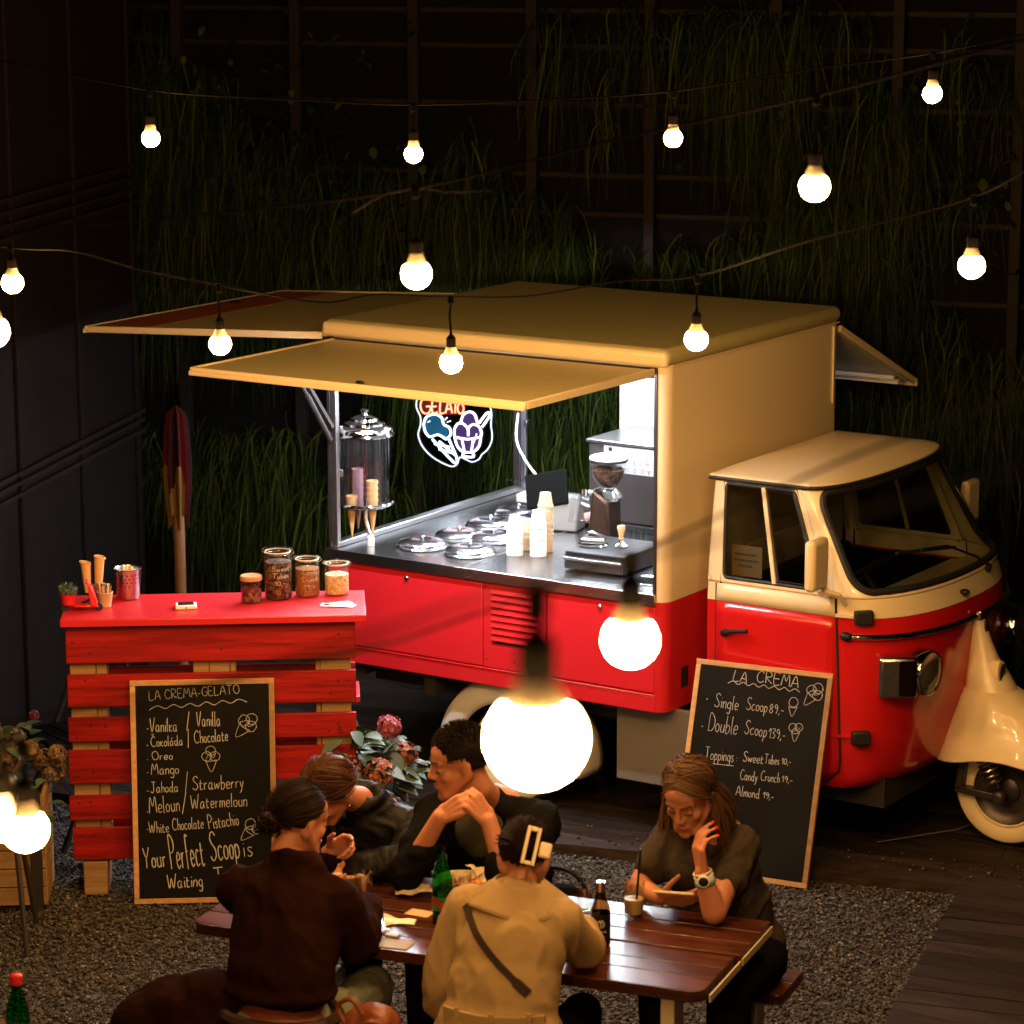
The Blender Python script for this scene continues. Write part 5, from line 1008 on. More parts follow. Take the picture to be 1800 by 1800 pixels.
q = MB(); q.box((-0.155, -0.04, k0+0.12), (-0.112, -0.015, k0+0.17)); q.build('dispenser_bracket', M['plastic_clear'], t, bevel=0.003)
def wcone(x, y, z, label, m_=None, n=1, tipdown=0.17):
    for k in range(n):
        c = thing('wafer_cone', label, 'wafer cone', (dx+x, dy+y, KT+z+k*0.028), 0, 'cones in the dispenser'); q = MB(); q.lathe([(0.002, -tipdown), (0.0275, 0), (0.0255, 0.0), (0.003, -tipdown+0.01)], n=22, cap=False); q.tube([(0.0275*math.cos(a_), 0.0275*math.sin(a_), -0.010+0.010*a_/6.28) for a_ in [2*math.pi*i/18 for i in range(19)]], 0.0016, 5); q.build('cone_shell', m_ or M['wafer'], c)
wcone(-0.028, -0.066, k0+0.045, 'single wafer cone, front left, pointing down through the dispenser plate', tipdown=0.20)
wcone(0.062, -0.03, k0+0.035, 'wafer cone in the stack of three at the right inside the dispenser drum', n=4, tipdown=0.17)
wcone(-0.063, 0.03, k0+0.04, 'pinkish cone in the stack at the left inside the dispenser drum', M['pink_wafer'], n=5, tipdown=0.17)
# gelato wells with domed steel lids
def lid(px, py, label):
    p = at(px, py, 'z', KT+0.03); t = thing('gelato_lid', label, 'pan lid', (p.x, p.y, KT), random.uniform(0, 6), 'steel lids on the gelato wells')
    q = MB(); q.lathe([(0.092, 0.0), (0.118, 0.002), (0.120, 0.008), (0.112, 0.014), (0.112, 0.022), (0.106, 0.028), (0.080, 0.034), (0.060, 0.040), (0.045, 0.037), (0, 0.034)], n=48); b_ = q.build('lid_dome', M['lid_steel'], t, smooth=40)
    q = MB(); q.lathe([(0.010, 0.034), (0.007, 0.042), (0.012, 0.050), (0.008, 0.055), (0, 0.056)], n=18); q.build('lid_knob', M['chrome'], t)
for px, py, lb in ((742, 950, 'domed steel gelato lid at the front left, nearest the cone dispenser'), (826, 962, 'domed steel gelato lid at the front, left of the white cup stacks'), (808, 934, 'domed steel gelato lid in the second row behind the front left lid'),
                   (868, 938, 'domed steel gelato lid half hidden behind the shorter white cup stack'), (862, 914, 'domed steel gelato lid in the middle of the back row'), (912, 894, 'rearmost domed steel gelato lid beside the plastic tubs'), (955, 905, 'domed steel gelato lid hidden behind the black tablet stand')):
    lid(px, py, lb)
# cup stacks: every cup is its own thing
def cups(px, py, n, r, label, m_, group, step, h=0.060):
    p = at(px, py, 'z', KT); proto = None
    for k in range(n):
        last = k == n-1
        if proto is None or last:
            q = MB(); q.lathe([(r, 0.0), (r*1.07, 0.0015), (r*1.06, 0.0045), (r*0.98, 0.0055), (r*0.72, h), (0, h)], n=28, cap=False); o = q.build('paper_cup', m_); proto = o if proto is None else proto
        else: o = proto.copy(); COL.objects.link(o)
        o.location = (p.x+random.uniform(-.001, .001), p.y+random.uniform(-.001, .001), KT+k*step); tag(o, label, 'paper cup', group)
cups(905, 975, 14, 0.036, 'white paper cup in the shorter upside down white stack', M['paper_white'], 'cups of the shorter white stack', 0.0088)
cups(946, 977, 18, 0.036, 'white paper cup in the taller upside down white stack', M['paper_white'], 'cups of the taller white stack', 0.0088)
cups(959, 969, 25, 0.034, 'brown kraft paper cup in the tall stack behind the white cups', M['paper_kraft'], 'cups of the tall kraft stack', 0.0088)
cups(925, 965, 10, 0.034, 'brown kraft paper cup in the low stack between the two white stacks', M['paper_kraft'], 'cups of the low kraft stack', 0.0088)
# payment tablet and its stand
p = at(965, 935, 'z', KT)
t = thing('order_tablet', 'black tablet till leaning on a grey wedge stand behind the cups', 'tablet', (p.x, p.y, KT), 0.25)
q = MB(); q.prism([(0.0, 0.02, 0), (0.0, 0.17, 0), (0.0, 0.10, 0.17), (0, 0.055, 0.17)], (-0.01, 0, 0), (0.13, 0, 0)); q.build('tablet_stand', M['grey_panel'], t, bevel=0.012, seg=3)
q = MB(); q.box((-0.105, -0.009, -0.085), (0.105, 0.009, 0.085)); q.v = [rot('Y', -0.22)@rot('X', -0.42)@v + Vector((-0.035, 0.075, 0.185)) for v in q.v]; q.build('tablet_body', mat('matt_black', (0.004, 0.004, 0.004), 0.8, spec=0.03), t, bevel=0.012, seg=3)
# storage tubs at the back
for k, (px, py, lb) in enumerate(((935, 884, 'clear plastic tub with a lid, the front one beside the rear post'), (985, 876, 'clear plastic tub with a lid, standing behind the black tablet'))):
    p = at(px, py, 'z', KT); t = thing('storage_tub', lb, 'tub', (p.x, min(p.y, 1.38), KT), 0.1, 'plastic tubs behind the tablet')
    q = MB(); q.prism([(-0.075, -0.06, 0), (0.075, -0.06, 0), (0.075, 0.06, 0), (-0.075, 0.06, 0)], (0, 0, 0.002), (0, 0, 0.115)); q.build('tub_body', M['plastic_clear'], t, bevel=0.012); q = MB(); q.box((-0.10, -0.08, 0.116), (0.10, 0.08, 0.124)); q.build('tub_lid', M['plastic_clear'], t, bevel=0.003)
    q = MB(); q.box((-0.065, -0.05, 0.004), (0.065, 0.05, 0.05)); q.build('tub_contents', M['paper_white'], t, bevel=0.01)
# knock-out drawer, portafilter scale, tamper
dr0 = at(993, 1001, 'z', KT); dr1 = at(1082, 1011, 'z', KT)
t = thing('knock_box', 'black steel knock box drawer at the right end of the counter', 'drawer', (dr0.x, dr0.y, KT), math.atan2(dr1.y-dr0.y, dr1.x-dr0.x)*0.3)
wdr = 0.30; q = MB(); q.box((0, 0, 0.006), (wdr, 0.36, 0.086)); q.build('knock_box_case', M['black'], t, bevel=0.004)
q = MB(); q.box((0.004, -0.012, 0.010), (wdr-0.004, -0.001, 0.066)); o = q.build('drawer_front', M['dark_metal'], t, bevel=0.002); q = MB(); q.bar((0.004, -0.020, 0.058), (wdr-0.004, -0.020, 0.058), 0.014, 0.012); q.build('drawer_handle', M['steel'], o, bevel=0.003)
DZ = KT+0.0865
p = at(1043, 958, 'z', DZ)
t = thing('coffee_scale', 'small chrome coffee press plate on the black knock box', 'coffee press', (p.x, p.y, DZ), 0.3)
q = MB(); q.lathe([(0.066, 0), (0.070, 0.004), (0.066, 0.007), (0, 0.008)], n=32); q.build('round_tray', M['chrome'], t); q = MB(); q.box((-0.055, -0.03, 0.0085), (0.055, 0.03, 0.034)); q.build('press_body', M['steel'], t, bevel=0.008)
q = MB(); q.tube(smoothpath([(-0.05, 0.0, 0.036), (-0.03, 0.0, 0.052), (0.0, 0.0, 0.056), (0.03, 0, 0.046), (0.05, 0, 0.036)]), 0.006, 8); q.build('press_lever', M['chrome'], t)
p = at(1092, 962, 'z', DZ)
t = thing('tamper', 'coffee tamper with a turned wooden handle on the black drawer', 'tamper', (p.x, p.y, DZ))
q = MB(); q.lathe([(0.031, 0), (0.032, 0.004), (0.031, 0.010), (0.014, 0.022), (0.010, 0.034), (0.012, 0.038)], n=28); q.build('tamper_base', M['chrome'], t); q = MB(); q.lathe([(0.012, 0.0385), (0.010, 0.048), (0.014, 0.070), (0.019, 0.088), (0.016, 0.098), (0, 0.102)], n=24); q.build('tamper_handle', M['frame_wood'], t)
# grinder with bean hopper
p = at(1062, 950, 'z', KT); p.y = min(p.y, 0.95); gx, gy = at(1062, 945, 'y', 0.78).x, 0.78
t = thing('coffee_grinder', 'coffee grinder with a round glass hopper of beans and a white lid', 'coffee grinder', (gx, gy, KT), 0.15)
q = MB(); q.prism([(-0.055, -0.02, 0), (0.060, -0.02, 0), (0.050, -0.02, 0.20), (-0.030, -0.02, 0.26)], (0, -0.06, 0), (0, 0.10, 0)); q.build('grinder_body', mat('brown_metallic', (0.06, 0.035, 0.025), 0.25, 0.7), t, bevel=0.014, seg=3)
q = MB(); q.lathe([(0.055, 0.20), (0.060, 0.215), (0.045, 0.235), (0.030, 0.250)], (0.03, 0, 0), 28); q.tube([(-0.02, -0.05, 0.235), (-0.08, -0.07, 0.235)], 0.012, 10); q.lathe([(0.02, 0), (0.02, 0.03), (0, 0.03)], (-0.07, -0.07, 0.225), 18); q.build('grinder_head', M['chrome'], t)
q = MB(); q.prism([(-0.14, 0, 0.10), (-0.05, 0, 0.10), (-0.03, 0, 0.215), (-0.12, 0, 0.225)], (0, -0.10, 0), (0, -0.03, 0)); q.build('grounds_guard', M['plastic_clear'], t, bevel=0.004)
q = MB(); q.lathe([(0.026, 0.250), (0.050, 0.275), (0.072, 0.310), (0.080, 0.345), (0.080, 0.385)], (0.02, 0, 0), 32, cap=False); q.build('bean_hopper', M['glass'], t, smooth=180)
q = MB(); q.lathe([(0.02, 0.256), (0.046, 0.277), (0.067, 0.310), (0.074, 0.340), (0.06, 0.352), (0, 0.358)], (0.02, 0, 0), 32); q.build('coffee_beans', speckle('coffee_beans', [(0.015, 0.006, 0.003), (0.05, 0.022, 0.012), (0.09, 0.045, 0.025)], 95, 0.4), t)
q = MB(); q.lathe([(0.081, 0.3855), (0.087, 0.388), (0.087, 0.398), (0.080, 0.403), (0, 0.405)], (0.02, 0, 0), 32); hl_ = q.build('hopper_lid', M['paper_white'], t); q = MB(); q.lathe([(0.0872, 0.3775), (0.0885, 0.380), (0.0885, 0.388), (0.0872, 0.390)], (0.02, 0, 0), 32, cap=False); q.build('hopper_lid_rim', M['black'], hl_)
# espresso machine seen from behind
my = 1.05; a = at(1035, 772, 'y', my); zb_ = KT
t = thing('espresso_machine', 'dark espresso machine with a white data sticker on its back panel', 'coffee machine', (a.x, my, KT))
hz = a.z-KT; wx = -0.056-a.x
q = MB(); q.box((0, 0, 0.03), (wx, 0.42, hz-0.012)); q.build('machine_body', M['dark_metal'], t, bevel=0.008); q = MB(); q.box((-0.012, -0.012, hz-0.0115), (wx, 0.43, hz+0.004)); q.build('machine_top', M['steel'], t, bevel=0.004)
q = MB(); q.box((-0.01, -0.02, 0.0), (wx, -0.001, 0.03)); q.build('machine_tray', M['black'], t, bevel=0.003)
s0 = at(1062, 778, 'y', my-0.002); s1 = at(1152, 843, 'y', my-0.002)
sx0, sz1, sx1, sz0 = s0.x-a.x, s0.z-KT-0.012, s1.x-a.x, s1.z-KT+0.012
q = MB(); q.box((sx0, -0.0030, sz0), (sx1, -0.0006, sz1)); st_ = q.build('data_sticker', M['sticker'], t, smooth=0)
q = MB(); H = sz1-sz0; Wd = sx1-sx0
q.box((sx0+Wd*0.09, -0.0042, sz1-H*0.20), (sx0+Wd*0.16, -0.0032, sz1-H*0.05))
for i in range(7):
    for j in range(9):
        if random.random() < 0.75: q.box((sx0+Wd*(0.06+0.125*i), -0.0042, sz1-H*(0.34+0.042*j)-0.0012), (sx0+Wd*(0.06+0.125*i+random.uniform(0.03, 0.10)), -0.0036, sz1-H*(0.34+0.042*j)))
for tx, fx in (('CE', 0.24),):
    st, W = spell(tx)
    for s in st: q.tube([Vector((sx0+Wd*fx+x*0.020, -0.0040, sz0+H*0.09+y*0.024)) for x, y in s], 0.0012, 4)
for fx in (0.12, 0.46, 0.60, 0.76, 0.88): q.tube([Vector((sx0+Wd*fx+0.009*math.cos(u_), -0.0040, sz0+H*0.14+0.010*math.sin(u_))) for u_ in [2*math.pi*i/(3 if fx > 0.8 else 5) + 0.52 for i in range(6)]], 0.0010, 4)
q.build('sticker_print', M['black'], st_, smooth=0)
# glasses, sink, little tap
for k, (px, py, lb) in enumerate(((1118, 930, 'shot glass at the left behind the tamper'), (1131, 934, 'shot glass at the right behind the tamper'))):
    p = at(px, py, 'z', DZ); t = thing('shot_glass', lb, 'glass', (p.x, min(p.y, 0.9), KT), 0, 'shot glasses behind the tamper'); q = MB(); q.lathe([(0, 0.004), (0.018, 0.004), (0.020, 0.012), (0.024, 0.085), (0.0225, 0.085), (0.018, 0.014)], n=24, cap=False); q.build('glass_body', M['glass'], t, smooth=50)
sp = at(1150, 1021, 'z', KT)
q = MB(); q.lathe([(0.150, 0.0006), (0.152, 0.003), (0.146, 0.004), (0.135, 0.0012), (0.05, 0.0009), (0, 0.0009)], (sp.x, sp.y, KT), 44, squash=(0.62, 0.85), cap=False); q.build('sink', M['chrome'], tr, smooth=50)
c = thing('bread_roll_tongs', 'folded paper wrapper with a pink cone lying behind the grinder', 'wafer cone', (at(1012, 905, 'z', KT+0.03).x, 0.98, KT+0.03), 0.2); q = MB(); q.lathe([(0.004, 0), (0.032, 0.16), (0.030, 0.16)], (0, 0, 0), 20, (0.95, 0.1, 0.1), cap=False); q.build('cone_shell', M['wafer'], c); q = MB(); q.lathe([(0.024, 0.115), (0.034, 0.165), (0.033, 0.17)], (0, 0, 0), 20, (0.95, 0.1, 0.1), cap=False); q.build('paper_sleeve', M['pink_wafer'], c); c.name = 'wafer_cone'

# ------------------------------------------------------------------ the neon gelato sign
ny = 1.36; n0 = at(735, 760, 'y', ny); ppx = 5201.0/((n0-CAM).dot(_fw))
t = thing('neon_sign', 'small glowing gelato sign with an ice cream cone and sundae bowl', 'neon sign', (n0.x, ny, n0.z))
def NP(px, py, off=0.0): P = at(px, py, 'y', ny+off); return P-n0
ol = [(733, 700), (732, 716), (739, 733), (739, 748), (735, 764), (741, 782), (752, 796), (764, 806), (780, 815), (795, 820), (804, 815), (808, 804), (818, 807), (830, 812), (842, 807), (847, 799), (857, 790), (864, 776), (865, 762), (863, 747), (864, 728), (861, 716), (850, 711), (838, 704), (836, 690), (780, 684), (742, 686)]
q = MB(); bk = [NP(x, y) for x, y in ol]; q.prism(bk, (0, 0.004, 0), (0, 0.009, 0)); q.build('sign_backing', glass('sign_acrylic', (0.42, 0.40, 0.52), 1.45, 0.1), t, smooth=0)
def neon(name, paths, col, e, r=0.0042):
    q = MB()
    for pth in paths: q.tube(smoothpath([NP(x, y) for x, y in pth], 4) if len(pth) > 2 else [NP(x, y) for x, y in pth], r, 6)
    q.build(name, emit('neon_'+name, col, e), t, smooth=180)
neon('outline_tube', [ol+[ol[0]]], (0.75, 0.80, 1.0), 2.2, 0.0030)
for nm_, pts_, cl_ in (('printed_scoop', [(746, 760), (744, 746), (750, 733), (764, 729), (776, 735), (780, 746), (790, 754), (784, 771), (770, 763), (757, 767)], (0.008, 0.075, 0.14)), ('printed_bowl', [(800, 769), (799, 754), (806, 744), (812, 732), (824, 725), (836, 732), (846, 758), (845, 768), (841, 784), (831, 793), (815, 793), (805, 784)], (0.035, 0.018, 0.075)), ('printed_banner', [(736, 706), (818, 706), (816, 729), (744, 729)], (0.10, 0.008, 0.016))):
    q = MB(); q.prism([NP(x, y) for x, y in pts_], (0, 0.0015, 0), (0, 0.0035, 0)); q.build(nm_, mat(nm_, cl_, 0.4), t, smooth=0)
let = []
for tx, x0, x1, y0, y1, h in (('G', 738, 756, 727, 728, 28),):
    st, W = spell(tx); let += [[(x0+(x1-x0)*x/W, y0-(h*y)) for x, y in s] for s in st]
for ch, x0, x1, y0, h in (('E', 759, 769, 725, 20), ('L', 773, 781, 726, 20), ('A', 783, 795, 726, 20), ('T', 795, 806, 726, 20), ('O', 804, 815, 727, 18)):
    st, W = spell(ch); let += [[(x0+(x1-x0)*x/W, y0-h*y) for x, y in s] for s in st]
neon('letter_tubes', let, (1.0, 0.22, 0.10), 5.0, 0.0040)
neon('cone_tubes', [[(748, 760), (745, 746), (750, 733), (764, 728), (776, 734), (780, 746), (790, 752), (792, 764), (784, 772)], [(748, 760), (756, 768), (770, 764), (784, 772)], [(760, 772), (797, 812), (803, 806), (788, 770)], [(764, 780), (790, 786)], [(772, 790), (796, 796)], [(772, 776), (800, 800)]], (0.72, 0.88, 1.0), 4.5, 0.0050)
neon('bowl_tubes', [[(799, 768), (799, 754), (806, 744), (816, 746), (823, 756), (823, 766)], [(823, 764), (824, 752), (832, 746), (842, 750), (846, 760), (845, 768)], [(810, 744), (814, 730), (824, 724), (834, 728), (840, 746)], [(799, 768), (822, 772), (845, 768)], [(799, 768), (804, 784), (814, 794), (832, 794), (842, 784), (845, 768)], [(812, 772), (816, 792)], [(832, 772), (829, 792)], [(816, 795), (814, 802), (832, 803), (830, 795)], [(842, 744), (856, 726), (861, 730), (848, 750)]], (0.92, 0.86, 1.0), 4.5, 0.0050)
neon('sparkle_tubes', [[(782, 738), (786, 734)], [(786, 742), (792, 740)], [(752, 742), (756, 740)], [(833, 778), (838, 762)]], (1, 1, 1), 2.6, 0.0026)
q = MB()
for x in (760, 830): P = NP(x, 690); q.tube([P, Vector((P.x, P.y, 2.05-n0.z))], 0.0012, 5)
q.build('hanging_wire', M['dark_metal'], t)
# ------------------------------------------------------------------ picnic table with benches
TA = R(11.4); TX = Vector((math.cos(TA), math.sin(TA), 0)); TY = Vector((-math.sin(TA), math.cos(TA), 0)); TO = Vector((0.186, -3.437, 0)); TZ = 0.70
def tb(s, t, z): return TO + TX*s + TY*t + Vector((0, 0, z))
M['tumbler'] = glass('tumbler_glass', (0.93, 0.94, 0.93), 2.1, 0.03)
tt = thing('picnic_table', 'varnished reddish wood picnic table with cream metal legs and a dark gap between boards', 'picnic table', tb(0, 0, 0), TA)
def plank(y0, y1, x0, x1, z1, th, name, par, round_=0.0):
    q = MB(); r = round_
    if r: poly = [(x0+r, y0, 0), (x1-r, y0, 0)] + [(x1-r+r*math.sin(a), y0+r-r*math.cos(a), 0) for a in [math.pi/2*i/8 for i in range(1, 9)]] + [(x1, y1, 0), (x0, y1, 0)] + [(x0+r-r*math.cos(a), y0+r-r*math.sin(a), 0) for a in [math.pi/2*i/8 for i in range(0, 8)]]
    else: poly = [(x0, y0, 0), (x1, y0, 0), (x1, y1, 0), (x0, y1, 0)]
    q.prism(poly, (0, 0, z1-th), (0, 0, z1)); return q.build(name, M['table_wood'], par, bevel=0.003)
ys = [(0.0, 0.128), (0.132, 0.222), (0.226, 0.342), (0.358, 0.468), (0.472, 0.582), (0.586, 0.70)]
for i, (a, b) in enumerate(ys): plank(a, b, 0.0, 1.765+0.012*(i > 2), TZ, 0.038, 'table_board', tt, 0.045 if i == 0 else 0)
for y0 in (-0.34, 0.76):
    for k in range(2): plank(y0+k*0.132, y0+k*0.132+0.128, -0.02, 1.80, 0.42, 0.036, 'bench_board', tt, 0.03 if (k == 0) else 0)
for x in (0.12, 1.62):
    for y in (0.03, 0.31):
        q = MB(); q.box((x, y, GZ), (x+0.045, y+0.10, TZ-0.0385)) if y < 0.2 else q.box((x, 0.57, GZ), (x+0.045, 0.67, TZ-0.0385)); q.build('table_leg', M['table_metal'], tt, bevel=0.004)
    q = MB(); q.box((x+0.003, 0.131, TZ-0.10), (x+0.042, 0.569, TZ-0.0388)); q.build('table_rail', M['table_metal'], tt, bevel=0.003)
    for y in (-0.27, 0.86):
        q = MB(); q.box((x+0.02, y, GZ), (x+0.065, y+0.09, 0.3835)); q.build('bench_leg', M['table_metal'], tt, bevel=0.004)
    q = MB(); q.bar((x+0.022, -0.18, 0.25), (x+0.022, 0.86, 0.25), 0.036, 0.05); q.build('cross_rail', M['table_metal'], tt, bevel=0.003)
q = MB(); q.box((1.781, 0.02, TZ-0.036), (1.786, 0.34, TZ-0.012)); q.box((1.781, 0.36, TZ-0.036), (1.786, 0.69, TZ-0.012)); q.build('end_strip', M['table_metal'], tt, smooth=0)

# ------------------------------------------------------------------ things on the table
def tp(px, py, z=TZ): P = at(px, py, 'z', z); return P
def tumbler(px, py, r, h, label, liquid=None, lh=0.3, ice=0):
    p = tp(px, py); t = thing('drinking_glass', label, 'glass', (p.x, p.y, TZ+0.0006), 0, 'glasses on the table')
    q = MB(); q.lathe([(0, 0.0), (r*0.84, 0.0), (r*0.88, 0.010), (r, h), (r*0.965, h), (r*0.83, 0.016), (0, 0.014)], n=30, cap=False); q.build('glass_body', M['tumbler'], t, smooth=50)
    if liquid: q = MB(); q.lathe([(0, 0.015), (r*0.82, 0.016), (r*(0.83+0.12*lh), h*lh), (0, h*lh)], n=28, cap=False); q.build('drink', liquid, t, smooth=50)
    for k in range(ice): q = MB(); q.box((-0.012,)*3, (0.012,)*3); mx = rot('Z', k*1.1)@rot('X', k*0.8); c = Vector((0.014*math.cos(k*2.2), 0.014*math.sin(k*2.2), h*lh-0.006+0.010*(k % 2))); q.v = [mx@v+c for v in q.v]; q.build('ice_cube', M['glass'], t, bevel=0.003)
    return t
lem = mat('cloudy_lemonade', (0.62, 0.45, 0.16), 0.3)
wat = glass('water', (0.88, 0.80, 0.62), 1.33)
g1 = tumbler(1114, 1612, 0.036, 0.125, 'tall glass of cloudy lemonade with a black straw beside the phone', lem, 0.52, 3)
q = MB(); q.tube([(0.010, -0.006, 0.018), (0.020, 0.008, 0.235)], 0.0042, 8); q.build('straw', M['black'], g1)
tumbler(1031, 1610, 0.036, 0.105, 'nearly empty glass standing left of the dark beer bottle', wat, 0.16, 1)
tumbler(640, 1584, 0.033, 0.100, 'glass half hidden beside the left food bowl', wat, 0.2)
tumbler(812, 1592, 0.034, 0.115, 'empty glass between the green bottle and the right food bowl', wat, 0.1)
def bottle(p, z, r, h, glass_m, label, prof, cat='bottle'):
    t = thing('glass_bottle', label, cat, (p.x, p.y, z)); q = MB(); q.lathe([(a*r, b*h) for a, b in prof], n=32, cap=False); q.build('bottle_body', glass_m, t, smooth=50); return t
gp_ = [(0, 0.0), (0.85, 0.0), (1.0, 0.02), (1.0, 0.50), (0.93, 0.60), (0.62, 0.76), (0.42, 0.86), (0.38, 0.95), (0.43, 0.955), (0.43, 1.0), (0.36, 1.0)]
b_ = bottle(tp(778, 1622), TZ+0.0006, 0.034, 0.265, M['green_glass'], 'green glass water bottle with a red label standing on the table', gp_)
q = MB(); q.lathe([(0.0345, 0.050), (0.0345, 0.098)], n=32, cap=False); q.build('bottle_label', mat('green_label', (0.02, 0.14, 0.03), 0.5), b_)
q = MB()
for s in range(12): th = R(-130)+s*0.13; q.lathe([(0.010, 0), (0, 0.0006)], (0.0347*math.cos(th), 0.0347*math.sin(th), 0.076+0.008*math.sin(s*0.5)), 10, (math.cos(th), math.sin(th), 0))
q.build('label_mark', mat('label_red', (0.35, 0.02, 0.015), 0.5), b_, smooth=0)
q = MB(); q.lathe([(0, 0.004), (0.032, 0.004), (0.032, 0.10), (0, 0.10)], n=28, cap=False); q.build('bottle_contents', glass('green_water', (0.25, 0.75, 0.30), 1.33), b_)
bp_ = [(0, 0.0), (0.9, 0.0), (1.0, 0.02), (1.0, 0.52), (0.9, 0.62), (0.55, 0.76), (0.44, 0.88), (0.43, 0.95), (0.5, 0.955), (0.5, 0.99), (0.4, 1.0)]
b_ = bottle(tp(1056, 1662), TZ+0.0006, 0.031, 0.215, M['brown_glass'], 'small dark beer bottle with a black label and pale round emblem', bp_)
q = MB(); q.lathe([(0.0315, 0.012), (0.0315, 0.112)], n=32, cap=False); lb_ = q.build('bottle_label', M['black'], b_)
q = MB(); q.lathe([(0.0145, 0.183), (0.0145, 0.200), (0.0165, 0.205), (0.0165, 0.2145), (0, 0.2155)], n=20); q.build('bottle_foil', M['steel'], b_)
q = MB(); TH0 = math.atan2(CAM.y-b_.location.y, CAM.x-b_.location.x)
def onb(x, z, r=0.0320): th = TH0 + x/r; return Vector((r*math.cos(th), r*math.sin(th), z))
q.tube([onb(0.0125*math.cos(a), 0.082+0.0125*math.sin(a)) for a in [2*math.pi*i/20 for i in range(20)]], 0.0011, 4, closed=True)
q.tube([onb(-0.007, 0.089), onb(0.0, 0.0885), onb(0.007, 0.089)], 0.0018, 4); q.tube([onb(0, 0.0885), onb(0, 0.073)], 0.0020, 4); q.tube([onb(-0.009, 0.086), onb(-0.006, 0.075)], 0.0014, 4); q.tube([onb(0.009, 0.086), onb(0.006, 0.075)], 0.0014, 4)
for k in range(7): x = -0.016+k*0.0052; q.tube([onb(x, 0.052), onb(x+0.001, 0.060), onb(x+0.003, 0.053)], 0.0010, 4)
q.build('label_emblem', M['napkin'], lb_, smooth=0)
def bowl(px, py, r, h, label, food):
    p = tp(px, py); t = thing('food_bowl', label, 'bowl', (p.x, p.y, TZ+0.0006), 0.4, 'paper bowls of food')
    q = MB(); q.lathe([(0, 0.002), (r*0.62, 0.002), (r*0.66, 0.006), (r*0.96, h*0.95), (r, h), (r*1.005, h+0.003), (r*0.97, h), (r*0.62, 0.012), (0, 0.010)], n=44, cap=False); q.build('bowl_body', M['napkin'], t, smooth=50)
    q = MB(); q.lathe([(r*0.84, h*0.66), (r*0.5, h*0.78), (0, h*0.74)], n=40, cap=False); q.build('food', food, t, smooth=60)
    for k in range(14): q = MB(); a, rr = random.uniform(0, 6.28), r*0.6*math.sqrt(random.random()); q.ball((rr*math.cos(a), rr*math.sin(a), h*0.76), (random.uniform(.008, .018), random.uniform(.006, .012), .006), 8, 6, mx=rot('Z', a)); q.build('food_piece', random.choice([food, M['rust'], M['napkin']]), t)
    return t
fd_ = speckle('noodle_food', [(0.30, 0.07, 0.015), (0.52, 0.22, 0.05), (0.60, 0.36, 0.12)], 60, 0.5)
bowl(610, 1560, 0.082, 0.056, 'round paper bowl of noodles in front of the leaning woman', fd_)
bowl(812, 1572, 0.088, 0.054, 'round paper bowl of food behind the green bottle', fd_)
def sheet(px, py, w_, h_, rz, label, name, cat, m_, crumple=0.0, z=0.0006, cuts=10, fold=None):
    p = tp(px, py); t = MB(); sd = random.uniform(0, 50)
    def fn(a, b):
        x, y = (a-0.5)*w_, (b-0.5)*h_; zz = 0.0015
        if crumple: zz += crumple*(0.5+0.5*noise.noise(Vector((x*28+sd, y*28, sd)))) + crumple*0.4*abs(noise.noise(Vector((x*70+sd, y*70, 1))))
        return Vector((x+(crumple*0.4*noise.noise(Vector((x*30, y*30, sd+9)))), y, zz))
    t.grid(fn, cuts, cuts); o = t.build(name, m_, None, smooth=25, solid=0.0012); o.location = (p.x, p.y, TZ+z); o.rotation_euler = (0, 0, rz); return tag(o, label, cat)
sheet(664, 1618, 0.135, 0.105, TA-0.4, 'flat folded yellowish napkin under the fork in front of the dark jacket', 'paper_napkin', 'napkin', M['napkin'], 0.004)
sheet(728, 1572, 0.12, 0.09, TA+0.5, 'crumpled cream napkin left of the green bottle', 'paper_napkin', 'napkin', M['napkin'], 0.030, cuts=16)
sheet(843, 1558, 0.08, 0.07, TA+0.9, 'balled up napkin stuffed beside the right food bowl', 'paper_napkin', 'napkin', M['napkin'], 0.05, z=0.03, cuts=16)
o = sheet(738, 1606, 0.088, 0.060, TA-0.12, 'pale beer mat with a dark printed badge beside the green bottle', 'beer_mat', 'beer mat', M['paper_kraft'])
q = MB(); q.lathe([(0.020, 0.0018), (0.012, 0.0019)], n=24, squash=(1.25, 0.7), cap=False); q.lathe([(0.008, 0.0019), (0, 0.0019)], n=16, cap=False); q.build('mat_print', M['rust'], o, smooth=0)
sheet(702, 1622, 0.11, 0.05, TA+0.25, 'white paper scrap lying beside the beer mat', 'paper_scrap', 'paper', M['paper_white'], 0.008)
sheet(694, 1660, 0.115, 0.085, TA+0.05, 'grey printed paper sheet at the front edge of the table', 'paper_sheet', 'paper', mat('grey_paper', (0.28, 0.27, 0.30), 0.6), 0.0)
p = tp(690, 1648); q = MB(); q.box((-0.024, -0.016, 0), (0.024, 0.016, 0.010)); o = q.build('tissue_pack', mat('lilac_foil', (0.25, 0.23, 0.28), 0.4), None, bevel=0.003); o.location = (p.x, p.y, TZ+0.0035); o.rotation_euler = (0, 0, TA); tag(o, 'small grey sachet lying next to the phone', 'sachet')
p = tp(647, 1640); t = thing('mobile_phone', 'phone with a silver edge lying on the table by the dark jacket', 'phone', (p.x, p.y, TZ+0.0006), TA+0.95)
q = MB(); q.box((-0.066, -0.033, 0), (0.066, 0.033, 0.008)); q.build('phone_case', M['paper_white'], t, bevel=0.003); q = MB(); q.box((-0.063, -0.030, 0.0081), (0.063, 0.030, 0.0086)); q.build('phone_screen', mat('phone_glass', (0.02, 0.02, 0.025), 0.08), t, bevel=0.0)
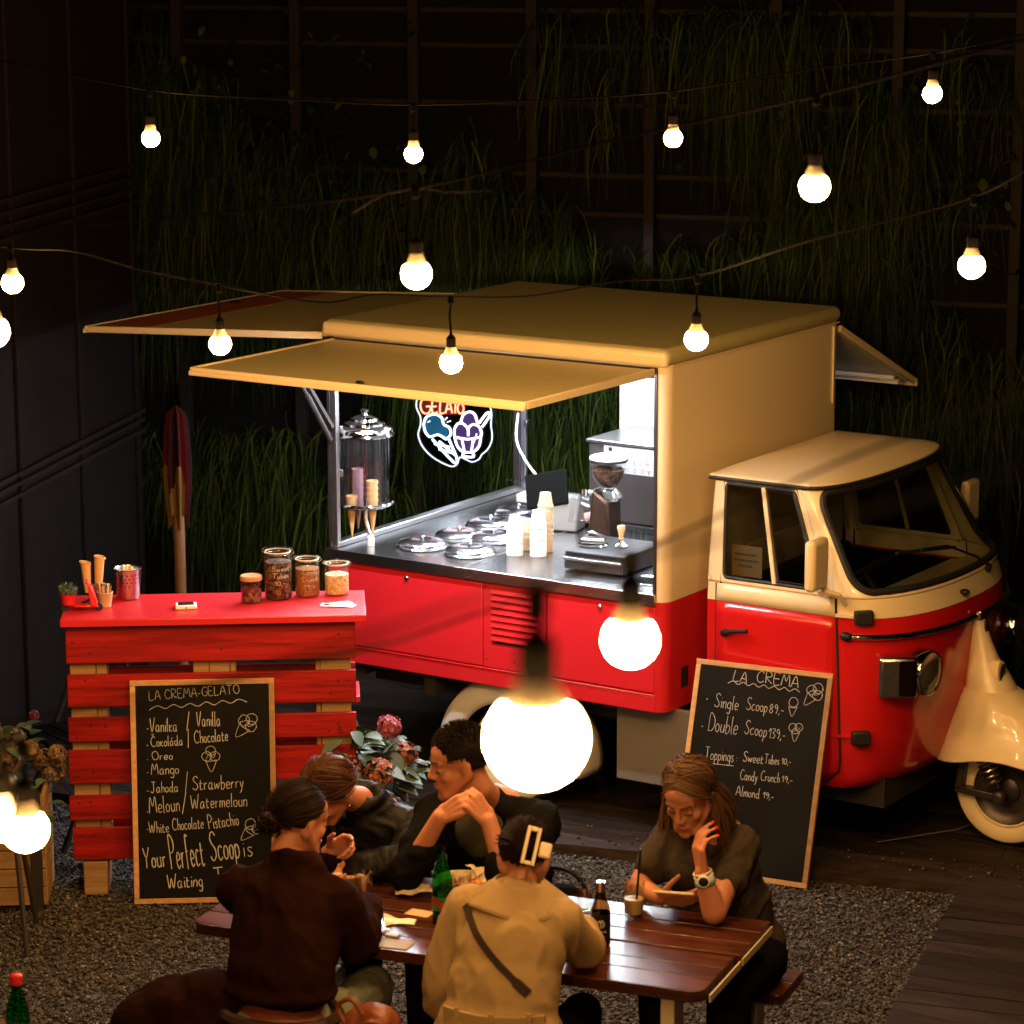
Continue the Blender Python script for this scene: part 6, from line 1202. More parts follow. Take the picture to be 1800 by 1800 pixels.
p = tp(672, 1625); t = thing('fork', 'steel fork lying across the napkin', 'fork', (p.x, p.y, TZ+0.009), TA-1.05)
q = MB(); q.bar((-0.005, 0, 0.004), (0.085, 0, 0.003), 0.009, 0.002); q.bar((-0.035, 0, 0.004), (-0.004, 0, 0.0045), 0.020, 0.002)
for k in range(4): q.bar((-0.080, -0.0085+0.0057*k, 0.006), (-0.034, -0.0085+0.0057*k, 0.004), 0.0028, 0.002)
q.build('fork_body', M['steel'], t, bevel=0.0008)
# dark rounded bag on the far bench
p = tb(0.98, 0.86, 0.42); t = thing('shoulder_bag', 'dark rounded bag sitting on the far bench behind the glasses', 'bag', p, TA)
q = MB(); q.ball((0, 0, 0.13), (0.15, 0.08, 0.13)); q.ball((0.06, 0, 0.10), (0.12, 0.07, 0.10)); q.ball((0, 0, 0.03), (0.15, 0.075, 0.035)); me = organic(q, 0.012, 5, 0.008, 11, 3); put('bag_body', me, M['black_cloth'], t)
q = MB(); q.tube(smoothpath([(-0.12, 0, 0.20), (-0.06, -0.02, 0.31), (0.05, -0.02, 0.31), (0.12, 0, 0.20)]), 0.008, 8); q.build('bag_handle', M['leather'], t)
# rust leather bag in front between the two women
p = tb(0.77, -0.25, 0.42)
t = thing('leather_bag', 'rust brown leather backpack on the near bench between the two backs', 'bag', p, TA)
q = MB(); q.ball((0, 0, 0.10), (0.10, 0.075, 0.10)); q.ball((0.0, 0, 0.06), (0.105, 0.08, 0.07)); q.ball((0.03, -0.03, 0.14), (0.05, 0.05, 0.05)); q.ball((-0.05, -0.02, 0.12), (0.05, 0.05, 0.06)); me = organic(q, 0.009, 4, 0.010, 14, 5); put('bag_body', me, M['rust'], t)
q = MB(); q.tube(smoothpath([(-0.07, -0.05, 0.13), (-0.10, -0.05, 0.19), (-0.05, -0.06, 0.225), (-0.01, -0.06, 0.18)]), 0.008, 8); q.tube(smoothpath([(-0.02, -0.08, 0.12), (0.02, -0.09, 0.17), (0.06, -0.07, 0.16)]), 0.008, 8); q.build('bag_strap', M['rust'], t)

# ------------------------------------------------------------------ plants, parasol, left corner
def flowerhead(bm_, c, r, n):
    for k in range(n):
        v = Vector((random.gauss(0, 1), random.gauss(0, 1), random.gauss(0.2, 1))).normalized(); p = c+v*r*random.uniform(0.8, 1.05); x, y = ortho(v); s = random.uniform(0.010, 0.0155); a0 = random.uniform(0, 6)
        for j in range(4):                                       # four cupped petals
            a = a0+j*math.pi/2; d = x*math.cos(a)+y*math.sin(a); e = x*-math.sin(a)+y*math.cos(a)
            bm_.add([p, p+d*s*0.6+e*s*0.45+v*s*0.18, p+d*s*1.1+v*s*0.32, p+d*s*0.6-e*s*0.45+v*s*0.18], [(0, 1, 2, 3)])
def leaf(bm_, p, d, up, L, W, droop=0.25):
    d = Vector(d).normalized(); up = Vector(up); x = d.cross(up).normalized(); n_ = x.cross(d).normalized(); vs = []; prof = [0.0, 0.55, 0.9, 1.0, 0.85, 0.5, 0.0]
    for i, wv in enumerate(prof):
        f = i/6; c = p + d*(L*f) - Vector((0, 0, 1))*(droop*L*f*f); vs += [c - x*W*wv/2 + n_*W*0.12*wv, c, c + x*W*wv/2 + n_*W*0.12*wv]
    bm_.add(vs, [(3*i+a, 3*i+a+1, 3*i+a+4, 3*i+a+3) for i in range(6) for a in (0, 1)])
def on_line(px, py, d): return at(px, py, 'd', d)
hb_ = at(668, 1566, 'z', GZ); hd = (hb_-CAM).dot(_fw)
t = thing('hydrangea_plant', 'potted hydrangea with rust and crimson flower heads beside the pallet counter', 'potted plant', hb_, 0)
q = MB(); q.lathe([(0, 0.0), (0.10, 0.0), (0.105, 0.02), (0.118, 0.25), (0.122, 0.265), (0.112, 0.265), (0.10, 0.22), (0, 0.22)], n=36, cap=False); q.build('plant_pot', M['table_metal'], t)
heads = [(684, 1278, .045, 'petal_red', 0.02), (668, 1360, .055, 'petal_rust', -0.16), (611, 1352, .05, 'petal_rust', -0.10), (711, 1325, .046, 'petal_rust', -0.03), (626, 1296, .026, 'petal_dry', 0.02), (640, 1345, .04, 'petal_rust', 0.06), (728, 1345, .03, 'petal_rust', 0.03)]
sm = MB()
for px, py, r, m_, off in heads:
    c = at(px, py, 'd', hd-off*0+off)-hb_; fh = MB(); flowerhead(fh, c, r*1.12, 120 if r > .03 else 50); fh.build('flower_head', M[m_], t, smooth=0)
    sm.tube(smoothpath([(c.x*0.15, c.y*0.15, 0.22), (c.x*0.6, c.y*0.6, c.z*0.6+0.1), c]), 0.004, 6)
sm.build('stem', M['leaf'], t)
lf = MB()
for px, py, ang, L, W in ((622, 1300, 100, .085, .075), (598, 1305, 200, .09, .05), (660, 1300, 20, .08, .05), (655, 1318, 150, .1, .055), (690, 1310, 50, .09, .05), (700, 1300, 10, .07, .04), (640, 1330, -30, .1, .06), (690, 1345, -10, .1, .065), (720, 1350, -20, .075, .05), (715, 1365, 10, .09, .06), (710, 1378, -15, .085, .075), (680, 1375, -60, .1, .065), (690, 1390, -55, .085, .07), (622, 1368, -100, .08, .06), (606, 1320, 170, .07, .05), (645, 1385, -90, .08, .06), (675, 1335, 60, .08, .06), (735, 1345, 5, .06, .045), (660, 1350, 120, .09, .06), (630, 1312, 60, .08, .05), (725, 1325, 40, .06, .04), (610, 1285, 120, .09, .075), (640, 1290, 80, .08, .06), (600, 1330, 190, .08, .06), (635, 1375, -110, .09, .07), (660, 1390, -80, .09, .07), (700, 1335, -70, .08, .06)):
    for k in range(4):
        c = at(px+random.uniform(-10, 10), py+random.uniform(-8, 8), 'd', hd+random.uniform(-0.16, 0.10))-hb_; a = R(ang+random.uniform(-20, 20)); d = _rt*math.cos(a) + _up*math.sin(a)*0.8 - _fw*random.uniform(0.1, 0.7)
        leaf(lf, c-d*L*0.4, d, (random.uniform(-.3, .3), random.uniform(-.3, .3), 1), L*1.2, W*1.25)
lf = lf.build('foliage', M['leaf'], t, smooth=60); lf['kind'] = 'stuff'
# wooden planter with dried hydrangeas at the left edge
pb = at(40, 1600, 'z', GZ)
t = thing('wooden_planter', 'slatted wooden planter box at the left edge behind the near bulbs', 'planter', pb, PA)
for k in range(6):
    q = MB(); q.box((-0.50, 0, 0.02+k*0.078), (0.085, 0.018, 0.094+k*0.078)); q.box((0.0855, -0.001, 0.02+k*0.078), (0.103, 0.34, 0.094+k*0.078)); q.build('planter_slat', M['pallet_wood'], t, bevel=0.003)
q = MB(); q.box((0.04, -0.012, 0), (0.085, -0.001, 0.51)); q.box((-0.49, 0.019, 0.0), (0.084, 0.339, 0.44)); q.build('planter_frame', M['dark_metal'], t, smooth=0)
c0 = pb; t2 = thing('dried_hydrangea', 'dark dried hydrangea bush growing in the wooden planter at the left edge', 'shrub', pb+PX*(-0.12)-PN*0.18+Vector((0, 0, 0.44)), 0)
dd = (t2.location-CAM).dot(_fw); lf = MB(); fh = MB()
for k in range(160):
    px, py = random.uniform(-120, 95), random.uniform(1270, 1440); 
    if px > 60 and py < 1330: continue
    c = at(px, py, 'd', dd+random.uniform(-0.15, 0.2))-t2.location; a = random.uniform(0, 6.28); leaf(lf, c, (math.cos(a), math.sin(a), random.uniform(-.4, .5)), (0, 0, 1), random.uniform(.06, .11), random.uniform(.04, .06))
for px, py, r in ((95, 1355, .05), (75, 1335, .045), (25, 1300, .05), (50, 1318, .04), (100, 1325, .035), (-20, 1290, .06), (10, 1340, .05)): flowerhead(fh, at(px, py, 'd', dd+random.uniform(-0.1, 0.05))-t2.location, r, 100)
lf.build('foliage', M['leaf'], t2, smooth=60)['kind'] = 'stuff'; fh.build('dried_flowers', M['petal_dry'], t2, smooth=0)['kind'] = 'stuff'
q = MB()
for k in range(9): a = k*0.7; q.tube(smoothpath([(0.05*math.cos(a), 0.05*math.sin(a), 0), (0.12*math.cos(a), 0.1*math.sin(a), 0.12), (0.2*math.cos(a), 0.16*math.sin(a), 0.22)]), 0.005, 6)
q.build('stem', M['petal_dry'], t2)
fl = MB(); flowerhead(fl, Vector((0, 0, 0)), 0.016, 30); o = fl.build('red_blossom', M['petal_red'], t2, smooth=0); o.location = at(60, 1257, 'd', dd+0.3)-t2.location
# folding table and chairs behind the planter
fb = at(112, 1500, 'z', GZ); t = thing('folding_chair', 'dark folding garden chair standing behind the pallet counter on the left', 'chair', fb, R(70))
q = MB()
for s_ in (0, 1):
    y = 0.40*s_; q.bar((0.0, y, 0), (0.34, y, 0.80), 0.016, 0.024, (0, 1, 0)); q.bar((0.36, y, 0), (0.02, y, 0.46), 0.016, 0.024, (0, 1, 0))
q.build('chair_frame', M['dark_metal'], t)
for k in range(5): q = MB(); q.box((0.0+k*0.075, 0.015, 0.455), (0.066+k*0.075, 0.385, 0.468)); q.build('seat_slat', M['wall_dark'], t, bevel=0.002)
for k in range(2): q = MB(); q.box((0.285+k*0.035, 0.013, 0.62+k*0.09), (0.295+k*0.035, 0.387, 0.68+k*0.09)); q.build('back_slat', M['wall_dark'], t, bevel=0.002)
# black easel legs in front of the planter
e0 = at(48, 1683, 'z', GZ); t = thing('easel_stand', 'thin dark tripod stand in front of the wooden planter at the left edge', 'stand', e0, 0)
hd_ = at(18, 1380, 'd', (e0-CAM).dot(_fw)+0.1)-e0
for v in (Vector((0, 0, 0)), Vector((-0.30, -0.10, 0)), Vector((-0.22, 0.30, 0))): q = MB(); q.tube([v+Vector((0, 0, 0.012)), hd_+v*0.06], 0.011, 8); q.build('stand_leg', M['dark_metal'], t)
q = MB(); q.ball(hd_+Vector((0, 0, 0.0)), (0.04, 0.04, 0.05)); q.build('stand_head', M['dark_metal'], t)
# second table just out of frame carrying a bottle with a red cap
bt = at(30, 1762, 'd', 8.2); tz = bt.z-0.135
t = thing('side_table', 'dark wooden table at the lower left corner carrying the capped bottle', 'table', (bt.x-0.25, bt.y-0.30, GZ), TA)
q = MB(); q.box((-0.40, -0.22, tz-GZ-0.035), (0.32, 0.42, tz-GZ)); q.build('table_top', M['table_wood'], t, bevel=0.004)
for x, y in ((-0.36, -0.18), (0.24, -0.18), (-0.36, 0.34), (0.24, 0.34)): q = MB(); q.box((x, y, 0), (x+0.045, y+0.045, tz-GZ-0.0355)); q.build('table_leg', M['dark_metal'], t)
b_ = bottle(Vector((bt.x, bt.y, 0)), tz+0.0006, 0.034, 0.200, M['green_glass'], 'dark green bottle with a red screw cap at the lower left corner', gp_)
q = MB(); q.lathe([(0.0150, 0.188), (0.0175, 0.190), (0.0175, 0.214), (0.012, 0.218), (0, 0.219)], n=24); q.build('bottle_cap', mat('red_cap', (0.5, 0.015, 0.02), 0.4), b_)
# folded parasol behind the counter
pf_ = at(318, 1050, 'd', 13.4); base = Vector((pf_.x, pf_.y, 0)); top_ = at(328, 700, 'd', 13.4).z
t = thing('folded_parasol', 'folded red and yellow parasol on a wooden pole behind the pallet counter', 'parasol', base, 0)
q = MB(); q.tube([(0, 0, 0.0), (0, 0, top_-0.1)], 0.026, 12); q.build('parasol_pole', wood('dark_pole_wood', (0.06, 0.028, 0.012), (0.11, 0.055, 0.024), 0.5, 2), t)
q = MB(); q.lathe([(0.20, 0.0), (0.20, 0.05), (0.05, 0.08), (0, 0.08)], n=32); q.build('parasol_base', M['dark_metal'], t)
H0 = at(325, 905, 'd', 13.4).z; q = MB()
def par(a, b):
    th = 2*math.pi*a; z = H0+(top_-H0)*b; r = (0.030+0.022*math.sin(math.pi*min(1, (b*0.9+0.10)))**0.8)*(1+0.25*math.cos(8*th))
    if b > 0.93: r *= (1-b)/0.07+0.05
    return Vector((r*math.cos(th), r*math.sin(th), z + (0.05*math.cos(4*th) if b < 0.02 else 0)))
q.grid(par, 64, 26, wrap=True); q.mi = []
for j in range(25):
    for i in range(64): q.mi.append(1 if (j < 9-3*math.cos(4*2*math.pi*i/64) and 20 < i < 62) else (2 if i % 24 < 9 else 0))
q.build('parasol_canopy', [mat('dark_red_canvas', (0.035, 0.003, 0.004), 0.85, spec=0.05), mat('yellow_canvas', (0.07, 0.038, 0.010), 0.85, spec=0.05), mat('maroon_canvas', (0.009, 0.002, 0.002), 0.85, spec=0.05)], t, smooth=50)
# ------------------------------------------------------------------ people at the table (coordinates along the table: s, t, z)
V = Vector
class Person:
    def __init__(p, s0, t0): p.o = V((s0, t0, GZ)); p.loc = tb(s0, t0, GZ); p.body = MB(); p.kids = []
    def sh(p, mb): mb.v = [v-p.o for v in mb.v]; return mb
    def finish(p, label, voxel=0.0046, m=None):
        me = organic(p.sh(p.body), voxel, 3, zones=[(p.H-p.o, 0.135*p.k, 7)]); o = put('person', me, m or M['skin']); o.location = p.loc; o.rotation_euler = (0, 0, TA)
        tag(o, label, 'person'); p.root = o
        for fn in p.kids: fn()
        return o
    def cloth(p, name, mb, m, voxel=0.011, smooth=5, fold=0.010, fscale=9, seed=0, dirs=(1, 1, 1)):
        def f(): put(name, organic(p.sh(mb), voxel, smooth, fold, fscale, seed, dirs), m, p.root)
        p.kids.append(f)
    def part(p, name, mb, m, smooth=50, bevel=0.0, parent=None):
        p.kids.append(lambda: p.sh(mb).build(name, m, p.root, smooth=smooth, bevel=bevel))
    def head(p, H, F, U=(0, 0, 1), k=1.0, brow=(0.02, 0.01, 0.006), closed=True, lipm=None, male=False):
        H = V(H); f = V(F).normalized(); u = V(U); x = (-f).cross(u).normalized(); u = x.cross(-f).normalized()      # head axes: x right, y back, z up
        mx = Matrix((x, -f, u)).transposed(); p.H, p.mx, p.k = H, mx, k
        W = lambda a: H + mx @ (V(a)*k); p.W = W; b = p.body; B3 = mx*k
        b.ball(W((0, .015, .035)), (.0755, .095, .085), 24, 18, B3); b.ball(W((0, -.022, -.035)), (.061, .070, .080), 24, 16, B3); b.ball(W((0, -.044, .046)), (.058, .047, .046), 20, 14, B3)
        b.ball(W((0, -.060, -.070)), (.040, .036, .040), 18, 12, B3); b.ball(W((0, -.081, -.098)), (.022 if not male else .026, .017, .019), 16, 10, B3)
        for sx in (-1, 1):
            b.capsule(W((sx*.062, .012, -.030)), .020*k, W((sx*.030, -.066, -.092)), .017*k)                         # jaw line
            b.ball(W((sx*.041, -.058, -.025)), (.020, .020, .022), 14, 10, B3)                                      # cheek
            b.capsule(W((sx*.014, -.087, .026)), .0095*k, W((sx*.044, -.070, .023)), .0095*k)                         # brow
            b.ball(W((sx*.076, .010, -.004)), (.009, .020, .031), 14, 10, B3 @ rot('Z', -sx*0.35)); b.ball(W((sx*.078, .008, -.026)), (.007, .012, .012), 10, 8, B3)
            b.ball(W((sx*.0125, -.099, -.029)), (.0080, .010, .0075), 12, 8, B3)                                    # nostril wing
            b.ball(W((sx*.031, -.0765, .001)), (.015, .012, .0105), 14, 10, B3)                                      # lid over the eye
        b.capsule(W((0, -.089, .020)), .0080*k, W((0, -.108, -.023)), .0112*k); b.ball(W((0, -.086, -.058)), (.025, .014, .018), 14, 10, B3)
        def feats():
            eb = MB(); ll = MB(); ul = MB(); ey = MB(); ir = MB()
            for sx in (-1, 1):
                q = MB(); q.tube(smoothpath([W((sx*.013, -.0965, .026)), W((sx*.030, -.0915, .033)), W((sx*.048, -.0750, .028))], 5), [0.0016*k]+[0.0030*k]*5+[0.0032*k]*4+[0.0012*k], 6); p.sh(q).build('eyebrow', mat('brow_hair', brow, 0.7), p.root)
                q = MB(); q.tube(smoothpath([W((sx*.017, -.0845, -.0035)), W((sx*.031, -.0865, -.0075 if closed else -.001)), W((sx*.045, -.078, -.003))], 5), 0.0016*k, 6); p.sh(q).build('eyelash', mat('lash', (0.012, 0.006, 0.004), 0.6), p.root)
                if not closed:
                    q = MB(); q.ball(W((sx*.031, -.083, -.002)), .0095*k, 14, 10); p.sh(q).build('eye', M['eyewhite'], p.root); q = MB(); q.ball(W((sx*.031-.002, -.0895, -.002)), .0046*k, 10, 8); p.sh(q).build('iris', M['iris'], p.root)
            lm = lipm or M['lip']
            q = MB(); q.tube(smoothpath([W((-.023, -.0910, -.0605)), W((-.008, -.0985, -.0565)), W((0, -.0982, -.0580)), W((.008, -.0985, -.0565)), W((.023, -.0910, -.0605))], 4), [0.0012*k]+[0.0036*k]*15+[0.0012*k], 8); p.sh(q).build('lips', lm, p.root)
            q = MB(); q.tube(smoothpath([W((-.020, -.0905, -.0630)), W((0, -.0975, -.0662)), W((.020, -.0905, -.0630))], 5), [0.0014*k]+[0.0044*k]*9+[0.0014*k], 8); p.sh(q).build('lips', lm, p.root)
        p.kids.append(feats); return p
    def neck(p, base, r=0.050): p.body.chain([p.W((0, .022, -.045)), p.W((0, .035, -.10)), V(base)], [r*0.98, r*0.95, r*1.15], 18)
    def dirp(p, d, off=0.0): d = V(d).normalized(); return p.W((d.x*(.0755+off), .015+d.y*(.095+off), .035+d.z*(.085+off)))
    def cap(p, m, off=0.007, face=0.50, side=-0.05, nape=-0.62, yfront=-0.35, name='hair'):
        q = MB(); n, mm = 40, 26
        def keep(d): return not ((d.y < yfront and d.z < face - 0.25*abs(d.x)) or (d.y < 0.02 and d.z < side) or d.z < nape)
        vs = []; fs = []
        for i in range(mm+1):
            a = math.pi*i/mm
            for j in range(n): t = 2*math.pi*j/n; vs.append(V((math.sin(a)*math.cos(t), math.sin(a)*math.sin(t), math.cos(a))))
        for i in range(mm):
            for j in range(n):
                f = (i*n+j, i*n+(j+1) % n, (i+1)*n+(j+1) % n, (i+1)*n+j); c = sum((vs[k] for k in f), V())/4
                if keep(c.normalized()): fs.append(f)
        q.add([p.dirp(d, off) for d in vs], fs); p.hairm = q
        return q
    def strands(p, q, starts, ends, n, r=0.0016, lift=0.012, hang=None, segs=9, jit=0.05, lay=0.010, sag=0.0):
        for k in range(n):
            f = random.random(); i = random.randrange(len(starts)-1); g_ = random.random(); d0 = (V(starts[i])*(1-g_)+V(starts[i+1])*g_); j = min(len(ends)-1, int((i+g_)/(len(starts)-1)*(len(ends)-1)+0.5)) if len(ends) > 1 else 0
            d1 = V(ends[j]); d0 = (d0+V((random.gauss(0, jit), random.gauss(0, jit), random.gauss(0, jit)))).normalized(); d1 = (d1+V((random.gauss(0, jit), random.gauss(0, jit), random.gauss(0, jit)))).normalized()
            l0 = lay*random.uniform(0.7, 1.15)+(random.uniform(0.003, 0.012) if random.random() < 0.05 else 0); pts = []
            for s in range(segs):
                t = s/(segs-1); d = d0.slerp(d1, t) if d0.angle(d1) > 1e-3 else d0; pts.append(p.dirp(d, l0 + lift*math.sin(math.pi*min(1, t*1.1))*random.uniform(0.8, 1.0)))
            if hang:
                e = pts[-1]; h = hang[random.randrange(len(hang))]; L = h[3]*random.uniform(0.75, 1.05); hv = V(h[:3])+V((random.gauss(0, .010), random.gauss(0, .010), 0)); base = e
                for s in range(1, 9): t = s/8; pts.append(base + (hv)*(t**0.6) + V((0.004*math.sin(t*7+k), 0.004*math.cos(t*6+k*2), -L*t)))
            rr = [r*(0.7+0.6*random.random())]*len(pts); rr[-1] *= 0.3; rr[-2] *= 0.7
            q.tube(pts, rr, 4, caps=False)
    def hand(p, wst, D, Nb, thumb=1, curl=(0.5, 0.6, 0.5), spread=0.0, k=1.0, tcurl=0.5, fing=None, tdir=None):
        w = V(wst); D = V(D).normalized(); N = V(Nb); N = (N-D*N.dot(D)).normalized(); X = D.cross(N)*thumb; b = p.body
        Ls = (1.0, 1.08, 1.02, 0.82); tips = []
        for i in range(4):
            off = (0.028-0.0187*i)*k; kn = w + D*(0.086-0.004*abs(i-1))*k + X*off + N*0.003; b.capsule(w + D*0.004 + X*off*0.55, 0.0150*k, kn, 0.0112*k, 10)
            cu = fing[i] if fing else curl; d = (D + X*spread*(1.5-i)*0.25).normalized(); ang = 0; q = kn; r0 = (0.0092, 0.0094, 0.0090, 0.0080)[i]*k
            for j, L in enumerate((0.043, 0.027, 0.021)):
                ang += cu[j]; dd = d*math.cos(ang) - N*math.sin(ang); e = q + dd*(L*Ls[i]*k); b.capsule(q, r0*(1-0.10*j), e, r0*(0.92-0.10*j), 10); q = e
            tips.append((q, dd))
        b0 = w + D*0.020*k + X*0.022*k - N*0.004; td = V(tdir).normalized() if tdir else (D*0.62 + X*0.68 - N*0.30).normalized(); m1 = b0 + td*0.042*k; td2 = (td*math.cos(tcurl) + (D*0.7 - X*0.6 - N*0.4).normalized()*math.sin(tcurl)).normalized()
        m2 = m1 + td2*0.032*k; b.capsule(b0, 0.0155*k, m1, 0.0112*k, 10); b.capsule(m1, 0.0108*k, m2, 0.0094*k, 10); b.capsule(m2, 0.0094*k, m2+td2*0.022*k, 0.0076*k, 10); tips.append((m2+td2*0.022*k, td2)); p.tips = tips; return tips
    def nails(p, tips, N, m):
        for (q, d) in tips: c = MB(); c.ball(q + d*0.004, (0.0070, 0.0070, 0.0080), 10, 8, Matrix((ortho(d)[0], ortho(d)[1], d)).transposed()); p.part('fingernail', c, m)
    def arm(p, a, b, c, r=(0.046, 0.038, 0.026)): p.body.chain([V(a), V(b)], [r[0], r[1]], 16); p.body.chain([V(b), V(c)], [r[1]*1.02, r[2]], 16)
def torso(q, hip, chest, sl, sr, hw=0.17, hd=0.12, cw=0.17, cd=0.11, wa=0.86):    # hips, waist, rib cage and shoulder yoke
    hip, chest, sl, sr = V(hip), V(chest), V(sl), V(sr); x = (sr-sl); x.z = 0; x.normalize(); up = (chest-hip).normalized(); y = up.cross(x).normalized(); mx = Matrix((x, y, up)).transposed(); mid = (hip+chest)/2
    q.ball(hip+up*0.02, (hw, hd, 0.13), 26, 16, mx); q.ball(mid, (cw*wa*1.02, cd*wa*1.06, 0.20), 26, 16, mx); q.ball(chest-up*0.02, (cw, cd, 0.17), 26, 16, mx)
    q.capsule(sl, 0.060, (sl*0.45+sr*0.55)+up*0.035, 0.072); q.capsule(sr, 0.060, (sr*0.45+sl*0.55)+up*0.035, 0.072); return mx
def legs(p, hip, kn, an, r=(0.085, 0.066, 0.048), m='black_cloth', name='trousers', seed=1):
    q = MB()
    for i in (0, 1): q.chain([V(hip[i]), V(kn[i])], [r[0], r[1]], 16); q.chain([V(kn[i]), V(an[i])], [r[1], r[2]], 16)
    q.ball((V(hip[0])+V(hip[1]))/2, (0.165, 0.12, 0.10)); p.cloth(name, q, M[m], 0.013, 4, 0.008, 10, seed)
    for i in (0, 1):
        s_ = MB(); a = V(an[i]); f = V((0, 1 if kn[i][1] > hip[i][1] else -1, 0)); s_.capsule((a.x, a.y, GZ+0.035), 0.036, a+f*0.13+V((0, 0, GZ+0.028-a.z)), 0.030); s_.capsule((a.x, a.y, GZ+0.035), 0.034, (a.x, a.y, GZ+0.09), 0.036)
        p.cloth('shoe', s_, M['leather'], 0.008, 2, 0)

# ---- woman in the dark brown jacket, back to the camera, low bun
p = Person(0.45, -0.27)
p.head((0.425, -0.045, 1.114), (0.42, 0.86, -0.28), k=0.99); p.neck((0.435, -0.115, 0.965), 0.047)
p.body.ball((0.43, -0.10, 0.88), (0.11, 0.06, 0.10)); p.arm((0.58, -0.12, 0.88), (0.612, -0.02, 0.715), (0.53, 0.22, 0.750)); p.arm((0.27, -0.10, 0.88), (0.26, 0.12, 0.76), (0.455, 0.125, 0.965), (0.046, 0.038, 0.025))
p.hand((0.455, 0.125, 0.965), (0.55, -0.10, 0.30), (0.1, 0.9, 0.4), 1, fing=((0.5, 0.25, 0.15), (0.7, 0.3, 0.2), (1.2, 1.0, 0.8), (1.3, 1.1, 0.9)), k=0.95)
p.hand((0.53, 0.22, 0.750), (-0.4, 0.9, -0.03), (0, 0, 1), -1, (0.3, 0.4, 0.3), k=0.95)
q = MB(); torso(q, (0.45, -0.25, 0.665), (0.43, -0.15, 0.86), (0.250, -0.125, 0.900), (0.605, -0.115, 0.890), 0.185, 0.135, 0.19, 0.13, 0.98)
q.chain([(0.600, -0.115, 0.880), (0.618, -0.03, 0.715), (0.55, 0.18, 0.765)], [0.078, 0.070, 0.052], 18); q.chain([(0.250, -0.12, 0.885), (0.24, 0.10, 0.76), (0.43, 0.125, 0.93)], [0.078, 0.066, 0.045], 18)
q.chain([(0.36, -0.15, 0.985), (0.44, -0.165, 1.0), (0.52, -0.115, 0.985)], [0.028, 0.030, 0.028]); q.ball((0.45, -0.25, 0.625), (0.20, 0.148, 0.05)); q.ball((0.435, -0.155, 0.955), (0.085, 0.055, 0.06)); q.tube([(0.435+0.064*math.cos(a), -0.105+0.060*math.sin(a), 1.008-0.022*math.sin(a)) for a in [2*math.pi*i/24 for i in range(24)]], 0.024, 8, closed=True)
p.cloth('jacket', q, M['brown_cloth'], 0.010, 5, 0.026, 7, 1, (1, 1, 0.6))
q = MB(); q.ball((0.455, -0.262, 0.50), (0.168, 0.125, 0.10)); p.cloth('shirt', q, M['rust'], 0.012, 3, 0.004)
q = MB(); q.ball((0.45, -0.275, 0.475), (0.195, 0.145, 0.10)); q.capsule((0.36, -0.22, 0.47), 0.095, (0.34, 0.16, 0.50), 0.072); q.capsule((0.56, -0.22, 0.47), 0.095, (0.58, 0.16, 0.50), 0.072); q.capsule((0.34, 0.16, 0.50), 0.070, (0.36, 0.10, 0.03), 0.05); q.capsule((0.58, 0.16, 0.50), 0.070, (0.56, 0.10, 0.03), 0.05); p.cloth('jeans', q, M['denim'], 0.011, 3, 0.012, 12, 2)
q = MB(); q.tube([(0.455+0.192*math.cos(a), -0.27+0.145*math.sin(a), 0.555) for a in [2*math.pi*i/40 for i in range(40)]], 0.020, 6, closed=True); p.part('belt', q, M['brown_strap'])
for x in (0.36, 0.54): s_ = MB(); s_.capsule((x, 0.10, 0.0), 0.035, (x, 0.22, -0.008), 0.030); p.cloth('shoe', s_, M['leather'], 0.008, 2, 0)
q = p.cap(M['hair_dark'], 0.0045, 0.52, -0.10, -0.60)
arc = [(-.75, -.2, .05), (-.7, -.45, .35), (-.45, -.6, .62), (0, -.7, .68), (.45, -.6, .62), (.7, -.45, .35), (.75, -.2, .05)]
bun = (.02, .90, -.42)
for mul in (1.0, 0.6, 0.25): p.strands(q, [V(a)*mul+V((0, .0, 1))*(1-mul)+V((0, 0.35*(1-mul), 0)) for a in arc], [bun], 420, 0.0013, 0.003, lay=0.006)
p.strands(q, [(-.7, .4, -.3), (-.4, .6, -.6), (.2, .7, -.62), (.7, .3, -.25)], [bun], 220, 0.0013, 0.002, lay=0.006)
bc = p.dirp(bun, 0.030); rb = random.Random(3)
for k in range(150):
    ax = V((rb.gauss(0, 1), rb.gauss(0, 1), rb.gauss(0, 1))).normalized(); e1, e2 = ortho(ax); r_ = rb.uniform(0.018, 0.040); a0 = rb.uniform(0, 6); c = bc+V((rb.gauss(0, .006), rb.gauss(0, .006), rb.gauss(-0.006, .010)))
    q.tube([c+e1*(r_*math.cos(a0+t))+e2*(r_*0.75*math.sin(a0+t)) for t in [rb.uniform(2, 4.5)*i/8 for i in range(9)]], 0.0026, 4, caps=False)
q.ball(bc, (0.030, 0.030, 0.032)); p.part('hair', q, M['hair_dark'], 60)
q = MB(); q.tube([bc + (p.H-bc).normalized()*0.028 + ortho((p.H-bc))[0]*0.022*math.cos(t)+ortho((p.H-bc))[1]*0.022*math.sin(t) for t in [2*math.pi*i/20 for i in range(20)]], 0.0045, 6, closed=True); p.part('hair_tie', q, M['rust'])
p.finish('person in dark brown jacket and pale jeans seen from behind, low hair bun')

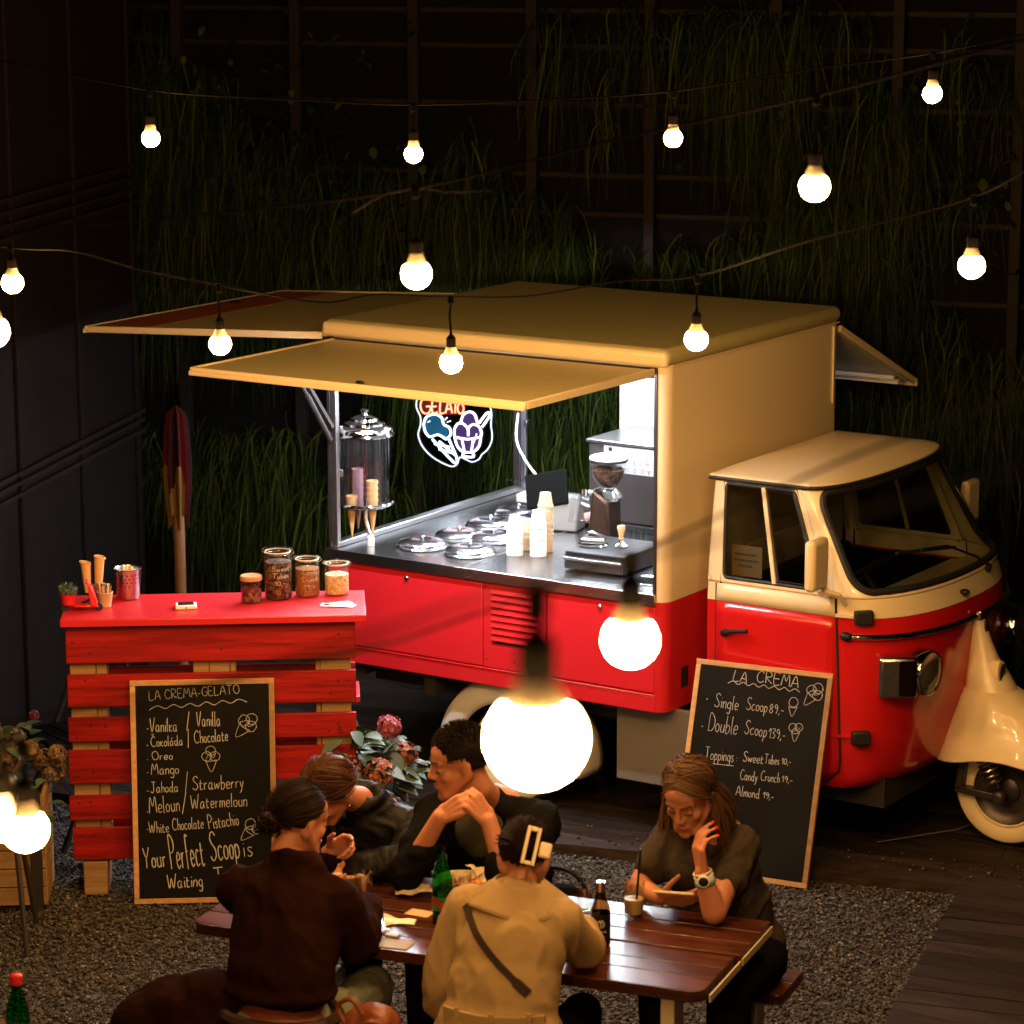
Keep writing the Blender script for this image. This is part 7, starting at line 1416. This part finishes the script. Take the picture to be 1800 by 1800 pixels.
# ---- woman leaning across the table, auburn hair pulled back, black leather jacket
p = Person(0.29, 0.98)
p.head((0.243, 0.565, 1.020), (-0.42, -0.62, -0.66), (0.0, -0.62, 0.78), k=1.0); p.neck((0.27, 0.755, 0.93), 0.044)
p.body.ball((0.27, 0.84, 0.84), (0.13, 0.09, 0.12)); p.arm((0.43, 0.82, 0.84), (0.475, 0.66, 0.755), (0.31, 0.55, 0.755)); p.arm((0.11, 0.80, 0.84), (0.08, 0.66, 0.755), (0.19, 0.55, 0.755))
p.hand((0.31, 0.55, 0.745), (-0.9, -0.3, 0.02), (0, 0, 1), -1, (0.3, 0.4, 0.3), k=0.95); p.hand((0.19, 0.55, 0.735), (0.75, -0.5, 0.02), (0, 0, 1), 1, (0.3, 0.4, 0.3), k=0.95)
q = MB(); torso(q, (0.29, 0.97, 0.50), (0.275, 0.85, 0.80), (0.10, 0.82, 0.845), (0.455, 0.83, 0.835), 0.175, 0.13, 0.185, 0.125, 0.95)
q.chain([(0.455, 0.82, 0.825), (0.490, 0.66, 0.762), (0.34, 0.56, 0.757)], [0.080, 0.062, 0.048], 18); q.chain([(0.10, 0.82, 0.835), (0.06, 0.66, 0.762), (0.17, 0.56, 0.757)], [0.080, 0.066, 0.050], 18)
q.tube([(0.270+0.072*math.cos(a), 0.765+0.060*math.sin(a), 0.945+0.022*math.sin(a)) for a in [2*math.pi*i/24 for i in range(24)]], 0.024, 8, closed=True); q.ball((0.275, 0.82, 0.90), (0.10, 0.07, 0.06)); p.cloth('jacket', q, M['leather'], 0.010, 5, 0.026, 9, 7)
legs(p, ((0.20, 0.92, 0.49), (0.38, 0.92, 0.49)), ((0.19, 0.52, 0.52), (0.39, 0.52, 0.52)), ((0.20, 0.50, 0.06), (0.38, 0.50, 0.06)), seed=3)
q = p.cap(M['hair_red'], 0.0045, 0.50, -0.08, -0.60)
for sx in (-1, 1):
    p.strands(q, [(sx*.03, -.72, .62), (sx*.03, -.4, .9), (sx*.03, 0, 1), (sx*.04, .4, .9)], [(sx*.85, .25, .0), (sx*.8, .45, -.05), (sx*.6, .75, -.1)], 420, 0.0013, 0.003, lay=0.006)
    p.strands(q, [(sx*.30, -.72, .55), (sx*.62, -.55, .35), (sx*.8, -.3, .05)], [(sx*.35, .9, -.30), (sx*.2, .88, -.50)], 280, 0.0013, 0.002, lay=0.006)
    p.strands(q, [(sx*.85, .2, 0), (sx*.7, .6, .2), (sx*.3, .8, .5)], [(0, .86, -.60)], 280, 0.0013, 0.002, lay=0.006)
bc = p.dirp((0, .84, -.62), 0.010); q.ball(bc, (.020, .020, .020)); 
for k in range(60):
    ax = V((rb.gauss(0, 1), rb.gauss(0, 1), rb.gauss(0, 1))).normalized(); e1, e2 = ortho(ax); q.tube([bc+e1*0.021*math.cos(t)+e2*0.021*math.sin(t) for t in [4.0*i/8 for i in range(9)]], 0.0024, 4, caps=False)
p.part('hair', q, M['hair_red'], 60)
q = MB(); q.ball(p.W((.081, .002, -.040)), 0.0045, 10, 8); p.part('earring', q, M['gold'])
p.finish('person with auburn hair and a black jacket leaning forward over the table, face down')

# ---- dark haired man resting his chin above clasped hands
p = Person(0.72, 0.97)
p.head((0.680, 0.685, 1.130), (-0.84, -0.47, -0.20), k=1.02, brow=(0.012, 0.007, 0.005), closed=True, lipm=mat('man_lips', (0.33, 0.13, 0.10), 0.45), male=True); p.neck((0.715, 0.815, 0.965), 0.056)
p.body.ball((0.72, 0.86, 0.88), (0.15, 0.10, 0.13)); 
wl_, wr_ = (0.672, 0.525, 0.985), (0.838, 0.545, 0.985)
p.arm((0.545, 0.82, 0.89), (0.545, 0.53, 0.767), wl_, (0.044, 0.037, 0.029)); p.arm((0.900, 0.84, 0.89), (0.925, 0.51, 0.767), wr_, (0.044, 0.037, 0.029))
p.hand(wl_, (0.75, 0.10, 0.48), (0.15, -0.85, 0.45), -1, (0.55, 0.7, 0.4), k=1.04, tcurl=0.3, tdir=(0.85, 0.45, 0.30))
t_ = p.hand(wr_, (-0.62, -0.06, 0.72), (0.25, -0.75, 0.55), 1, fing=((0.9, 0.8, 0.4), (0.95, 0.8, 0.4), (1.0, 0.8, 0.4), (1.0, 0.9, 0.5)), k=1.04, tcurl=0.4, tdir=(-0.75, 0.45, 0.45))
q = MB(); torso(q, (0.74, 0.98, 0.50), (0.72, 0.87, 0.83), (0.54, 0.83, 0.905), (0.90, 0.85, 0.905), 0.175, 0.13, 0.20, 0.13, 0.92)
q.chain([(0.54, 0.82, 0.895), (0.545, 0.53, 0.765), (0.605, 0.525, 0.850)], [0.082, 0.064, 0.050], 18); q.chain([(0.905, 0.84, 0.895), (0.925, 0.51, 0.765), (0.885, 0.52, 0.850)], [0.082, 0.064, 0.050], 18)
p.cloth('jacket', q, M['black_cloth'], 0.010, 5, 0.024, 8, 11)
q = MB(); q.ball((0.715, 0.785, 0.86), (0.10, 0.065, 0.10)); p.cloth('shirt', q, mat('olive_shirt', (0.030, 0.030, 0.018), 0.8), 0.012, 3, 0.004)
legs(p, ((0.64, 0.92, 0.49), (0.82, 0.92, 0.49)), ((0.62, 0.50, 0.53), (0.84, 0.50, 0.53)), ((0.63, 0.47, 0.06), (0.83, 0.47, 0.06)), (0.092, 0.072, 0.052), seed=5)
q = p.cap(M['hair_black'], 0.005, 0.45, 0.0, -0.52, -0.60)
for k in range(2200):
    d = V((random.gauss(0, 1), random.gauss(0, 1), random.gauss(0.3, 1))).normalized()
    if (d.y < -0.62 and d.z < 0.44) or (d.y < 0.04 and d.z < -0.06) or d.z < -0.50: continue
    L = 0.012+0.014*max(0, d.z)**2; a = p.dirp(d, 0.004); n_ = (a-p.dirp(d, -0.02)).normalized(); tg = (p.mx @ V((0, -0.55 if d.z > 0.4 else 0.6, 0.3 if d.z > 0.4 else -0.8))); dv = (n_*0.55+tg*0.7+V((random.gauss(0, .25), random.gauss(0, .25), random.gauss(0, .25)))).normalized()
    q.tube([a, a+dv*L*0.5+n_*0.001, a+dv*L], [0.0017, 0.0014, 0.0005], 4, caps=False)
p.part('hair', q, M['hair_black'], 60)
q = MB(); kn = V(wr_)+V((-0.62, -0.06, 0.72)).normalized()*0.098*1.0; q.tube([kn+V((0.004, -0.004, 0.004))+V((-0.62, -0.06, 0.72)).normalized().cross(V((0, 0, 1))).normalized()*0.0105*math.cos(t)+V((0, -0.6, 0.8))*0.0105*math.sin(t)*0.9 for t in [2*math.pi*i/20 for i in range(20)]], 0.0016, 6, closed=True); p.part('ring', q, M['gold'])
p.finish('person with short dark hair in a black jacket resting his chin above clasped hands')

# ---- person in the tan trench coat, back to the camera, hair clip
p = Person(1.19, -0.26)
p.head((1.178, 0.0, 1.064), (-0.26, 0.88, -0.40), k=0.98); p.neck((1.19, -0.075, 0.95), 0.047)
p.body.ball((1.19, -0.09, 0.88), (0.11, 0.06, 0.10)); p.arm((1.34, -0.08, 0.89), (1.350, 0.08, 0.765), (1.26, 0.30, 0.745)); p.arm((1.02, -0.10, 0.89), (0.955, -0.08, 0.62), (1.05, 0.12, 0.62))
p.hand((1.26, 0.30, 0.745), (-0.6, 0.8, -0.02), (0, 0, 1), -1, (0.3, 0.4, 0.3), k=0.95); p.hand((1.05, 0.12, 0.62), (0.5, 0.85, 0.1), (0, 0, 1), 1, (0.3, 0.4, 0.3), k=0.95)
q = MB(); torso(q, (1.19, -0.25, 0.58), (1.19, -0.145, 0.84), (1.030, -0.10, 0.925), (1.330, -0.09, 0.925), 0.195, 0.135, 0.178, 0.125, 1.0)
q.chain([(1.325, -0.09, 0.905), (1.355, 0.05, 0.775), (1.27, 0.26, 0.757)], [0.080, 0.070, 0.052], 18); q.chain([(1.035, -0.10, 0.905), (0.965, -0.125, 0.68), (0.955, -0.10, 0.60), (1.02, 0.05, 0.60)], [0.082, 0.080, 0.074, 0.058], 18)
q.ball((1.19, -0.26, 0.56), (0.215, 0.15, 0.10)); p.cloth('trench_coat', q, M['trench'], 0.0095, 5, 0.022, 6.5, 21, (1, 1, 0.5))
q = MB()                                                         # turned down collar
def colf(a, b): th = R(150)+R(240)*a; rr = 0.068+0.088*b; zz = 1.018-0.078*b-0.018*math.sin(R(240)*a*0.0); return V((1.19+rr*1.12*math.cos(th), -0.070+rr*0.95*math.sin(th), zz + (0.012*math.cos(3*th))*b))
q.grid(colf, 40, 8)
def colf2(a, b): th = R(150)+R(240)*a; rr = 0.064-0.002*b; return V((1.19+rr*1.12*math.cos(th), -0.070+rr*0.95*math.sin(th), 1.013-0.07*b))
q.grid(colf2, 40, 5)
p.kids.append(lambda q=q: p4root(q))
def p4root(q): o = p.sh(q).build('collar', M['trench'], p.root, smooth=60, solid=0.006)
def coat_belt():                                                 # sewn band and loops, laid on the finished coat's back
    from mathutils.bvhtree import BVHTree
    coat = [c for c in p.root.children if c.name.startswith('trench_coat')][0]; bv = BVHTree.FromPolygons([v.co for v in coat.data.vertices], [f.vertices for f in coat.data.polygons])
    def hit(s, z): h = bv.ray_cast(V((s, -0.8, z))-p.o, V((0, 1, 0))); return h[0] if h[0] is not None else V((s, -0.35, z))-p.o
    xs = [1.19-0.15+0.32*i/24 for i in range(25)]; q = MB(); vs = []
    ys = [hit(x, 0.655).y for x in xs]; ys = [sum(ys[max(0, i-2):i+3])/len(ys[max(0, i-2):i+3]) for i in range(25)]
    for x, y in zip(xs, ys): c = V((x-p.o.x, y, 0.655-p.o.z)); vs += [c+V((0, 0.004, -0.022)), c+V((0, -0.008, -0.021)), c+V((0, -0.008, 0.021)), c+V((0, 0.004, 0.022))]
    q.add(vs, [(4*i+j, 4*i+(j+1) % 4, 4*i+4+(j+1) % 4, 4*i+4+j) for i in range(24) for j in range(4)]); q.build('coat_belt', M['trench'], p.root, smooth=40)
    for k in (4, 13, 21): c = V((xs[k]-p.o.x, ys[k]-0.008, 0.655-p.o.z)); q = MB(); q.box(c+V((-0.008, -0.006, -0.034)), c+V((0.008, 0.004, 0.034))); q.build('belt_loop', M['trench'], p.root, bevel=0.003)
p.kids.append(coat_belt)
legs(p, ((1.09, -0.22, 0.47), (1.29, -0.22, 0.47)), ((1.08, 0.20, 0.50), (1.30, 0.20, 0.50)), ((1.09, 0.15, 0.06), (1.29, 0.15, 0.06)), seed=9)
def onback(s, z): return V((s, -0.145-0.150+0.06*((s-1.19)/0.2)**2 + (0.84-z)*-0.29 + (0.05 if z > 0.9 else 0)*((z-0.9)/0.1), z))
pts = [onback(a, b) for a, b in ((1.040, 0.955), (1.10, 0.90), (1.20, 0.825), (1.27, 0.770), (1.315, 0.735))]
p.kids.append(lambda pts=pts: strap(pts))
def strap(pts):                                                  # lay the strap on the finished coat
    coat = [c for c in p.root.children if c.name.startswith('trench_coat')][0]; P = smoothpath(pts, 8); out = []
    from mathutils.bvhtree import BVHTree
    bv = BVHTree.FromPolygons([v.co for v in coat.data.vertices], [f.vertices for f in coat.data.polygons])
    for a in P:
        h = bv.ray_cast(V(a)-p.o+V((0, -0.6, 0)), V((0, 1, 0))); out.append((h[0], h[1]) if h[0] is not None else (V(a)-p.o, V((0, -1, 0))))
    pos = [o[0] for o in out]; sm = [sum(pos[max(0, i-3):i+4], V())/len(pos[max(0, i-3):i+4]) for i in range(len(pos))]
    q = MB(); vs = []
    for i, c in enumerate(sm):
        d = (sm[min(i+1, len(sm)-1)]-sm[max(0, i-1)]).normalized(); n_ = V((0, -1, 0.2)).normalized(); x = n_.cross(d).normalized(); w_ = 0.011 if i < len(sm)*0.72 else 0.016; c = c+n_*0.009
        vs += [c-x*w_-n_*0.004, c-x*w_+n_*0.002, c+x*w_+n_*0.002, c+x*w_-n_*0.004]
    q.add(vs, [(4*i+j, 4*i+(j+1) % 4, 4*i+4+(j+1) % 4, 4*i+4+j) for i in range(len(sm)-1) for j in range(4)]); q.build('bag_strap', M['brown_strap'], p.root, smooth=40)
q = p.cap(M['hair_dark'], 0.0045, 0.52, -0.10, -0.60)
for mul in (1.0, 0.6, 0.25): p.strands(q, [V(a)*mul+V((0, .0, 1))*(1-mul)+V((0, 0.35*(1-mul), 0)) for a in arc], [(-.10, .95, .1), (-.16, .95, -.1)], 420, 0.0013, 0.003, lay=0.006)
p.strands(q, [(-.75, .3, -.25), (-.4, .6, -.6), (.2, .7, -.62), (.7, .3, -.25)], [(-.12, .96, .05), (-.14, .95, .2)], 380, 0.0013, 0.004, lay=0.008)
p.part('hair', q, M['hair_dark'], 60)
c0 = p.dirp((-.30, .90, -.08), 0.022); nb_ = (c0-p.H).normalized(); upc = (p.mx @ V((-0.22, .0, 1.0))).normalized(); xc_ = upc.cross(nb_).normalized(); upc = nb_.cross(xc_)
mxc = Matrix((xc_, upc, nb_)).transposed(); q = MB()
for lo, hi in (((-.022, -.062, 0), (-.011, .062, .010)), ((.011, -.062, 0), (.022, .062, .010)), ((-.0108, .048, 0), (.0108, .062, .010)), ((-.0108, -.062, 0), (.0108, -.050, .010))): q.box(lo, hi)
q.v = [mxc@v + c0 for v in q.v]; p.part('hair_clip', q, M['clip'], 35, 0.002)
q = MB(); q.box((-.008, -.025, -.004), (.030, .025, .010)); q.v = [mxc@v + c0 + xc_*0.036 - nb_*0.008 for v in q.v]; p.part('clip_wing', q, M['clip'], 35, 0.006)
p.finish('person in tan trench coat with crossbody strap and cream hair clip, seen from behind')

# ---- woman in the grey T-shirt looking at her phone
p = Person(1.56, 0.93)
p.head((1.488, 0.705, 1.098), (-0.10, -0.86, -0.44), k=1.0, brow=(0.05, 0.025, 0.012)); p.neck((1.500, 0.800, 0.975), 0.048)
p.body.ball((1.51, 0.84, 0.90), (0.14, 0.09, 0.12)); ar = (0.049, 0.042, 0.026)
p.arm((1.375, 0.82, 0.90), (1.318, 0.700, 0.757), (1.420, 0.620, 0.764), ar); p.arm((1.625, 0.83, 0.905), (1.615, 0.59, 0.748), (1.578, 0.575, 0.885), ar)
p.hand((1.420, 0.620, 0.764), (0.95, -0.10, 0.10), (-0.1, -0.75, -0.6), -1, (0.25, 0.45, 0.45), k=0.96, tcurl=0.2)
tips = p.hand((1.578, 0.575, 0.885), (-0.16, 0.04, 0.98), (-0.70, -0.70, -0.05), -1, fing=((0.40, 0.55, 0.30), (0.42, 0.55, 0.30), (0.50, 0.60, 0.30), (0.60, 0.65, 0.3)), k=0.98, tcurl=0.5)
red_n = mat('red_nail', (0.55, 0.02, 0.02), 0.25); p.nails(tips, None, red_n)
q = MB(); torso(q, (1.575, 0.93, 0.52), (1.515, 0.85, 0.84), (1.385, 0.825, 0.905), (1.625, 0.835, 0.910), 0.185, 0.14, 0.165, 0.125, 1.02)
q.chain([(1.385, 0.825, 0.895), (1.345, 0.75, 0.820)], [0.070, 0.064], 18); q.chain([(1.625, 0.835, 0.895), (1.622, 0.715, 0.820)], [0.070, 0.064], 18)
q.ball((1.50, 0.755, 0.83), (0.115, 0.060, 0.085)); p.cloth('t_shirt', q, M['grey_tee'], 0.0095, 5, 0.022, 8, 31)
legs(p, ((1.48, 0.90, 0.49), (1.68, 0.90, 0.49)), ((1.46, 0.50, 0.53), (1.70, 0.50, 0.53)), ((1.47, 0.47, 0.06), (1.69, 0.47, 0.06)), (0.100, 0.078, 0.052), seed=12)
q = p.cap(M['hair_blond'], 0.004, 0.46, -0.16, -0.70)
for sx, hang in ((-1, [(-0.004, -0.020, 0, 0.15), (-0.010, 0.010, 0, 0.16), (-0.004, 0.05, 0, 0.12)]), (1, [(0.020, 0.050, 0, 0.17), (0.045, 0.085, 0, 0.15), (0.038, 0.02, 0, 0.19)])):
    p.strands(q, [(-.08, -.74, .55), (-.08, -.4, .88), (-.06, 0, 1), (-.03, .4, .9)], [(sx*.93, -.12, -.25), (sx*.9, .15, -.30), (sx*.75, .5, -.35)], 620, 0.0012, 0.003, hang, lay=0.0045)
    p.strands(q, [(sx*.1, -.6, .75), (sx*.2, 0, 1), (sx*.2, .6, .7)], [(sx*.6, .65, -.35), (sx*.2, .8, -.5)], 340, 0.0012, 0.003, [(0.02, 0.06, 0, 0.13)], lay=0.0045)
p.part('hair', q, M['hair_blond'], 60)
wv = V((1.578, 0.575, 0.885)); ev = V((1.615, 0.59, 0.748)); ax = (wv-ev).normalized(); wc = wv-ax*0.020; e1, e2 = ortho(ax)
q = MB(); q.lathe([(0.0315, -0.010), (0.0330, -0.009), (0.0330, 0.009), (0.0315, 0.010)], wc, 30, ax); p.part('watch_band', q, M['paper_white'])
fd2 = V((0.25, -0.95, 0)); fd2 = (fd2-ax*fd2.dot(ax)).normalized(); q = MB(); q.lathe([(0.020, 0.0), (0.0205, 0.010), (0.017, 0.012)], wc+fd2*0.029, 26, fd2); p.part('watch_case', q, M['paper_white']); q = MB(); q.lathe([(0.0168, 0.0), (0.015, 0.0015), (0, 0.0016)], wc+fd2*0.0405, 26, fd2); p.part('watch_face', q, M['black'])
q = MB(); q.lathe([(0.0335, -0.006), (0.0345, -0.005), (0.0345, 0.005), (0.0335, 0.006)], wc-ax*0.017, 30, ax); p.part('wrist_band', q, mat('teal_band', (0.10, 0.26, 0.30), 0.6))
q = MB(); q.tube([wc+ax*0.020+e1*0.030*math.cos(t)+e2*0.030*math.sin(t) for t in [2*math.pi*i/24 for i in range(24)]], 0.0035, 6, closed=True); p.part('bracelet', q, M['clip'])
p.finish('person in a grey T-shirt with long light brown hair looking down at a phone')
ph = tb(1.480, 0.590, 0.796); t = thing('mobile_phone', 'phone held just above the table by the person in the grey T-shirt', 'phone', ph, TA+0.15)
q = MB(); q.box((-0.068, -0.034, -0.0045), (0.068, 0.034, 0.0045)); q.v = [rot('X', -0.35)@v for v in q.v]; q.build('phone_case', M['napkin'], t, bevel=0.003); q = MB(); q.box((-0.064, -0.031, 0.0046), (0.064, 0.031, 0.0052)); q.v = [rot('X', -0.35)@v for v in q.v]; q.build('phone_screen', mat('phone_glass_b', (0.02, 0.02, 0.025), 0.08), t, smooth=0)
# ---- dark coat laid over the bench end
cp = tb(0.15, -0.28, 0.42); t = MB(); t.ball((0, 0, 0.10), (0.20, 0.13, 0.11)); t.ball((-0.12, -0.02, 0.02), (0.16, 0.12, 0.14)); t.ball((-0.10, -0.10, -0.12), (0.17, 0.06, 0.20)); t.ball((0.08, 0.0, 0.16), (0.12, 0.10, 0.09)); t.ball((0.05, -0.12, -0.05), (0.15, 0.05, 0.16))
o = put('coat', organic(t, 0.011, 5, 0.024, 6, 41, (1, 1, 0.5)), M['brown_cloth']); o.location = cp; o.rotation_euler = (0, 0, TA); tag(o, 'dark coat heaped over the bench end left of the brown jacket', 'coat')
